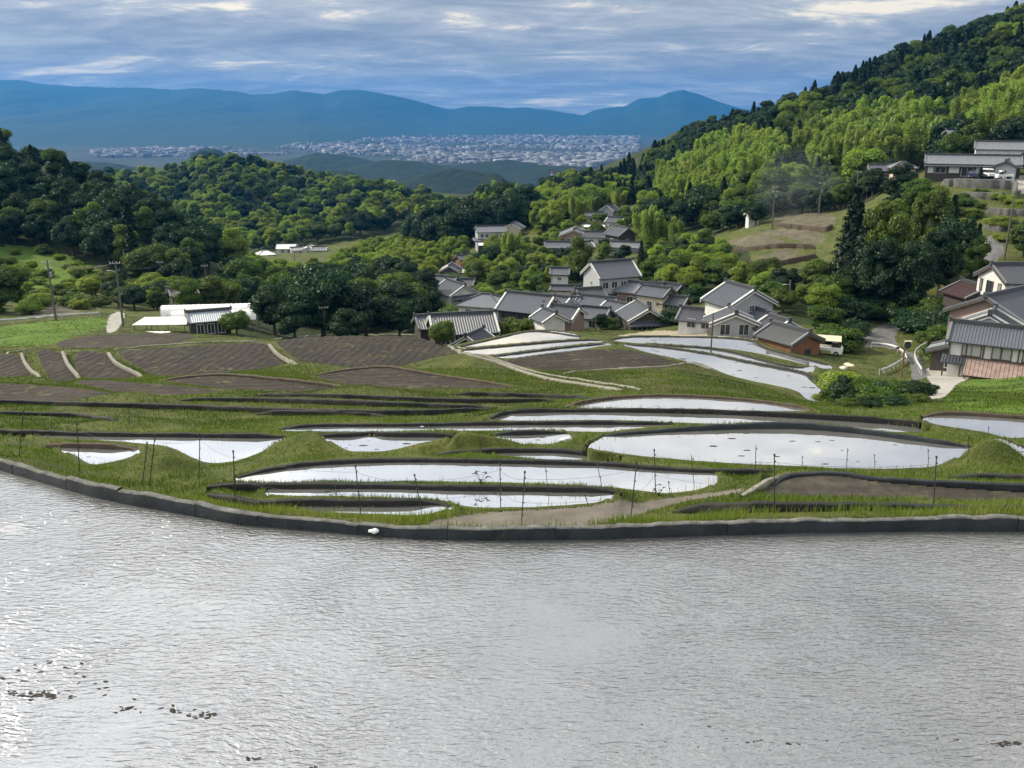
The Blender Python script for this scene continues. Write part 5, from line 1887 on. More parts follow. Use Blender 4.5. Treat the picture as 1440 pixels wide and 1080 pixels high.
def hip_roof(w, dp, hw, pitch, over, th=0.16, rib=0.38):
    hx, hy = w / 2 + over, dp / 2 + over
    zt = hw + pitch * dp / 2 + 0.12
    ze = zt - pitch * hy
    rl = max(0.2, hx - hy)
    roof, ridge = MB(), MB()
    A, B = Vector((-rl, 0, zt)), Vector((rl, 0, zt))
    c = [Vector((-hx, -hy, ze)), Vector((hx, -hy, ze)), Vector((hx, hy, ze)), Vector((-hx, hy, ze))]
    for poly in ([c[0], c[1], B, A], [c[2], c[3], A, B], [c[1], c[2], B], [c[3], c[0], A]):
        roof.poly(poly)
    lo = [v - Vector((0, 0, th)) for v in c]
    roof.poly(lo[::-1])
    for i in range(4):
        j = (i + 1) % 4
        roof.poly([c[i], lo[i], lo[j], c[j]])
    n = max(2, int(2 * hx / rib))
    for s in (-1, 1):
        for k in range(n):
            x = -hx + (k + .5) * 2 * hx / n
            top = 1.0 if abs(x) <= rl else max(0, 1 - (abs(x) - rl) / (hx - rl))
            if top < 0.06:
                continue
            y1 = s * hy * (1 - top)
            z1 = ze + (zt - ze) * top
            r = rib * .2
            roof.poly([(x - r, s * hy, ze + .003), (x, s * hy, ze + r), (x, y1, z1 + r), (x - r, y1, z1 + .003)])
            roof.poly([(x, s * hy, ze + r), (x + r, s * hy, ze + .003), (x + r, y1, z1 + .003), (x, y1, z1 + r)])
    ridge.box(0, 0, zt + .12, 2 * rl + .3, .3, .3)
    for cc, P in ((c[0], A), (c[3], A), (c[1], B), (c[2], B)):
        ridge.tube([cc + Vector((0, 0, .06)), P + Vector((0, 0, .1))], .14, 5)
    return roof, ridge, zt, ze


def pent_roof(w, dp, z, out, drop, sides, rib=0.38):
    """narrow skirt roof round a wall"""
    b = MB()
    hx, hy = w / 2, dp / 2
    for s in sides:
        if s in ("front", "back"):
            k = -1 if s == "front" else 1
            ex = out if True else 0
            q = [(-hx - ex * .6, k * (hy + out), z - drop), (hx + ex * .6, k * (hy + out), z - drop), (hx, k * (hy - .02), z), (-hx, k * (hy - .02), z)]
            if k > 0:
                q = [q[1], q[0], q[3], q[2]]
            b.slab(q, .13)
            n = max(2, int(w / rib))
            for i in range(n):
                x = -hx + (i + .5) * w / n
                r = rib * .2
                b.poly([(x - r, k * (hy + out), z - drop + .004), (x, k * (hy + out), z - drop + r), (x, k * hy, z + r), (x - r, k * hy, z + .004)])
                b.poly([(x, k * (hy + out), z - drop + r), (x + r, k * (hy + out), z - drop + .004), (x + r, k * hy, z + .004), (x, k * hy, z + r)])
            b.box(0, k * (hy + .08), z + .10, w, .2, .2)
        else:
            k = -1 if s == "left" else 1
            q = [(k * (hx + out), -hy - out * .6, z - drop - .004), (k * (hx + out), hy + out * .6, z - drop - .004), (k * (hx - .02), hy, z - .004), (k * (hx - .02), -hy, z - .004)]
            if k < 0:
                q = [q[1], q[0], q[3], q[2]]
            b.slab(q, .13)
            b.box(k * (hx + .08), 0, z + .096, .2, dp, .2)
    return b


def window(root, side, u, z, ww, wh, w, dp, pane="glass", frame="frame", mull=1, name="window"):
    """a framed opening; u along the wall from its middle, z of its foot"""
    y0 = -dp / 2 if side in ("front", "back") else -w / 2
    rz = {"front": 0, "right": math.pi / 2, "back": math.pi, "left": -math.pi / 2}[side]
    Mx = Matrix.Rotation(rz, 4, "Z")
    b = MB()
    t = 0.09
    for x in (-ww / 2, ww / 2):
        b.box(u + x, y0 - .04, z + wh / 2, t, .14, wh + t, M=Mx)
    for zz in (z, z + wh):
        b.box(u, y0 - .045, zz, ww - t, .13, t, M=Mx)
    for k in range(mull):
        b.box(u - ww / 2 + (k + 1) * ww / (mull + 1), y0 - .035, z + wh / 2, .06, .10, wh - t, M=Mx)
    f = b.build(name, M[frame], root)
    p = MB()
    p.box(u, y0 - .012, z + wh / 2, ww - t, .03, wh - t, M=Mx)
    p.build("pane", M[pane], f)
    return f


def house(label, px, py, d, w, dp, hw, rot, pitch=0.5, roof="tile", wall="plaster", over=0.6, hip=False, lower=None, pent=None, wins=(), z=None, name="house", cat="house", verge="verge",
          posts=0, gable=None, rib=0.38, group=None, clear=True, beams=None):
    """a tiled house; px, py is the middle of its foot in the photograph, d its distance"""
    x, y, zz = at_y(px, py, d)
    root = empty(name, (x, y, zz), math.radians(rot) - math.atan(x / y))
    tag(root, label, cat, group)
    if clear:
        KEEP_CLEAR.append((x, y, max(w, dp) * 0.62 + 1.0))
    if hip:
        rf, rd, zt, ze = hip_roof(w, dp, hw, pitch, over, rib=rib)
        vg = None
    else:
        rf, rd, vg, zt, ze, half, L = gable_roof(w, dp, hw, pitch, over, rib=rib)
    ro = rf.build("roof", M[roof], root)
    rd.build("ridge", M["ridge"], ro)
    if vg:
        for q in vg:
            q.build("verge", M[verge], ro)  # pale strip paints the bright reflection along the roof edge
    b = MB()
    hx, hy = w / 2, dp / 2
    bz = -2.5
    zg = hw + pitch * dp / 2 - 0.03
    c = [(-hx, -hy), (hx, -hy), (hx, hy), (-hx, hy)]
    if hip:
        b.box(0, 0, (hw + bz) / 2, w, dp, hw - bz)
        b.build("wall", M[wall], root)
    else:
        b.poly([(-hx, -hy, bz), (hx, -hy, bz), (hx, -hy, hw), (-hx, -hy, hw)])
        b.poly([(hx, hy, bz), (-hx, hy, bz), (-hx, hy, hw), (hx, hy, hw)])
        gi = 0
        b.poly([(hx, -hy, bz), (hx, hy, bz), (hx, hy, hw), (hx, 0, zg), (hx, -hy, hw)], 1 if gable else 0)
        b.poly([(-hx, hy, bz), (-hx, -hy, bz), (-hx, -hy, hw), (-hx, 0, zg), (-hx, hy, hw)], 1 if gable else 0)
        b.build("wall", [M[wall], M[gable or wall]], root)
        for e in (-1, 1):
            bb = MB()
            chevron(bb, e * (L - 0.06), .10, half, ze - .162, zt - .162, .2)
            bb.build("barge_board", M["plaster" if verge == "plaster" else "wood"], ro)  # white boards carry the bright roof-edge reflection in their colour
    if lower:
        mat, h = lower
        q = MB()
        q.box(0, 0, (h + bz) / 2, w + .08, dp + .08, h - bz)
        q.build("cladding", M[mat], root)
    if pent:
        z0, out, drop, sides = pent
        pent_roof(w, dp, z0, out, drop, sides, rib).build("lower_roof", M[roof], root)
    if beams:
        q = MB()
        for zb in beams[0]:
            q.box(0, -hy - .03, zb, w + .1, .12, .16)
        nb = beams[1]
        for k in range(nb):
            q.box(-hx + (k + .0) * w / max(nb - 1, 1), -hy - .025, (beams[0][0] + beams[0][-1]) / 2, .14, .10, beams[0][-1] - beams[0][0] - .18)
        q.build("timber_frame", M["wood"], root)
    for wn_ in wins:
        side, u, z_, ww, wh = wn_[:5]
        window(root, side, u, z_, ww, wh, w + (.08 if lower and z_ < lower[1] else 0), dp + (.08 if lower and z_ < lower[1] else 0), *(wn_[5:]))
    return root


def row(side, n, span, z, ww, wh, *rest):
    return [(side, -span / 2 + (k + .5) * span / n, z, ww, wh, *rest) for k in range(n)]


def emit_houses():
    H = house
    # tall storehouse-like house with white boarded gable
    H("tall two storey house with pale boarded gable and grey tiled roof", 857, 446, 165, 8.2, 6.2, 8.4, 30, 0.66, wall="grey_wall", lower=("taupe", 3.2), pent=(5.0, 1.7, 0.9, ("front", "left")), verge="plaster",
      wins=row("front", 4, 7.6, 6.2, 1.2, 1.2) + [("left", 0, 6.6, 0.5, 0.6), ("front", 1.5, 0.8, 1.4, 1.6)])
    H("low tiled house with pale roof joined behind the pale boarded gable", 900, 430, 162, 7.5, 5.0, 3.0, -16, 0.45, roof="tile_pale", wall="taupe", wins=row("front", 2, 5, .9, 1.2, 1.2))
    H("small cream walled outbuilding with grey roof under the shrubby slope", 921, 436, 152, 5.0, 4.2, 3.0, -28, 0.45, wall="cream", wins=[("front", 0, 1.0, .9, .9)])
    H("dark low shed with tiled roof next to the cream outbuilding", 940, 425, 160, 4.5, 3.6, 2.4, -30, 0.45, roof="tile_dark", wall="boards", wins=[("front", 0, .9, .9, .9)])
    H("single storey house whose dark gable faces the flooded terraces", 902, 466, 142, 6.6, 5.8, 2.7, 108, 0.55, wall="boards", verge="plaster", pent=(2.3, 1.0, .45, ("left",)), wins=[("left", -1.0, .4, 1.5, 1.5), ("left", 1.2, .4, 1.3, 1.5)])
    H("small house with two stepped grey roofs below the tall gabled house", 840, 446, 154, 6.6, 5.0, 2.3, -24, 0.48, wall="plaster", pent=(1.7, 1.2, .5, ("front",)), wins=row("front", 2, 4, .9, 1.1, 1.1))
    H("long low tiled house by the garden in the middle of the village", 822, 461, 146, 8.0, 4.4, 2.4, -18, 0.48, wall="plaster", wins=row("front", 3, 6, .7, 1.1, 1.1))
    H("little tiled lean-to house with white wall below the long low house", 798, 448, 156, 4.5, 4.0, 2.8, -26, 0.5, roof="tile_pale", wall="plaster", wins=[("front", 0, 1, 1, 1)])
    H("two storey house with broad grey roof and brown clay gable", 745, 466, 140, 7.9, 6.6, 4.1, -27, 0.55, wall="boards", gable="taupe", verge="plaster", pent=(2.2, 1.6, .7, ("front",)),
      wins=row("front", 5, 7.2, 2.5, 1.1, 1.25, "glass", "wood") + row("front", 3, 6, .2, 1.5, 1.2) + [("right", 0.6, 2.6, .9, 1.0)])
    H("annex with dark tiled roof at the foot of the brown clay gable", 790, 466, 136, 5.5, 4.4, 2.8, -27, 0.5, wall="taupe", roof="tile_dark", verge="plaster", wins=[("front", 0, .8, 1.2, 1.2)])
    H("small gate house with crossed tiled ridges by the village lane", 772, 468, 130, 3.6, 3.4, 2.3, -62, 0.55, wall="plaster", verge="plaster", wins=[("left", 0, .6, .8, 1.0)])
    H("modern white house with hipped grey roof", 684, 450, 160, 8.2, 6.6, 3.3, -22, 0.42, hip=True, roof="tile_pale", wall="plaster", wins=row("front", 3, 6.4, 1.4, 1.1, 1.1) + row("left", 2, 4, 1.4, .9, 1.0) + row("right", 2, 4, 1.4, .9, 1.0))
    H("long low dark house with wide grey tiled roof behind the round tree", 650, 481, 131, 9.2, 7.0, 2.4, 9, 0.52, wall="boards", verge="plaster", wins=row("front", 4, 8, .6, 1.3, 1.6))
    H("small wing with steep tiled gable below the wide low roof", 668, 495, 123, 4.6, 4.4, 1.4, 62, 0.6, roof="tile_dark", wall="boards", verge="plaster", wins=[("left", 0, .4, .9, .9)])
    H("side wing with grey roof at the west end of the wide low roof", 606, 476, 136, 4.2, 4.6, 2.4, 12, 0.5, wall="boards", wins=[("front", 0, .6, 1, 1)])
    H("house with layered grey gables facing the valley lane", 641, 428, 192, 8.0, 6.4, 3.0, 118, 0.55, wall="plaster", verge="plaster", pent=(2.6, 1.2, .5, ("left",)), wins=row("left", 2, 4, .7, 1.1, 1.2))
    H("house with long grey roof behind the layered gables", 618, 414, 208, 9.0, 5.6, 2.8, -30, 0.5, roof="tile", wall="taupe", wins=row("front", 3, 6, .7, 1.1, 1.1))
    H("low white walled shed beside the layered gables", 603, 413, 205, 4.0, 3.2, 2.2, -8, 0.3, roof="tile_pale", wall="plaster", wins=[("front", 0, .7, .8, .8)])
    H("square house with hipped grey roof at the thicket edge", 587, 405, 226, 7.0, 6.4, 2.6, -15, 0.5, hip=True, wall="cream", wins=row("front", 2, 4, .7, 1.1, 1.1))
    H("pale roofed house half hidden at the thicket edge", 527, 404, 235, 7.5, 5.5, 2.6, 14, 0.45, roof="tile_pale", wall="plaster", wins=row("front", 2, 5, .7, 1.1, 1.1))
    H("tiny white roofed hut among trees in the thicket", 566, 424, 190, 3.2, 3.0, 2.0, 20, 0.4, roof="tin_white", wall="plaster", name="hut", cat="hut", wins=[("front", 0, .7, .7, .7)])
    H("white storehouse with bright pyramid roof by the sunlit lane", 600, 380, 305, 5.2, 4.8, 3.4, 10, 0.5, hip=True, roof="tin_white", wall="plaster", name="storehouse", cat="storehouse", wins=[("front", 0, 1.4, .8, .9)])
    H("low shed with grey roof beside the pyramid roofed storehouse", 580, 380, 308, 6.0, 4.0, 2.2, 8, 0.35, roof="tile", wall="taupe", name="shed", cat="shed", wins=[("front", 0, .7, .9, .8)])
    H("dark house with grey gable facing up the valley by the sunlit lane", 634, 390, 280, 6.5, 5.4, 2.6, 82, 0.55, wall="boards", verge="plaster", wins=[("left", 0, .5, 1.6, 1.3)])
    H("long white garden storehouse with narrow grey roof by the lane", 668, 399, 258, 12.0, 3.2, 2.0, -2, 0.4, roof="tile_dark", wall="plaster", name="storehouse", cat="storehouse", wins=row("front", 3, 9, .7, .8, .7))
    H("low grey roofed house beside the lane under the bamboo plume", 700, 398, 256, 6.0, 4.0, 2.4, -12, 0.45, roof="tile", wall="grey_wall", wins=row("front", 2, 4, .7, 1, 1))
    H("tall grey two storey house high at the head of the village", 690, 347, 330, 10.5, 7.0, 6.0, 8, 0.42, roof="tile", wall="grey_wall", pent=(3.2, 1.3, .5, ("front", "left")), wins=row("front", 5, 9, 3.9, 1.2, 1.2) + row("front", 4, 9, .9, 1.4, 1.4))
    H("low white fronted annex below the tall grey house", 686, 352, 322, 7.0, 3.6, 2.2, 6, 0.3, roof="tin_white", wall="boards", name="annex", cat="annex", wins=row("front", 2, 5, .6, 1.2, 1.0))
    H("cream gabled house beside the tall grey house", 722, 335, 338, 7.5, 6.6, 4.0, 76, 0.5, roof="tile_pale", wall="cream", verge="plaster", wins=[("left", 0, 1.4, 1.1, 1.1)])
    H("small house with dark roof in the trees above the cream gable", 736, 313, 378, 7.0, 5.5, 3.4, 18, 0.5, roof="tile_dark", wall="plaster", wins=row("front", 2, 5, .9, 1.1, 1.1))
    H("long low house with white panels and grey roof behind the pointed tree", 788, 361, 255, 8.2, 5.0, 3.0, -3, 0.42, roof="tile", wall="boards", wins=[("front", -2.9, .4, 1.3, 2.0, "plaster"), ("front", -.9, .4, 1.6, 1.9), ("front", 1.2, .4, 1.3, 2.0, "plaster"), ("front", 3.1, .4, 1.2, 1.9)])
    H("wide white edged gable facing down the valley", 808, 342, 276, 7.5, 8.2, 2.8, 86, 0.42, roof="tile", wall="taupe", verge="plaster", wins=[("left", -1.6, .8, 1.1, 1.1), ("left", 1.6, .8, 1.1, 1.1)])
    H("dark roofed long house behind the wide white edged gable", 845, 345, 272, 10.0, 5.0, 2.8, -6, 0.45, roof="tile_dark", wall="plaster", wins=row("front", 3, 8, .8, 1.2, 1.2))
    H("house with steep grey roof and dark gable in the upper village", 872, 345, 262, 6.5, 6.0, 3.4, -52, 0.62, roof="tile", wall="boards", wins=[("front", 0, 1, 1.2, 1.2), ("right", 0, 1.2, 1, 1)])
    H("low white house with spreading roofs at the foot of the yellow bamboo", 880, 357, 250, 8.0, 4.6, 2.2, -8, 0.4, roof="tile_pale", wall="plaster", pent=(1.9, 1.0, .35, ("front",)), wins=row("front", 2, 5, .5, 1.1, .9))
    H("flat pale roofed shed in the upper village", 835, 327, 305, 6.8, 4.0, 2.2, 2, 0.18, roof="tin_white", wall="grey_wall", name="shed", cat="shed", wins=row("front", 2, 4, .7, .9, .8))
    H("small white walled house above the flat pale shed", 836, 313, 328, 6.2, 4.4, 2.6, -6, 0.4, roof="tile", wall="plaster", wins=row("front", 2, 4, .8, .9, .9))
    H("little house with pointed grey gable topmost in the upper village", 857, 306, 338, 5.2, 5.0, 3.0, 66, 0.65, roof="tile", wall="grey_wall", verge="plaster", wins=[("left", 0, 1.0, 1.0, 1.0)])
    H("house with rising grey roof at the wood edge of the upper village", 889, 305, 345, 8.0, 5.0, 3.0, 24, 0.5, roof="tile", wall="plaster", wins=row("front", 3, 6, .9, 1.1, 1.1))
    H("narrow white walled outhouse under the pointed bright tree", 787, 400, 202, 3.8, 4.0, 2.8, -2, 0.4, roof="tile", wall="plaster", name="outhouse", cat="outhouse", wins=[("front", 0, 1.4, .8, .6)])
    H("white garden wall shed with tiled coping below the outhouse", 797, 417, 190, 6.4, 2.6, 1.7, -4, 0.35, roof="tile_dark", wall="plaster", name="shed", cat="shed", wins=[("front", 1.2, .5, .7, .6)])
    # stepped house above the flooded terraces
    H("two storey house with stepped grey roofs above the flooded terraces", 1036, 465, 120, 5.6, 7.0, 4.3, 128, 0.52, roof="tile", wall="plaster", gable="grey_wall", verge="plaster", pent=(2.5, 1.8, .8, ("front", "left")), wins=[("left", 0, 3.3, .8, .8), ("front", 0, 2.9, 2.6, 1.0)])
    H("front porch house with low grey gable below the stepped roofs", 1028, 468, 113, 3.2, 5.4, 1.7, 104, 0.42, roof="tile", wall="boards", gable="grey_wall", verge="plaster", wins=[("left", -1.2, .1, 1.3, 1.4), ("left", 1.2, .1, 1.3, 1.4)])
    H("low wing with grey roof and hedge at the west of the stepped house", 987, 463, 122, 5.6, 4.2, 1.7, -14, 0.45, roof="tile_dark", wall="plaster", wins=row("front", 2, 4, .6, 1.2, 1.2))
    H("wing with blue grey roof between stepped house and brown barn", 1072, 472, 116, 4.6, 5.0, 1.9, 130, 0.5, roof="tile", wall="plaster", verge="plaster", wins=[("front", 0, .9, 1.4, 1.2)])
    H("narrow white wing directly behind the brown barn", 1092, 480, 111, 3.4, 4.4, 1.8, 130, 0.5, roof="tile_dark", wall="plaster", verge="plaster", wins=[("front", 0, .9, .9, 1.0)])
    H("brown boarded barn with dark sheet roof at the paddy edge", 1107, 501, 102, 5.2, 4.8, 2.3, 138, 0.42, roof="tin_dark", wall="brown_boards", name="barn", cat="barn", over=0.4, wins=[("left", 0.4, .7, .8, .7, "glass", "wood")], rib=0.3)
    # houses by the guarded road
    r = H("long white walled house with timber frames and weathered tiled roof", 1440, 531, 88, 14.2, 4.4, 3.75, 0, 0.52, roof="tile", wall="plaster", rib=0.30, beams=((1.95, 3.6), 10),
          wins=[("front", -5.05 + k * 2.75, 2.1, 1.75, 1.45, "shutter", "wood") for k in range(4)])
    # wide tin lean-to on posts before it
    q = MB()
    q.slab([(-5.4, -5.0, .75), (7.6, -5.0, .75), (7.6, -2.32, 1.86), (-5.4, -2.32, 1.86)], .06)
    for k in range(34):
        x = -5.3 + k * .385
        q.poly([(x - .05, -5.0, .754), (x, -5.0, .81), (x, -2.32, 1.92), (x - .05, -2.32, 1.864)])
        q.poly([(x, -5.0, .81), (x + .05, -5.0, .754), (x + .05, -2.32, 1.864), (x, -2.32, 1.92)])
    lt = q.build("lean_to_roof", M["tin_rust"], r)
    q = MB()
    q.slab([(-2.6, -5.62, .48), (7.6, -5.62, .48), (7.6, -5.03, .70), (-2.6, -5.03, .70)], .05)
    q.build("pale_sheet", M["tin_white"], lt)
    q = MB()
    for k in range(6):
        q.box(-5.2 + k * 2.5, -4.8, -.9, .14, .14, 3.2)
    q.box(1, -4.8, .62, 13, .1, .14)
    q.build("lean_to_posts", M["wood"], lt)["kind"] = "stuff"
    pr = MB()
    pr.slab([(-7.7, -3.6, 1.45), (-5.5, -3.6, 1.45), (-5.5, -2.24, 2.0), (-7.7, -2.24, 2.0)], .12)
    for k in range(7):
        x = -7.55 + k * .3
        pr.poly([(x - .07, -3.6, 1.455), (x, -3.6, 1.54), (x, -2.26, 2.08), (x - .07, -2.26, 2.0)])
        pr.poly([(x, -3.6, 1.54), (x + .07, -3.6, 1.455), (x + .07, -2.26, 2.0), (x, -2.26, 2.08)])
    pr.build("porch_roof", M["tile_dark"], r)
    pb = MB()
    for x in (-7.4, -5.8):
        pb.box(x, -3.4, -.3, .14, .14, 3.4)
    pb.build("porch_posts", M["wood"], r)["kind"] = "stuff"
    H("small dark shed with pale lean roofs at the yard side of the white walled house", 1335, 520, 93, 2.4, 3.6, 2.3, 82, 0.4, roof="tile_pale", wall="boards", name="shed", cat="shed", wins=[("left", 0, .5, .8, 1.0)])
    H("brown clay gable house with bright tiled slopes behind the white walled house", 1405, 481, 104, 9.6, 8.2, 4.0, 66, 0.48, roof="tile", wall="taupe", verge="verge", rib=.32, wins=[("left", 2.6, 1.6, 1.0, 1.0, "glass", "wood")])
    H("low hooded tiled gable in front of the brown clay gable", 1388, 488, 96, 3.0, 5.2, 2.6, 84, 0.5, roof="tile_dark", wall="plaster", verge="plaster", rib=.32, wins=[("left", 0, .8, 1.0, 1.0)])
    H("upper white house with timber strips and dark hooded gable", 1432, 455, 119, 9.5, 6.4, 6.4, 34, 0.5, roof="tile_dark", wall="plaster", gable="plaster", rib=.34, pent=(3.6, 1.3, .6, ("front", "left")),
      wins=[("left", -2.2, 4.3, .5, 1.6, "plaster", "wood"), ("left", -.2, 4.3, 1.4, 1.6, "glass", "wood"), ("left", 2.0, 4.3, .6, 1.6, "plaster", "wood"), ("front", -2.6, 4.3, 1.6, 1.5, "shutter", "wood"), ("front", 1, 4.3, 1.6, 1.5, "shutter", "wood")])
    H("red brown sheet roofed shed at the wood side of the upper white house", 1366, 431, 124, 5.0, 5.6, 1.9, 128, 0.42, roof="tin_brown", wall="boards", name="shed", cat="shed", wins=[("front", 0, .5, .9, .8)])
    for lab, px, py, d, w, dp_, hw, rot, rf_, wl_ in [
        ("small tiled storehouse with white walls between the long dark roof and the modern white house", 708, 462, 146, 3.6, 3.4, 2.2, 20, "tile", "plaster"),
        ("low grey roofed shed above the layered gables", 652, 410, 214, 5.0, 3.6, 2.0, -14, "tile_dark", "boards"),
        ("narrow tiled house squeezed behind the brown clay gable", 782, 446, 152, 5.0, 3.8, 2.6, -32, "tile", "plaster"),
        ("grey tiled house half hidden beneath the tall pale gable", 828, 432, 160, 4.6, 3.6, 2.4, 24, "tile_dark", "taupe"),
        ("little gabled house right below the tall pale gable", 868, 452, 148, 4.4, 3.6, 2.2, -40, "tile", "plaster"),
        ("tiled shed with dark walls at the shrubby edge of the lower village", 948, 440, 150, 4.0, 3.2, 1.9, -20, "tile_dark", "boards"),
        ("small grey roofed house at the thicket side of the layered gables", 592, 424, 196, 5.4, 4.0, 2.3, 24, "tile", "plaster"),
        ("low tiled house among bushes by the lane to the upper village", 735, 402, 240, 6.0, 4.0, 2.4, -20, "tile", "plaster"),
        ("dark roofed house in the trees under the tall grey house", 705, 368, 300, 6.5, 4.6, 2.6, 14, "tile_dark", "plaster"),
        ("grey roofed cottage on the slope between the two parts of the village", 755, 372, 268, 5.6, 4.2, 2.5, -30, "tile", "plaster"),
        ("tiny grey house at the bend of the upper village lane", 820, 356, 262, 4.6, 3.8, 2.2, 30, "tile_pale", "plaster"),
        ("small tiled house uphill of the steep dark gable", 866, 322, 305, 5.6, 4.4, 2.6, -24, "tile", "plaster"),
        ("pale roofed house below the rising grey roof", 905, 318, 315, 5.6, 4.2, 2.4, 18, "tile_pale", "grey_wall"),
        ("brown walled shed by the sunlit lane below the bamboo plume", 652, 372, 300, 4.6, 3.6, 2.2, 34, "tile", "brown_boards"),
    ]:
        H(lab, px, py, d, w, dp_, hw, rot, 0.5, roof=rf_, wall=wl_, verge="plaster" if wl_ == "plaster" else "verge", wins=row("front", 2, w * .7, .7, .9, .9) + [("left", 0, .7, .9, .9), ("right", 0, .7, .9, .9)])
    # hill farm
    H("long single storey farmhouse on the hillside with open car bays", 1364, 248, 208, 19.0, 7.0, 3.0, 3, 0.42, roof="tile_pale", wall="boards", pent=(2.75, .9, .35, ("front",)),
      wins=[("front", -8.4, .8, 1.1, 1.4, "plaster"), ("front", -6.4, .8, 2.2, 1.3), ("front", -3.6, .9, 2.0, 1.3, "plaster"), ("front", -.9, .2, 2.4, 2.0), ("front", 1.4, .9, 1.1, 1.3, "plaster"), ("front", 4.2, 0, 2.8, 2.2, "boards", "wood", 0), ("front", 7.3, 0, 2.6, 2.2, "boards", "wood", 0)])
    H("taller grey roofed house rising behind the long farmhouse", 1405, 243, 217, 11.5, 6.5, 5.6, 3, 0.42, roof="tile_pale", wall="plaster", wins=row("front", 3, 8, 3.4, 1.2, 1.0))
    H("small grey shed with dark gable at the end of the long farmhouse", 1413, 249, 202, 3.4, 4.0, 2.4, 84, 0.45, roof="tile_dark", wall="grey_wall", name="shed", cat="shed", wins=[("left", 0, .8, .8, .8)])
    H("pale gabled house at the frame edge above the farmhouse", 1450, 224, 226, 6, 6, 4.2, 60, 0.5, roof="tile_pale", wall="cream", wins=[("left", 0, 1.6, 1, 1)])
    H("small cream house with pale hipped roof on the hill", 1267, 254, 215, 4.8, 4.6, 3.2, 12, 0.45, hip=True, roof="tile_pale", wall="cream", wins=[("front", 0, 1, 1.1, 1.1)])
    H("low dark roofed house beside the small cream hill house", 1238, 253, 220, 5.6, 4.2, 2.4, 4, 0.45, roof="tile", wall="boards", wins=row("front", 2, 4, .7, .9, .9))
    H("lone pale roof among trees high above the farmhouse", 1342, 201, 252, 4.6, 4.0, 2.4, 24, 0.45, roof="tile_pale", wall="boards", wins=[("front", 0, .7, .9, .9)])
    H("white hut by the hill terraces", 1058, 309, 222, 2.6, 2.2, 1.3, 20, 0.45, roof="tin_white", wall="plaster", name="hut", cat="hut", wins=[("front", 0, .7, .8, .8)])
    # valley floor hamlet
    for i, (px, py, d, w, rot, roof_, lab) in enumerate([(374, 365, 428, 8, 12, "tin_white", "pale hipped house first of the hamlet before the wooded hill"), (404, 356, 452, 9, -12, "tin_white", "bright roofed house with broad gable in the valley hamlet"),
                                                         (418, 359, 446, 6, 10, "tile_pale", "small pale house between the bright roofs of the valley hamlet"), (436, 358, 448, 8, 80, "tin_white", "white gabled house of the valley hamlet with a dark doorway"), (450, 359, 445, 7, -10, "tile_pale", "last pale house of the valley hamlet by the fresh green trees"),
                                                         (492, 376, 372, 6, 20, "tile_pale", "white roof peeping from trees beyond the dark thicket")]):
        H(lab, px, py, d, w, w * .8, 2.9, rot, 0.45, hip=(i == 0), roof=roof_, wall="plaster", verge="plaster", wins=row("front", 2, w * .7, .8, 1.2, 1.2) + row("left", 1, 2, .6, 1.4, 1.6))
    # farm yard by the road
    H("dark walled shed with blue grey sheet roof before the greenhouses", 296, 469, 130, 5.6, 4.4, 2.5, 4, 0.36, roof="tin_blue", wall="boards", name="shed", cat="shed", over=.5, wins=row("front", 3, 4.4, .5, 1.0, 1.5, "glass", "frame"), rib=.3)
    H("low dark shed at the back corner of the greenhouses", 258, 424, 158, 4.2, 3.4, 1.6, 10, 0.45, roof="tin_dark", wall="boards", name="shed", cat="shed", wins=[("front", 0, .4, .8, .7)])


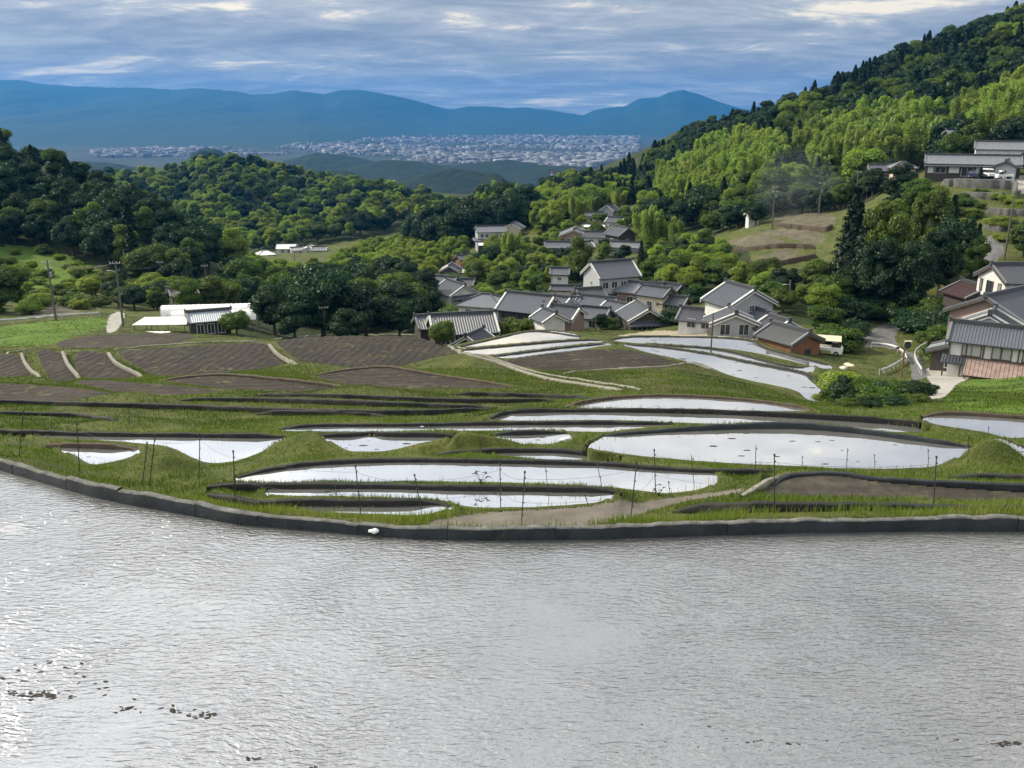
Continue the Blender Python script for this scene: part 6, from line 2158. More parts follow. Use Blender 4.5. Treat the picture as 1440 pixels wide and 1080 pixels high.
def emit_greenhouses():
    for lab, px, py, d, L, R, rot, wavy in [("long white plastic greenhouse tunnel at the foot of the dark hillside", 292, 446, 147, 14.5, 1.55, 7, 0.0), ("lower white greenhouse tunnel with ragged plastic skirt", 303, 453, 141, 13.5, 1.35, 6, 0.2)]:
        x, y, z = at_y(px, py, d)
        root = empty("greenhouse", (x, y, z), math.radians(rot))
        tag(root, lab, "greenhouse")
        n, k = 56, 14
        V = []
        r = np.random.default_rng(int(px))
        for i in range(n + 1):
            u = -L / 2 + L * i / n
            rr = R * (1 + (0.012 if i % 3 else -0.012))
            for j in range(k + 1):
                t = math.pi * j / k
                lo = 0.25 + (wavy * (0.8 + 1.2 * vnoise(np.array([u * 0.8]), np.array([3.0]), 4)[0]) if wavy else 0)
                zz = max(math.sin(t) * rr * 1.15 + 0.4, 0)
                yy = -math.cos(t) * rr
                if j == 0:
                    zz = lo
                if j == k:
                    zz = 0.2
                V.append((u, yy, zz))
        i = np.arange(n)[:, None] * (k + 1) + np.arange(k)[None, :]
        F = np.stack([i, i + k + 1, i + k + 2, i + 1], -1).reshape(-1, 4)
        mesh_np("plastic_cover", V, F, M["plastic"], root, smooth=True)
        hoops = MB()
        for e in (-1, 1):
            pts_ = [(e * L / 2, -math.cos(math.pi * j / 10) * R * 1.01, math.sin(math.pi * j / 10) * R * 1.17 + .4) for j in range(11)]
            hoops.tube([(e * L / 2, -R, -1)] + pts_ + [(e * L / 2, R, -1)], .05, 5)
            for yy in (-.6, .6):
                hoops.box(e * L / 2, yy, .3, .06, .06, 3.0)
            hoops.box(e * L / 2, 0, 1.2, .06, 2 * R * .9, .06)
        for q in range(1, 12):
            hoops.box(-L / 2 + q * L / 12, -R, -.2, .06, .06, 2.2)
        hoops.build("hoop_frame", M["steel"], root)
        # end wall of plastic
        e = MB()
        e.poly([(-L / 2 + .02, -math.cos(math.pi * j / 10) * R * .97, math.sin(math.pi * j / 10) * R * 1.1 + .4) for j in range(11)] + [(-L / 2 + .02, R * .97, -.6), (-L / 2 + .02, -R * .97, -.6)])
        e.build("end_panel", M["grey_wall"], root)
    # open canopy
    x, y, z = at_y(231, 469, 129)
    root = empty("canopy", (x, y, z), math.radians(3))
    tag(root, "white roofed open canopy on thin posts beside the farm track", "canopy")
    b = MB()
    b.slab([(-3.9, -1.7, 1.75), (3.9, -1.7, 1.75), (3.6, 1.8, 2.15), (-3.2, 1.8, 2.15)], .07)
    b.build("roof", M["tin_white"], root)
    for px_ in (-3.6, -1.2, 1.2, 3.6):
        p = MB()
        p.box(px_, -1.6, .3, .09, .09, 2.9)
        p.build("post", M["wood"], root)
    for px_ in (-3.1, 3.4):
        p = MB()
        p.box(px_, 1.7, .5, .09, .09, 3.2)
        p.build("post", M["wood"], root)
    x, y, z = at_y(205, 471, 126)
    b = MB()
    r = random.Random(3)
    for k in range(9):
        b.slab([(-3.6 + k * .8, -.35 + r.uniform(-.1, .1), .32 + r.uniform(-.05, .08)), (-2.9 + k * .8, -.35, .3), (-2.9 + k * .8, .5, .42), (-3.6 + k * .8, .5, .45)], .3)
    o = b.build("plastic_sheet", M["tin_white"])
    o.location = (x, y, z)
    tag(o, "row of folded white plastic sheeting lying before the canopy", "plastic sheeting")


# ------------------------------------------------------------------ roads' fittings, poles, vehicles, fence, grass
def resam3(P, step):
    return resample(P, step)


def guardrail(label, pxs, h=0.75, solid=False, post=1.6):
    P = np.array([ground_px(px, py, 30) for px, py in catmull(pxs, 5)])
    q = resample(P, 0.5)
    q[:, 2] = gz(q[:, 0], q[:, 1])
    root = empty("guardrail", tuple(q[0]))
    tag(root, label, "guardrail")
    o = q[0]
    b = MB()
    n = outward(q)
    prof = [(-.04, h - .34), (.04, h - .27), (-.03, h - .18), (.04, h - .09), (-.04, h), (-.09, h), (-.09, h - .34)] if not solid else [(-.08, -.2), (-.08, h), (.08, h), (.08, -.2)]
    V, F = [], []
    for p, m in zip(q, n):
        for u, v in prof:
            V.append((p[0] - o[0] + m[0] * u, p[1] - o[1] + m[1] * u, p[2] - o[2] + v))
    k = len(prof)
    for i in range(len(q) - 1):
        for j in range(k):
            a, c = i * k + j, i * k + (j + 1) % k
            F.append((a, c, c + k, a + k))
    mesh_np("rail", np.array(V), np.array(F), M["white_metal"], root)
    if not solid:
        for p in resample(P, 2.4):
            z = float(gz(p[0], p[1]))
            c = MB()
            c.tube([(p[0] - o[0], p[1] - o[1] + .1, z - o[2] - .4), (p[0] - o[0], p[1] - o[1] + .1, z - o[2] + h - .04)], .045, 6)
            c.build("post", M["white_metal"], root)
    return root


def stone_wall(label, L, mat="stone", name="stone_wall"):
    """retaining wall given by foot and crest in the photograph"""
    L = catmull(L, 5)
    f = np.array([ground_px(px, pb, 30) for px, pb, pt in L])
    h = np.array([at_y(px, pt, g[1])[2] - g[2] for (px, pb, pt), g in zip(L, f)])
    g = resample(np.concatenate([f, np.clip(h, .1, 4)[:, None]], 1), .4)
    P, hh = g[:, :3], g[:, 3]
    n = outward(P)
    V, F, k = wall_mesh(P, hh, n, np.full(len(P), .8), 0.0, .06, int(L[0][0]))
    V[:, 2] += np.repeat(P[:, 2], k)
    tag(mesh_np(name, V, F, M[mat]), label, "wall")


POLES = {}


def utility_pole(key, label, px, py, top, d, arms=1, lamp=False, trafo=False, thin=False):
    x, y, z0 = at_y(px, py, d)
    z = float(gz(x, y))
    ztop = at_y(px, top, d)[2]
    h = ztop - z
    root = empty("utility_pole", (x, y, z))
    tag(root, label, "utility pole")
    r = 0.07 if thin else 0.15
    b = MB()
    b.tube([(0, 0, -1), (0, 0, h * .5), (0, 0, h)], [r * 1.25, r, r * .75], 8)
    b.build("pole", M["pole" if not thin else "wood"], root)
    for k in range(arms):
        za = h - .35 - k * .9
        c = MB()
        c.box(0, -.12, za, 1.5, .08, .08, .15)
        ao = c.build("crossarm", M["steel"], root)
        i = MB()
        for u in (-.68, -.3, .3, .68):
            i.tube([(u * math.cos(.15), -.12 + u * math.sin(.15), za + .04), (u * math.cos(.15), -.12 + u * math.sin(.15), za + .28)], [.06, .045], 6)
        i.build("insulators", M["white_metal"], ao)["kind"] = "stuff"
    if trafo:
        c = MB()
        c.tube([(.34, -.1, h - 2.5), (.34, -.1, h - 1.8)], .2, 10)
        c.build("transformer", M["steel"], root)
    if lamp:
        c = MB()
        c.tube([(0, 0, h * .82), (-.5, -.2, h * .86), (-.8, -.3, h * .86)], .035, 5)
        c.box(-1.0, -.35, h * .86, .5, .16, .1, .35)
        c.build("street_lamp", M["white_metal"], root)
    POLES[key] = (x, y, z + h - .3)


def cable(label, a, b, sag=1.0, r=.022, n=3, cat="cable"):
    p, q = Vector(POLES[a]), Vector(POLES[b])
    root_b = MB()
    side = (q - p).cross(Vector((0, 0, 1))).normalized()
    for k in range(n):
        off = side * ((k - (n - 1) / 2) * .75)
        pts_ = []
        for i in range(13):
            t = i / 12
            v = p.lerp(q, t) + off
            v.z -= sag * 4 * t * (1 - t)
            pts_.append(v)
        root_b.tube(pts_, r, 4, cap=False)
    tag(root_b.build("power_line", M["wire"]), label, cat)


def emit_infra():
    guardrail("white guardrail along the valley road below the green hill field", [(-70, 458), (0, 456), (50, 452), (100, 448), (140, 445)], .8)
    guardrail("curved white guardrail on the outer side of the road bend", [(1226, 489), (1245, 491), (1260, 495), (1271, 503), (1275, 512)], .8)
    guardrail("white rail running down to the hedge at the road bend", [(1237, 528), (1255, 520), (1272, 508)], .7)
    guardrail("white rail along the yard side of the road, bent at its lower end", [(1306, 487), (1292, 496), (1286, 504), (1289, 516), (1296, 528)], .8)
    guardrail("short white rail on the winding lane by the clump of trees", [(1381, 352), (1385, 346), (1386, 340)], .8)
    stone_wall("dark curved stone wall directly under the long farmhouse", [(1322, 261, 252), (1345, 263, 251), (1380, 265, 252), (1412, 266, 253), (1424, 268, 256), (1421, 280, 270)])
    stone_wall("lower dark stone wall on the hillside below the farmhouse drive", [(1345, 278, 270), (1375, 280, 270), (1400, 281, 271), (1416, 279, 269)])
    stone_wall("stone faced terrace edge beside the winding lane", [(1385, 300, 291), (1410, 303, 293), (1440, 304, 294), (1490, 304, 294)])
    stone_wall("grassy stone wall above the winding lane", [(1380, 322, 314), (1405, 326, 318), (1425, 322, 313), (1470, 322, 312)])
    stone_wall("low earth wall holding the upper brown hill field", [(1085, 318, 312), (1120, 322, 316), (1160, 326, 319), (1172, 320, 313)], "brown_wall", "earth_wall")
    stone_wall("low earth wall holding the middle brown hill field", [(1022, 355, 349), (1060, 352, 346), (1100, 349, 342), (1145, 350, 344)], "brown_wall", "earth_wall")
    stone_wall("low earth wall holding the lowest brown hill field", [(1048, 372, 366), (1080, 376, 369), (1115, 370, 363), (1150, 362, 356)], "brown_wall", "earth_wall")
    U = utility_pole
    U("a", "tall utility pole with double crossarm beside the valley road", 79, 452, 366, 134, 2, trafo=True)
    U("b", "utility pole with street lamp where the farm ramp meets the road", 174, 463, 367, 131, 1, lamp=True)
    U("c", "utility pole with transformer before the shadowed wood", 230, 412, 367, 196, 1, trafo=True)
    U("d", "pale utility pole standing behind the greenhouses", 292, 417, 372, 200, 1)
    U("e", "small utility pole on the sunlit valley floor", 416, 386, 356, 330, 0)
    U("f", "thin utility pole in front of the dark thicket", 458, 478, 430, 142, 1, thin=True)
    U("g", "utility pole with crossarms beside the brown hill terraces", 1085, 326, 262, 205, 2, trafo=True)
    U("h", "second utility pole at the bamboo foot behind the hill terraces", 1151, 303, 256, 216, 1, trafo=True)
    U("i", "utility pole with white insulators above the big clump of trees", 1205, 262, 240, 212, 1)
    U("j", "concrete pole beside the winding lane below the farmhouse", 1412, 366, 270, 150, 0)
    U("k", "wooden pole on the grass bank above the guarded road", 1309, 476, 430, 112, 0, thin=True)
    U("l", "thin pole standing in the flooded terraces below the stepped house", 998, 518, 440, 86, 0, thin=True)
    U("m", "slim pole at the corner of the village garden", 837, 472, 446, 134, 0, thin=True)
    U("n", "pole at the end of the sunlit village street", 657, 374, 348, 288, 0)
    U("o", "street lamp pole on the shrubby slope above the brown barn", 1108, 436, 394, 134, 0, lamp=True)
    U("p", "pole beside the narrow white outhouse", 776, 412, 376, 198, 0, thin=True)
    cable("power lines between the road pole and the ramp pole", "a", "b", .8)
    cable("power lines from the ramp pole to the wood edge", "b", "c", 1.2)
    cable("power lines crossing the foot of the shadowed wood", "c", "d", 1.0)
    cable("power lines over the brown hill terraces", "g", "h", .8)
    cable("power lines from the bamboo foot to the hill houses", "h", "i", 1.0)
    # road mirror on a post at the bend
    x, y, z = ground_px(1267, 530, 40)
    root = empty("road_mirror", (x, y, z))
    tag(root, "road mirror with cream hood on a brown post at the road bend", "road mirror")
    b = MB()
    b.tube([(0, 0, -.6), (0, 0, 3.7)], .09, 8)
    b.build("post", M["brown_boards"], root)
    b = MB()
    b.tube([(.2, -.08, 3.35), (.2, -.2, 3.35)], .36, 16)
    b.build("mirror", M["glass"], root)
    b = MB()
    b.tube([(.2, -.03, 3.37), (.2, -.09, 3.37)], [.42, .44], 16)
    b.box(.2, -.2, 3.78, .7, .3, .05)
    b.build("hood", M["cream"], root)
    b = MB()
    b.tube([(0, 0, 3.0), (-.7, -.05, 3.1)], .05, 5)
    b.box(-.75, -.05, 3.05, .3, .16, .2)
    b.build("bracket", M["wood"], root)
    # radio mast far on the ridge
    a_, s_ = ray(776, 272)
    d = 600
    x, y = a_ * d, d
    z = float(gz(x, y))
    h = at_y(776, 240, d)[2] - z
    root = empty("radio_mast", (x, y, z))
    tag(root, "small red and white lattice mast among trees beyond the village", "mast")
    for k in range(4):
        b = MB()
        z0, z1 = h * k / 4, h * (k + 1) / 4
        w0, w1 = 1.5 * (1 - k / 5), 1.5 * (1 - (k + 1) / 5)
        for sx, sy in ((-1, -1), (1, -1), (1, 1), (-1, 1)):
            b.tube([(sx * w0, sy * w0, z0), (sx * w1, sy * w1, z1)], .16, 4)
            b.tube([(sx * w0, sy * w0, z0), (-sy * w1, sx * w1, z1)], .1, 4)
        b.build("mast_section", M["white_metal" if k % 2 == 0 else "mast_red"], root)


M["mast_red"] = plain("red_mast_paint", (0.45, 0.10, 0.06), 0.6, 0.1, 1.0)


def car(label, px, py, d, rz, kind, mat):
    x, y, z = at_y(px, py, d)
    name, cat = {"car": ("parked_car", "car"), "van": ("parked_van", "van"), "truck": ("small_truck", "truck")}[kind]
    root = empty(name, (x, y, z + .02), math.radians(rz))
    tag(root, label, cat)
    L, W, Hh = {"car": (4.2, 1.7, 1.5), "van": (3.5, 1.5, 1.85), "truck": (3.4, 1.48, 1.78)}[kind]

    def prism(prof, w, mat_, nm, inset=0.0, parent=root):
        b = MB()
        n = len(prof)
        for s in (-1, 1):
            pts_ = [(p[0], s * w / 2 * (1 - (inset if p[1] > .95 else 0)), p[1]) for p in prof]
            b.poly(pts_ if s > 0 else pts_[::-1])
        for i in range(n):
            j = (i + 1) % n
            p, q = prof[i], prof[j]
            wp, wq = w / 2 * (1 - (inset if p[1] > .95 else 0)), w / 2 * (1 - (inset if q[1] > .95 else 0))
            b.poly([(p[0], -wp, p[1]), (p[0], wp, p[1]), (q[0], wq, q[1]), (q[0], -wq, q[1])])
        return b.build(nm, mat_, parent)
    if kind == "car":
        prism([(-L / 2, .3), (-L / 2, .85), (-L / 2 + .15, .95), (L / 2 - 1.2, .95), (L / 2 - .1, .78), (L / 2, .6), (L / 2, .3)], W, M[mat], "body")
        cab = prism([(-L / 2 + .25, .94), (-L / 2 + .7, 1.42), (L / 2 - 2.1, 1.5), (L / 2 - 1.25, .94)], W * .96, M["glass"], "windows", .14)
        prism([(-L / 2 + .68, 1.42), (-L / 2 + .8, 1.5), (L / 2 - 2.2, 1.54), (L / 2 - 2.05, 1.47)], W * .84, M[mat], "roof")
    elif kind == "van":
        prism([(-L / 2, .3), (-L / 2, 1.0), (L / 2 - .35, 1.0), (L / 2, .8), (L / 2, .3)], W, M[mat], "body")
        prism([(-L / 2 + .03, 1.0), (-L / 2 + .1, 1.62), (L / 2 - .75, 1.62), (L / 2 - .36, 1.0)], W * .985, M["glass"], "windows", .06)
        prism([(-L / 2 + .04, 1.62), (-L / 2 + .1, 1.85), (L / 2 - .95, 1.85), (L / 2 - .7, 1.62)], W * .95, M[mat], "roof")
    else:
        prism([(L / 2 - 1.25, .3), (L / 2 - 1.25, 1.05), (L / 2 - .2, 1.05), (L / 2, .85), (L / 2, .3)], W, M[mat], "cab")
        prism([(L / 2 - 1.22, 1.05), (L / 2 - 1.18, 1.6), (L / 2 - .65, 1.6), (L / 2 - .22, 1.05)], W * .96, M["glass"], "windows", .06)
        prism([(L / 2 - 1.22, 1.6), (L / 2 - 1.18, 1.78), (L / 2 - .75, 1.78), (L / 2 - .62, 1.6)], W * .92, M[mat], "roof")
        b = MB()
        b.box(-.6, 0, .62, L - 1.3, W, .08)
        for s in (-1, 1):
            b.box(-.6, s * W / 2, .8, L - 1.3, .05, .3)
        b.box(-L / 2 + .05, 0, .8, .05, W, .3)
        b.build("load_bed", M[mat], root)
    for sx in (-1, 1):
        for sy in (-1, 1):
            b = MB()
            b.tube([(sx * L * .31, sy * (W / 2 - .2), .3), (sx * L * .31, sy * (W / 2 + .01), .3)], .3, 12)
            t = b.build("wheel", M["tyre"], root)
            b = MB()
            b.tube([(sx * L * .31, sy * (W / 2), .3), (sx * L * .31, sy * (W / 2 + .02), .3)], .17, 10)
            b.build("rim", M["steel"], t)
    for sy in (-1, 1):
        b = MB()
        b.box(L / 2 + .005, sy * W * .34, .66, .04, .28, .14)
        b.build("headlight", M["white_metal"], root)
        b = MB()
        b.box(-L / 2 - .005, sy * W * .38, .72, .04, .18, .14)
        b.build("tail_light", M["mast_red"], root)
    return root


def emit_vehicles():
    car("dark blue car parked before the open bay of the farmhouse", 1373, 250, 201.5, -70, "car", "car_dark")
    car("white boxy van parked in the farmhouse bay", 1388, 249, 202, -84, "van", "car_white")
    car("small white truck standing on the farm drive before the grey shed", 1412, 252, 197, 176, "truck", "car_white")
    car("small white truck under the tan canopy beside the brown barn", 1163, 498, 103, -25, "truck", "car_white")
    x, y, z = at_y(1162, 498, 103.5)
    root = empty("carport", (x, y, z), math.radians(-18))
    tag(root, "tan roofed carport beside the brown barn", "carport")
    b = MB()
    b.slab([(-1.4, -1.5, 2.0), (1.5, -1.5, 2.0), (1.5, 0, 2.35), (-1.4, 0, 2.35)], .07)
    b.slab([(1.5, 1.5, 2.0), (-1.4, 1.5, 2.0), (-1.4, 0, 2.35), (1.5, 0, 2.35)], .07)
    b.build("roof", M["cream"], root)
    for sx in (-1.2, 1.3):
        for sy in (-1.3, 1.3):
            b = MB()
            b.box(sx, sy, .4, .1, .1, 3.2)
            b.build("post", M["wood"], root)


POSTS = [(33, 578, 27, 641), (108, 596, 112, 664), (207, 623, 200, 682), (218, 612, 210, 684), (281, 610, 280, 672), (328, 635, 331, 709), (500, 655, 508, 729), (583, 668, 594, 727), (703, 653, 704, 716), (738, 664, 733, 741),
         (767, 657, 773, 710), (839, 649, 848, 692), (895, 651, 887, 729), (920, 633, 922, 696), (972, 640, 977, 692), (1063, 626, 1062, 673), (1089, 640, 1089, 723), (1128, 641, 1128, 659), (1192, 630, 1190, 661), (1229, 638, 1231, 661), (1305, 631, 1306, 657),
         (1317, 643, 1312, 721), (1362, 613, 1361, 653), (1390, 600, 1389, 618), (940, 676, 942, 697), (820, 690, 828, 712), (71, 580, 73, 603), (181, 575, 182, 596), (395, 505, 395, 512)]


def emit_fence():
    tops = []
    for i, (tx, ty, bx, by) in enumerate(POSTS[:-1]):
        p = ground_px(bx, by, 15)
        t = at_y(tx, ty, p[1] + 0.0)
        root = empty("fence_post", tuple(p))
        big = (by - ty) > 55
        tag(root, "thin dark steel fence post in the grass beside the flooded terraces" if big else "short thin dark fence stake beside the flooded terraces", "fence post", "fence posts round the flooded terraces" if big else "short fence stakes between the flooded terraces")
        v = Vector(t - p)
        b = MB()
        r = 0.013 if big else 0.009
        b.tube([-v * .15, v], r, 6)
        b.build("rod", M["dark_steel"], root)
        for f in ((.22, .45, .68, .9) if big else (.5, .9)):
            c = MB()
            c.tube([v * f + Vector((-.005, 0, 0)), v * f + Vector((.03, -.02, .0))], [.014, .018], 6)
            c.build("insulator", M["dark_steel"], root)
        if big:
            c = MB()
            c.tube([v * .985, v * 1.02], .024, 7)
            c.build("cap", M["dark_steel"], root)
            tops.append((p, v))
    # slack wires between neighbouring posts of the front row
    front = sorted([q for q in tops], key=lambda q: q[0][0])
    b = MB()
    for (p, v), (q, w) in zip(front, front[1:]):
        for f in (.45, .88):
            a, c = Vector(p) + v * f, Vector(q) + w * f
            if (a - c).length > 7:
                continue
            pts_ = []
            for i in range(9):
                t = i / 8
                m = a.lerp(c, t)
                m.z -= .10 * 4 * t * (1 - t)
                pts_.append(m)
            b.tube(pts_, .0035, 3, cap=False)
    tag(b.build("fence_wire", M["wire"]), "slack thin wires strung between the dark fence posts", "fence wire")


M["blade"] = leaf_mat("grass_blade", (0.030, 0.062, 0.008), (0.135, 0.195, 0.028), 0.35, 0.0, 0.0)
_r = next(n for n in M["blade"].node_tree.nodes if n.type == "VALTORGB").color_ramp
_r.elements[1].position = 0.62
_e = _r.elements.new(1.0)
_e.color = (0.25, 0.225, 0.075, 1)
M["blade_mid"] = leaf_mat("field_grass_blade", (0.034, 0.052, 0.012), (0.125, 0.145, 0.038), 0.32, 0.0, 0.0)
M["blade_dry"] = leaf_mat("dry_grass_blade", (0.07, 0.10, 0.02), (0.20, 0.21, 0.06), 0.3, 0.0, 0.0)
M["clod"] = plain("mud_clod", (0.028, 0.024, 0.02), 0.9, 0.4, 6.0)
M["rag"] = plain("white_plastic_bag", (0.70, 0.72, 0.74), 0.5, 0.1, 5.0)


def blades(name, P, hgt, wid, mat, seed, lean=0.35, tint=None):
    r = np.random.default_rng(seed)
    n = len(P)
    an = r.uniform(0, 2 * math.pi, n)
    e = np.stack([np.cos(an), np.sin(an), np.zeros(n)], 1)
    ln = np.stack([np.cos(an + 1.57 + r.normal(0, .6, n)), np.sin(an + 1.57 + r.normal(0, .6, n)), np.zeros(n)], 1) * (np.abs(r.normal(0, lean, n)) * hgt)[:, None]
    up = np.array([0, 0, 1.0]) * hgt[:, None]
    w = wid[:, None]
    V = np.stack([P - e * w / 2 - np.array([0, 0, .04]), P + e * w / 2 - np.array([0, 0, .04]), P + up * .55 + ln * .35 + e * w * .38, P + up * .55 + ln * .35 - e * w * .38, P + up + ln], 1)
    F3 = np.arange(n)[:, None] * 5
    F = np.concatenate([np.concatenate([F3 + 0, F3 + 1, F3 + 2], 1), np.concatenate([F3 + 0, F3 + 2, F3 + 3], 1), np.concatenate([F3 + 3, F3 + 2, F3 + 4], 1)])
    T = np.repeat(np.clip(r.normal(.5, .22, n), 0, 1) if tint is None else tint, 5)
    o = mesh_np(name, V.reshape(-1, 3), F, mat, tints=T)
    tag(o, kind="stuff")


def zone_at(x, y):
    i, j = grid_idx(x, y)
    return zone[i, j], con[i, j], i, j


def emit_grass():
    r = np.random.default_rng(12)
    grassy = {ZN.index(k) for k in ("grass", "field", "lush") if k in ZN}
    # dense tufts on the near banks
    N0 = 420000
    a = r.uniform(-.78, .78, N0)
    y = np.exp(r.uniform(math.log(17.5), math.log(62), N0))
    x = a * y
    zz, cc, i, j = zone_at(x, y)
    ok = np.isin(zz, list(grassy)) & (np.isnan(cc))
    # the front terrace is water
    ok &= ~inside(FP["P0"][:, :2], x, y)
    dens = fbm(x * .8, y * .8, 4, 8)
    ok &= r.random(N0) < np.clip((dens - .25) * 2.4, .12, 1)
    x, y, dens = x[ok], y[ok], dens[ok]
    z = gz(x, y)
    n = len(x)
    tall = fbm(x * .35, y * .35, 3, 41)
    strip = np.clip((21.5 - y) / 3, 0, 1)                           # lush strip just beyond the wall
    h = r.uniform(.05, .12, n) * (.45 + 1.0 * tall) * (1 + 1.3 * strip) * (1 + y / 160)
    wv = .011 * (y / 18) ** .9 * r.uniform(.7, 1.5, n)
    tint = np.clip(.16 + .9 * (fbm(x * .22, y * .22, 4, 90) - .35) + .42 * strip + r.normal(0, .14, n), 0, 1)
    blades("grass", np.stack([x, y, z], 1), h, wv, M["blade"], 5, tint=tint)
    # rougher, yellower growth further down
    N1 = 330000
    a = r.uniform(-.72, .72, N1)
    y = np.exp(r.uniform(math.log(45), math.log(150), N1))
    x = a * y
    zz, cc, i, j = zone_at(x, y)
    ok = np.isin(zz, list(grassy)) & np.isnan(cc)
    dens = fbm(x * .25, y * .25, 4, 18)
    ok &= r.random(N1) < np.clip((dens - .3) * 3, .05, 1)
    x, y = x[ok], y[ok]
    n = len(x)
    h = r.uniform(.05, .15, n) * (.4 + 1.0 * fbm(x * .12, y * .12, 3, 44))
    tint = np.clip(.26 + 1.0 * (fbm(x * .08, y * .08, 4, 91) - .45) + r.normal(0, .16, n), 0, 1)
    blades("grass", np.stack([x, y, gz(x, y)], 1), h, .03 * (y / 50) * r.uniform(.7, 1.4, n), M["blade_mid"], 6, tint=tint)
    # sprigs along the rims of the flooded terraces
    P = []
    for k in WATER:
        c = FP[k]
        if c[:, 1].mean() > 48:
            continue
        q = resample(np.concatenate([c, c[:1]]), .03)
        nearside = q[:, 1] < np.interp(q[:, 0], [q[:, 0].min(), q[:, 0].max()], [c[:, 1].mean()] * 2)
        q = q[nearside]
        g = fbm(q[:, 0] * .9, q[:, 1] * .9, 3, 60)
        q = q[r.random(len(q)) < np.clip((g - .42) * 3, 0, .8)]
        q = q + r.normal(0, .10, q.shape) * np.array([1, 1, 0])
        P.append(q)
    for k, m, c, hh, nn_, tt in WALL_GEO:                            # weeds along the crests
        if c[:, 1].mean() > 48:
            continue
        q = np.column_stack([c[:, :2] + nn_ * (tt * .8)[:, None], c[:, 2] + hh - .03])
        q = resample(q, .025)
        g = fbm(q[:, 0] * 1.3, q[:, 1] * 1.3, 3, 63)
        q = q[r.random(len(q)) < np.clip((g - .36) * (3.2 if k == "P0" else 2.2), .02, .8)]
        P.append(q + r.normal(0, .05, q.shape) * np.array([1, 1, 0]))
    P = np.concatenate(P)
    h = r.uniform(.06, .22, len(P))
    blades("grass", P, h, np.full(len(P), .014), M["blade_dry"], 9, lean=.3)


def rock(r, s, sub=1):
    v = ICO_V * (1 + .35 * (r.random((len(ICO_V), 1)) - .5)) * np.array([s, s * r.uniform(.5, .9), s * r.uniform(.25, .5)])
    return v, ICO_F


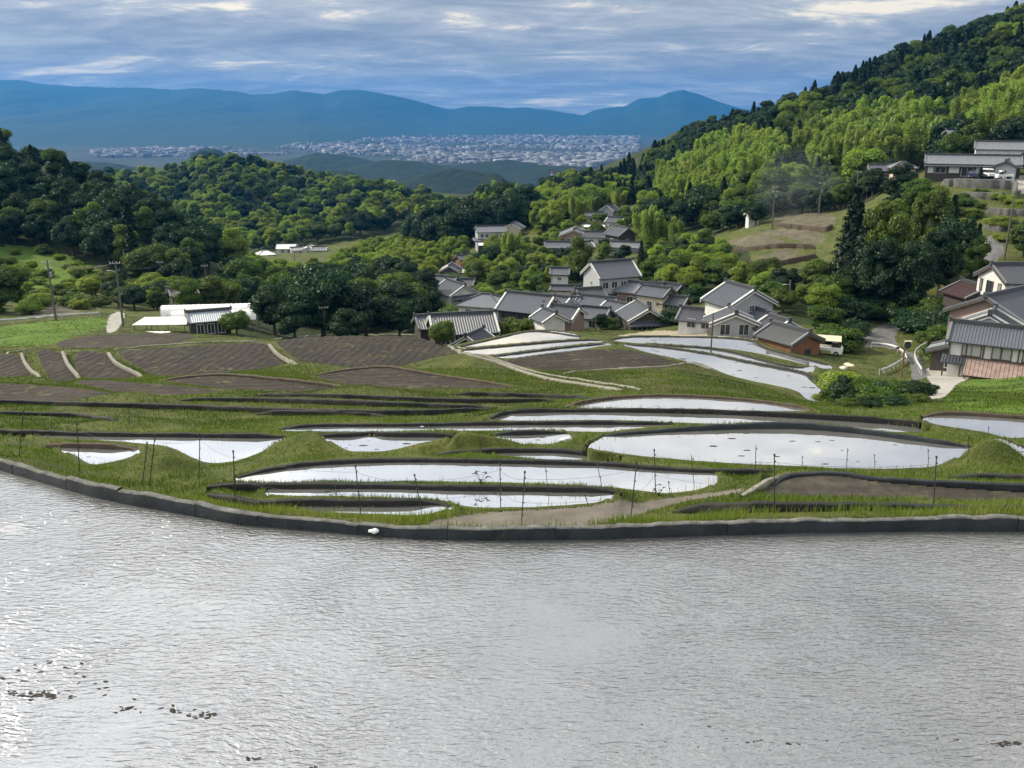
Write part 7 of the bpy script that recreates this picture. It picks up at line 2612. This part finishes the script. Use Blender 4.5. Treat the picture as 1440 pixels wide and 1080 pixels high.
def emit_small():
    r = np.random.default_rng(31)
    # mud clods breaking the surface of the front paddy
    V, F, off = [], [], 0
    spots = []
    for cx, cy, sx, sy, n in [(50, 978, 55, 7, 60), (30, 960, 30, 10, 10), (60, 932, 60, 12, 14), (180, 998, 20, 6, 12), (285, 1005, 22, 5, 22), (240, 1000, 60, 14, 10), (360, 1066, 8, 3, 7), (440, 1078, 8, 3, 5),
                              (1412, 1046, 18, 5, 26), (1060, 1042, 16, 3, 6), (980, 1036, 60, 22, 6), (1110, 1040, 30, 12, 3), (1330, 1040, 40, 10, 3), (120, 960, 90, 40, 16)]:
        for _ in range(n):
            spots.append((r.normal(cx, sx * .5), r.normal(cy, sy * .5)))
    for px, py in spots:
        p = at_z(px, py, Z0)
        v, f = rock(r, r.uniform(.008, .035) * (1.6 if r.random() < .12 else 1))
        v = v * np.array([1.5, 1, .55])
        t = r.normal(0, .5)
        v = np.stack([v[:, 0] * math.cos(t) - v[:, 1] * math.sin(t), v[:, 0] * math.sin(t) + v[:, 1] * math.cos(t), v[:, 2]], 1)
        V.append(v + p)
        F.append(f + off)
        off += len(v)
    tag(mesh_np("mud_clods", np.concatenate(V), np.concatenate(F), M["clod"], smooth=True), kind="stuff")
    # clods and straw in the other flooded terraces
    V, F, off = [], [], 0
    for k, m in (("G", 14), ("D2", 8), ("D3", 12), ("M3", 20), ("M1", 5), ("M2", 6), ("C2", 4), ("J", 14), ("F", 3), ("B", 2)):
        c = FP[k]
        got = 0
        while got < m:
            x, y = r.uniform(c[:, 0].min(), c[:, 0].max()), r.uniform(c[:, 1].min(), c[:, 1].max())
            if not inside(c[:, :2], np.array([x]), np.array([y]))[0]:
                continue
            got += 1
            far = r.random()
            v, f = rock(r, r.uniform(.02, .07) * (y / 26) ** .7)
            v = v * np.array([2.2, 1, .45])
            V.append(v + np.array([x, y, FZ[k]]))
            F.append(f + off)
            off += len(v)
    tag(mesh_np("mud_clods", np.concatenate(V), np.concatenate(F), M["clod"], smooth=True), kind="stuff")
    # white plastic in the gap of the front wall and by the water inlet
    for lab, px, py, s in [("crumpled white plastic stuffed into the gap of the concrete wall", 526, 752, .06), ("white plastic bag at the water inlet between two small paddies", 797, 621, .12), ("small white rag on the bund of the narrow paddy strip", 598, 604, .12)]:
        p = ground_px(px, py, 10) if py < 700 else at_z(px, py - 3, Z0 + .12)
        v = ICO_V * (1 + 1.1 * (r.random((len(ICO_V), 1)) - .5)) * np.array([s * 1.8, s * .8, s * .8]) + p + np.array([0, 0, s * .6])
        o = mesh_np("plastic_bag", v, ICO_F, M["rag"])
        tag(o, lab, "plastic bag")
    # white and pink heap of garden stones on the bank
    root = empty("stone_heap", tuple(ground_px(1188, 519, 40)))
    tag(root, "small heap of pale stones on the green bank beside the flooded terrace", "stone heap")
    for k in range(7):
        v, f = rock(r, r.uniform(.25, .5))
        mesh_np("stone", v + np.array([r.uniform(-.7, .7), r.uniform(-.4, .4), r.uniform(.1, .6)]), f, M["plaster" if k % 2 else "cream"], root, smooth=True)
    # leafy weeds standing in the water's edge
    for lab, px, py, top in [("dark broad leaved weed standing in the edge of the long flooded strip", 677, 682, 664), ("small dark sprout at the edge of the narrow flooded strip", 467, 699, 686), ("yellow green weed on the mud where the flooded strip ends", 926, 697, 684)]:
        p = ground_px(px, py, 15)
        h = at_y(px, top, p[1])[2] - p[2]
        root = empty("weed", tuple(p))
        tag(root, lab, "weed")
        for k in range(5):
            an = k * 1.3 + px
            tip = Vector((.5 * h * math.cos(an), .5 * h * math.sin(an), h * (.6 + .1 * k)))
            b = MB()
            b.tube([(0, 0, -.03), tip * .5 + Vector((0, 0, h * .1)), tip], [.008, .006, .004], 4)
            s = b.build("stem", M["leaf_mid"], root)
            b = MB()
            for q in range(3):
                c = tip + Vector((math.cos(an + q * 2.1), math.sin(an + q * 2.1), .1)) * h * .12
                e1, e2 = Vector((math.cos(an + q * 2.1), math.sin(an + q * 2.1), -.3)) * h * .16, Vector((-math.sin(an + q * 2.1), math.cos(an + q * 2.1), 0)) * h * .09
                b.poly([c - e1, c + e2, c + e1, c - e2])
            b.build("leaves", M["leaf_dark"], s)["kind"] = "stuff"


def emit_smoke():
    """thin smoke of a field fire drifting up before the bamboo"""
    m, n, l, out = new_mat("smoke")
    pv = n.new("ShaderNodeVolumePrincipled")
    pv.inputs["Color"].default_value = (0.78, 0.90, 1.0, 1)
    pv.inputs["Density"].default_value = 0.0065
    pv.inputs["Anisotropy"].default_value = 0.5
    l.new(pv.outputs[0], out.inputs["Volume"])
    c = at_y(1130, 300, 226)
    v = ICO_V * np.array([13.0, 8.0, 17.0]) + c
    v[:, 0] += (v[:, 2] - c[2]) * -.25
    o = mesh_np("smoke", v, ICO_F, m, smooth=True)
    tag(o, kind="stuff")


# ------------------------------------------------------------------ build everything
emit_ground()
emit_water()
emit_bunds()
emit_banks()
emit_front_wall()
emit_kerbs()
emit_far()
emit_houses()
emit_greenhouses()
make_protos()
plant()
link_trees()
emit_infra()
emit_vehicles()
emit_fence()
emit_grass()
emit_small()
emit_smoke()
emit_haze(7e-5, (0.02, 0.26, 0.75))
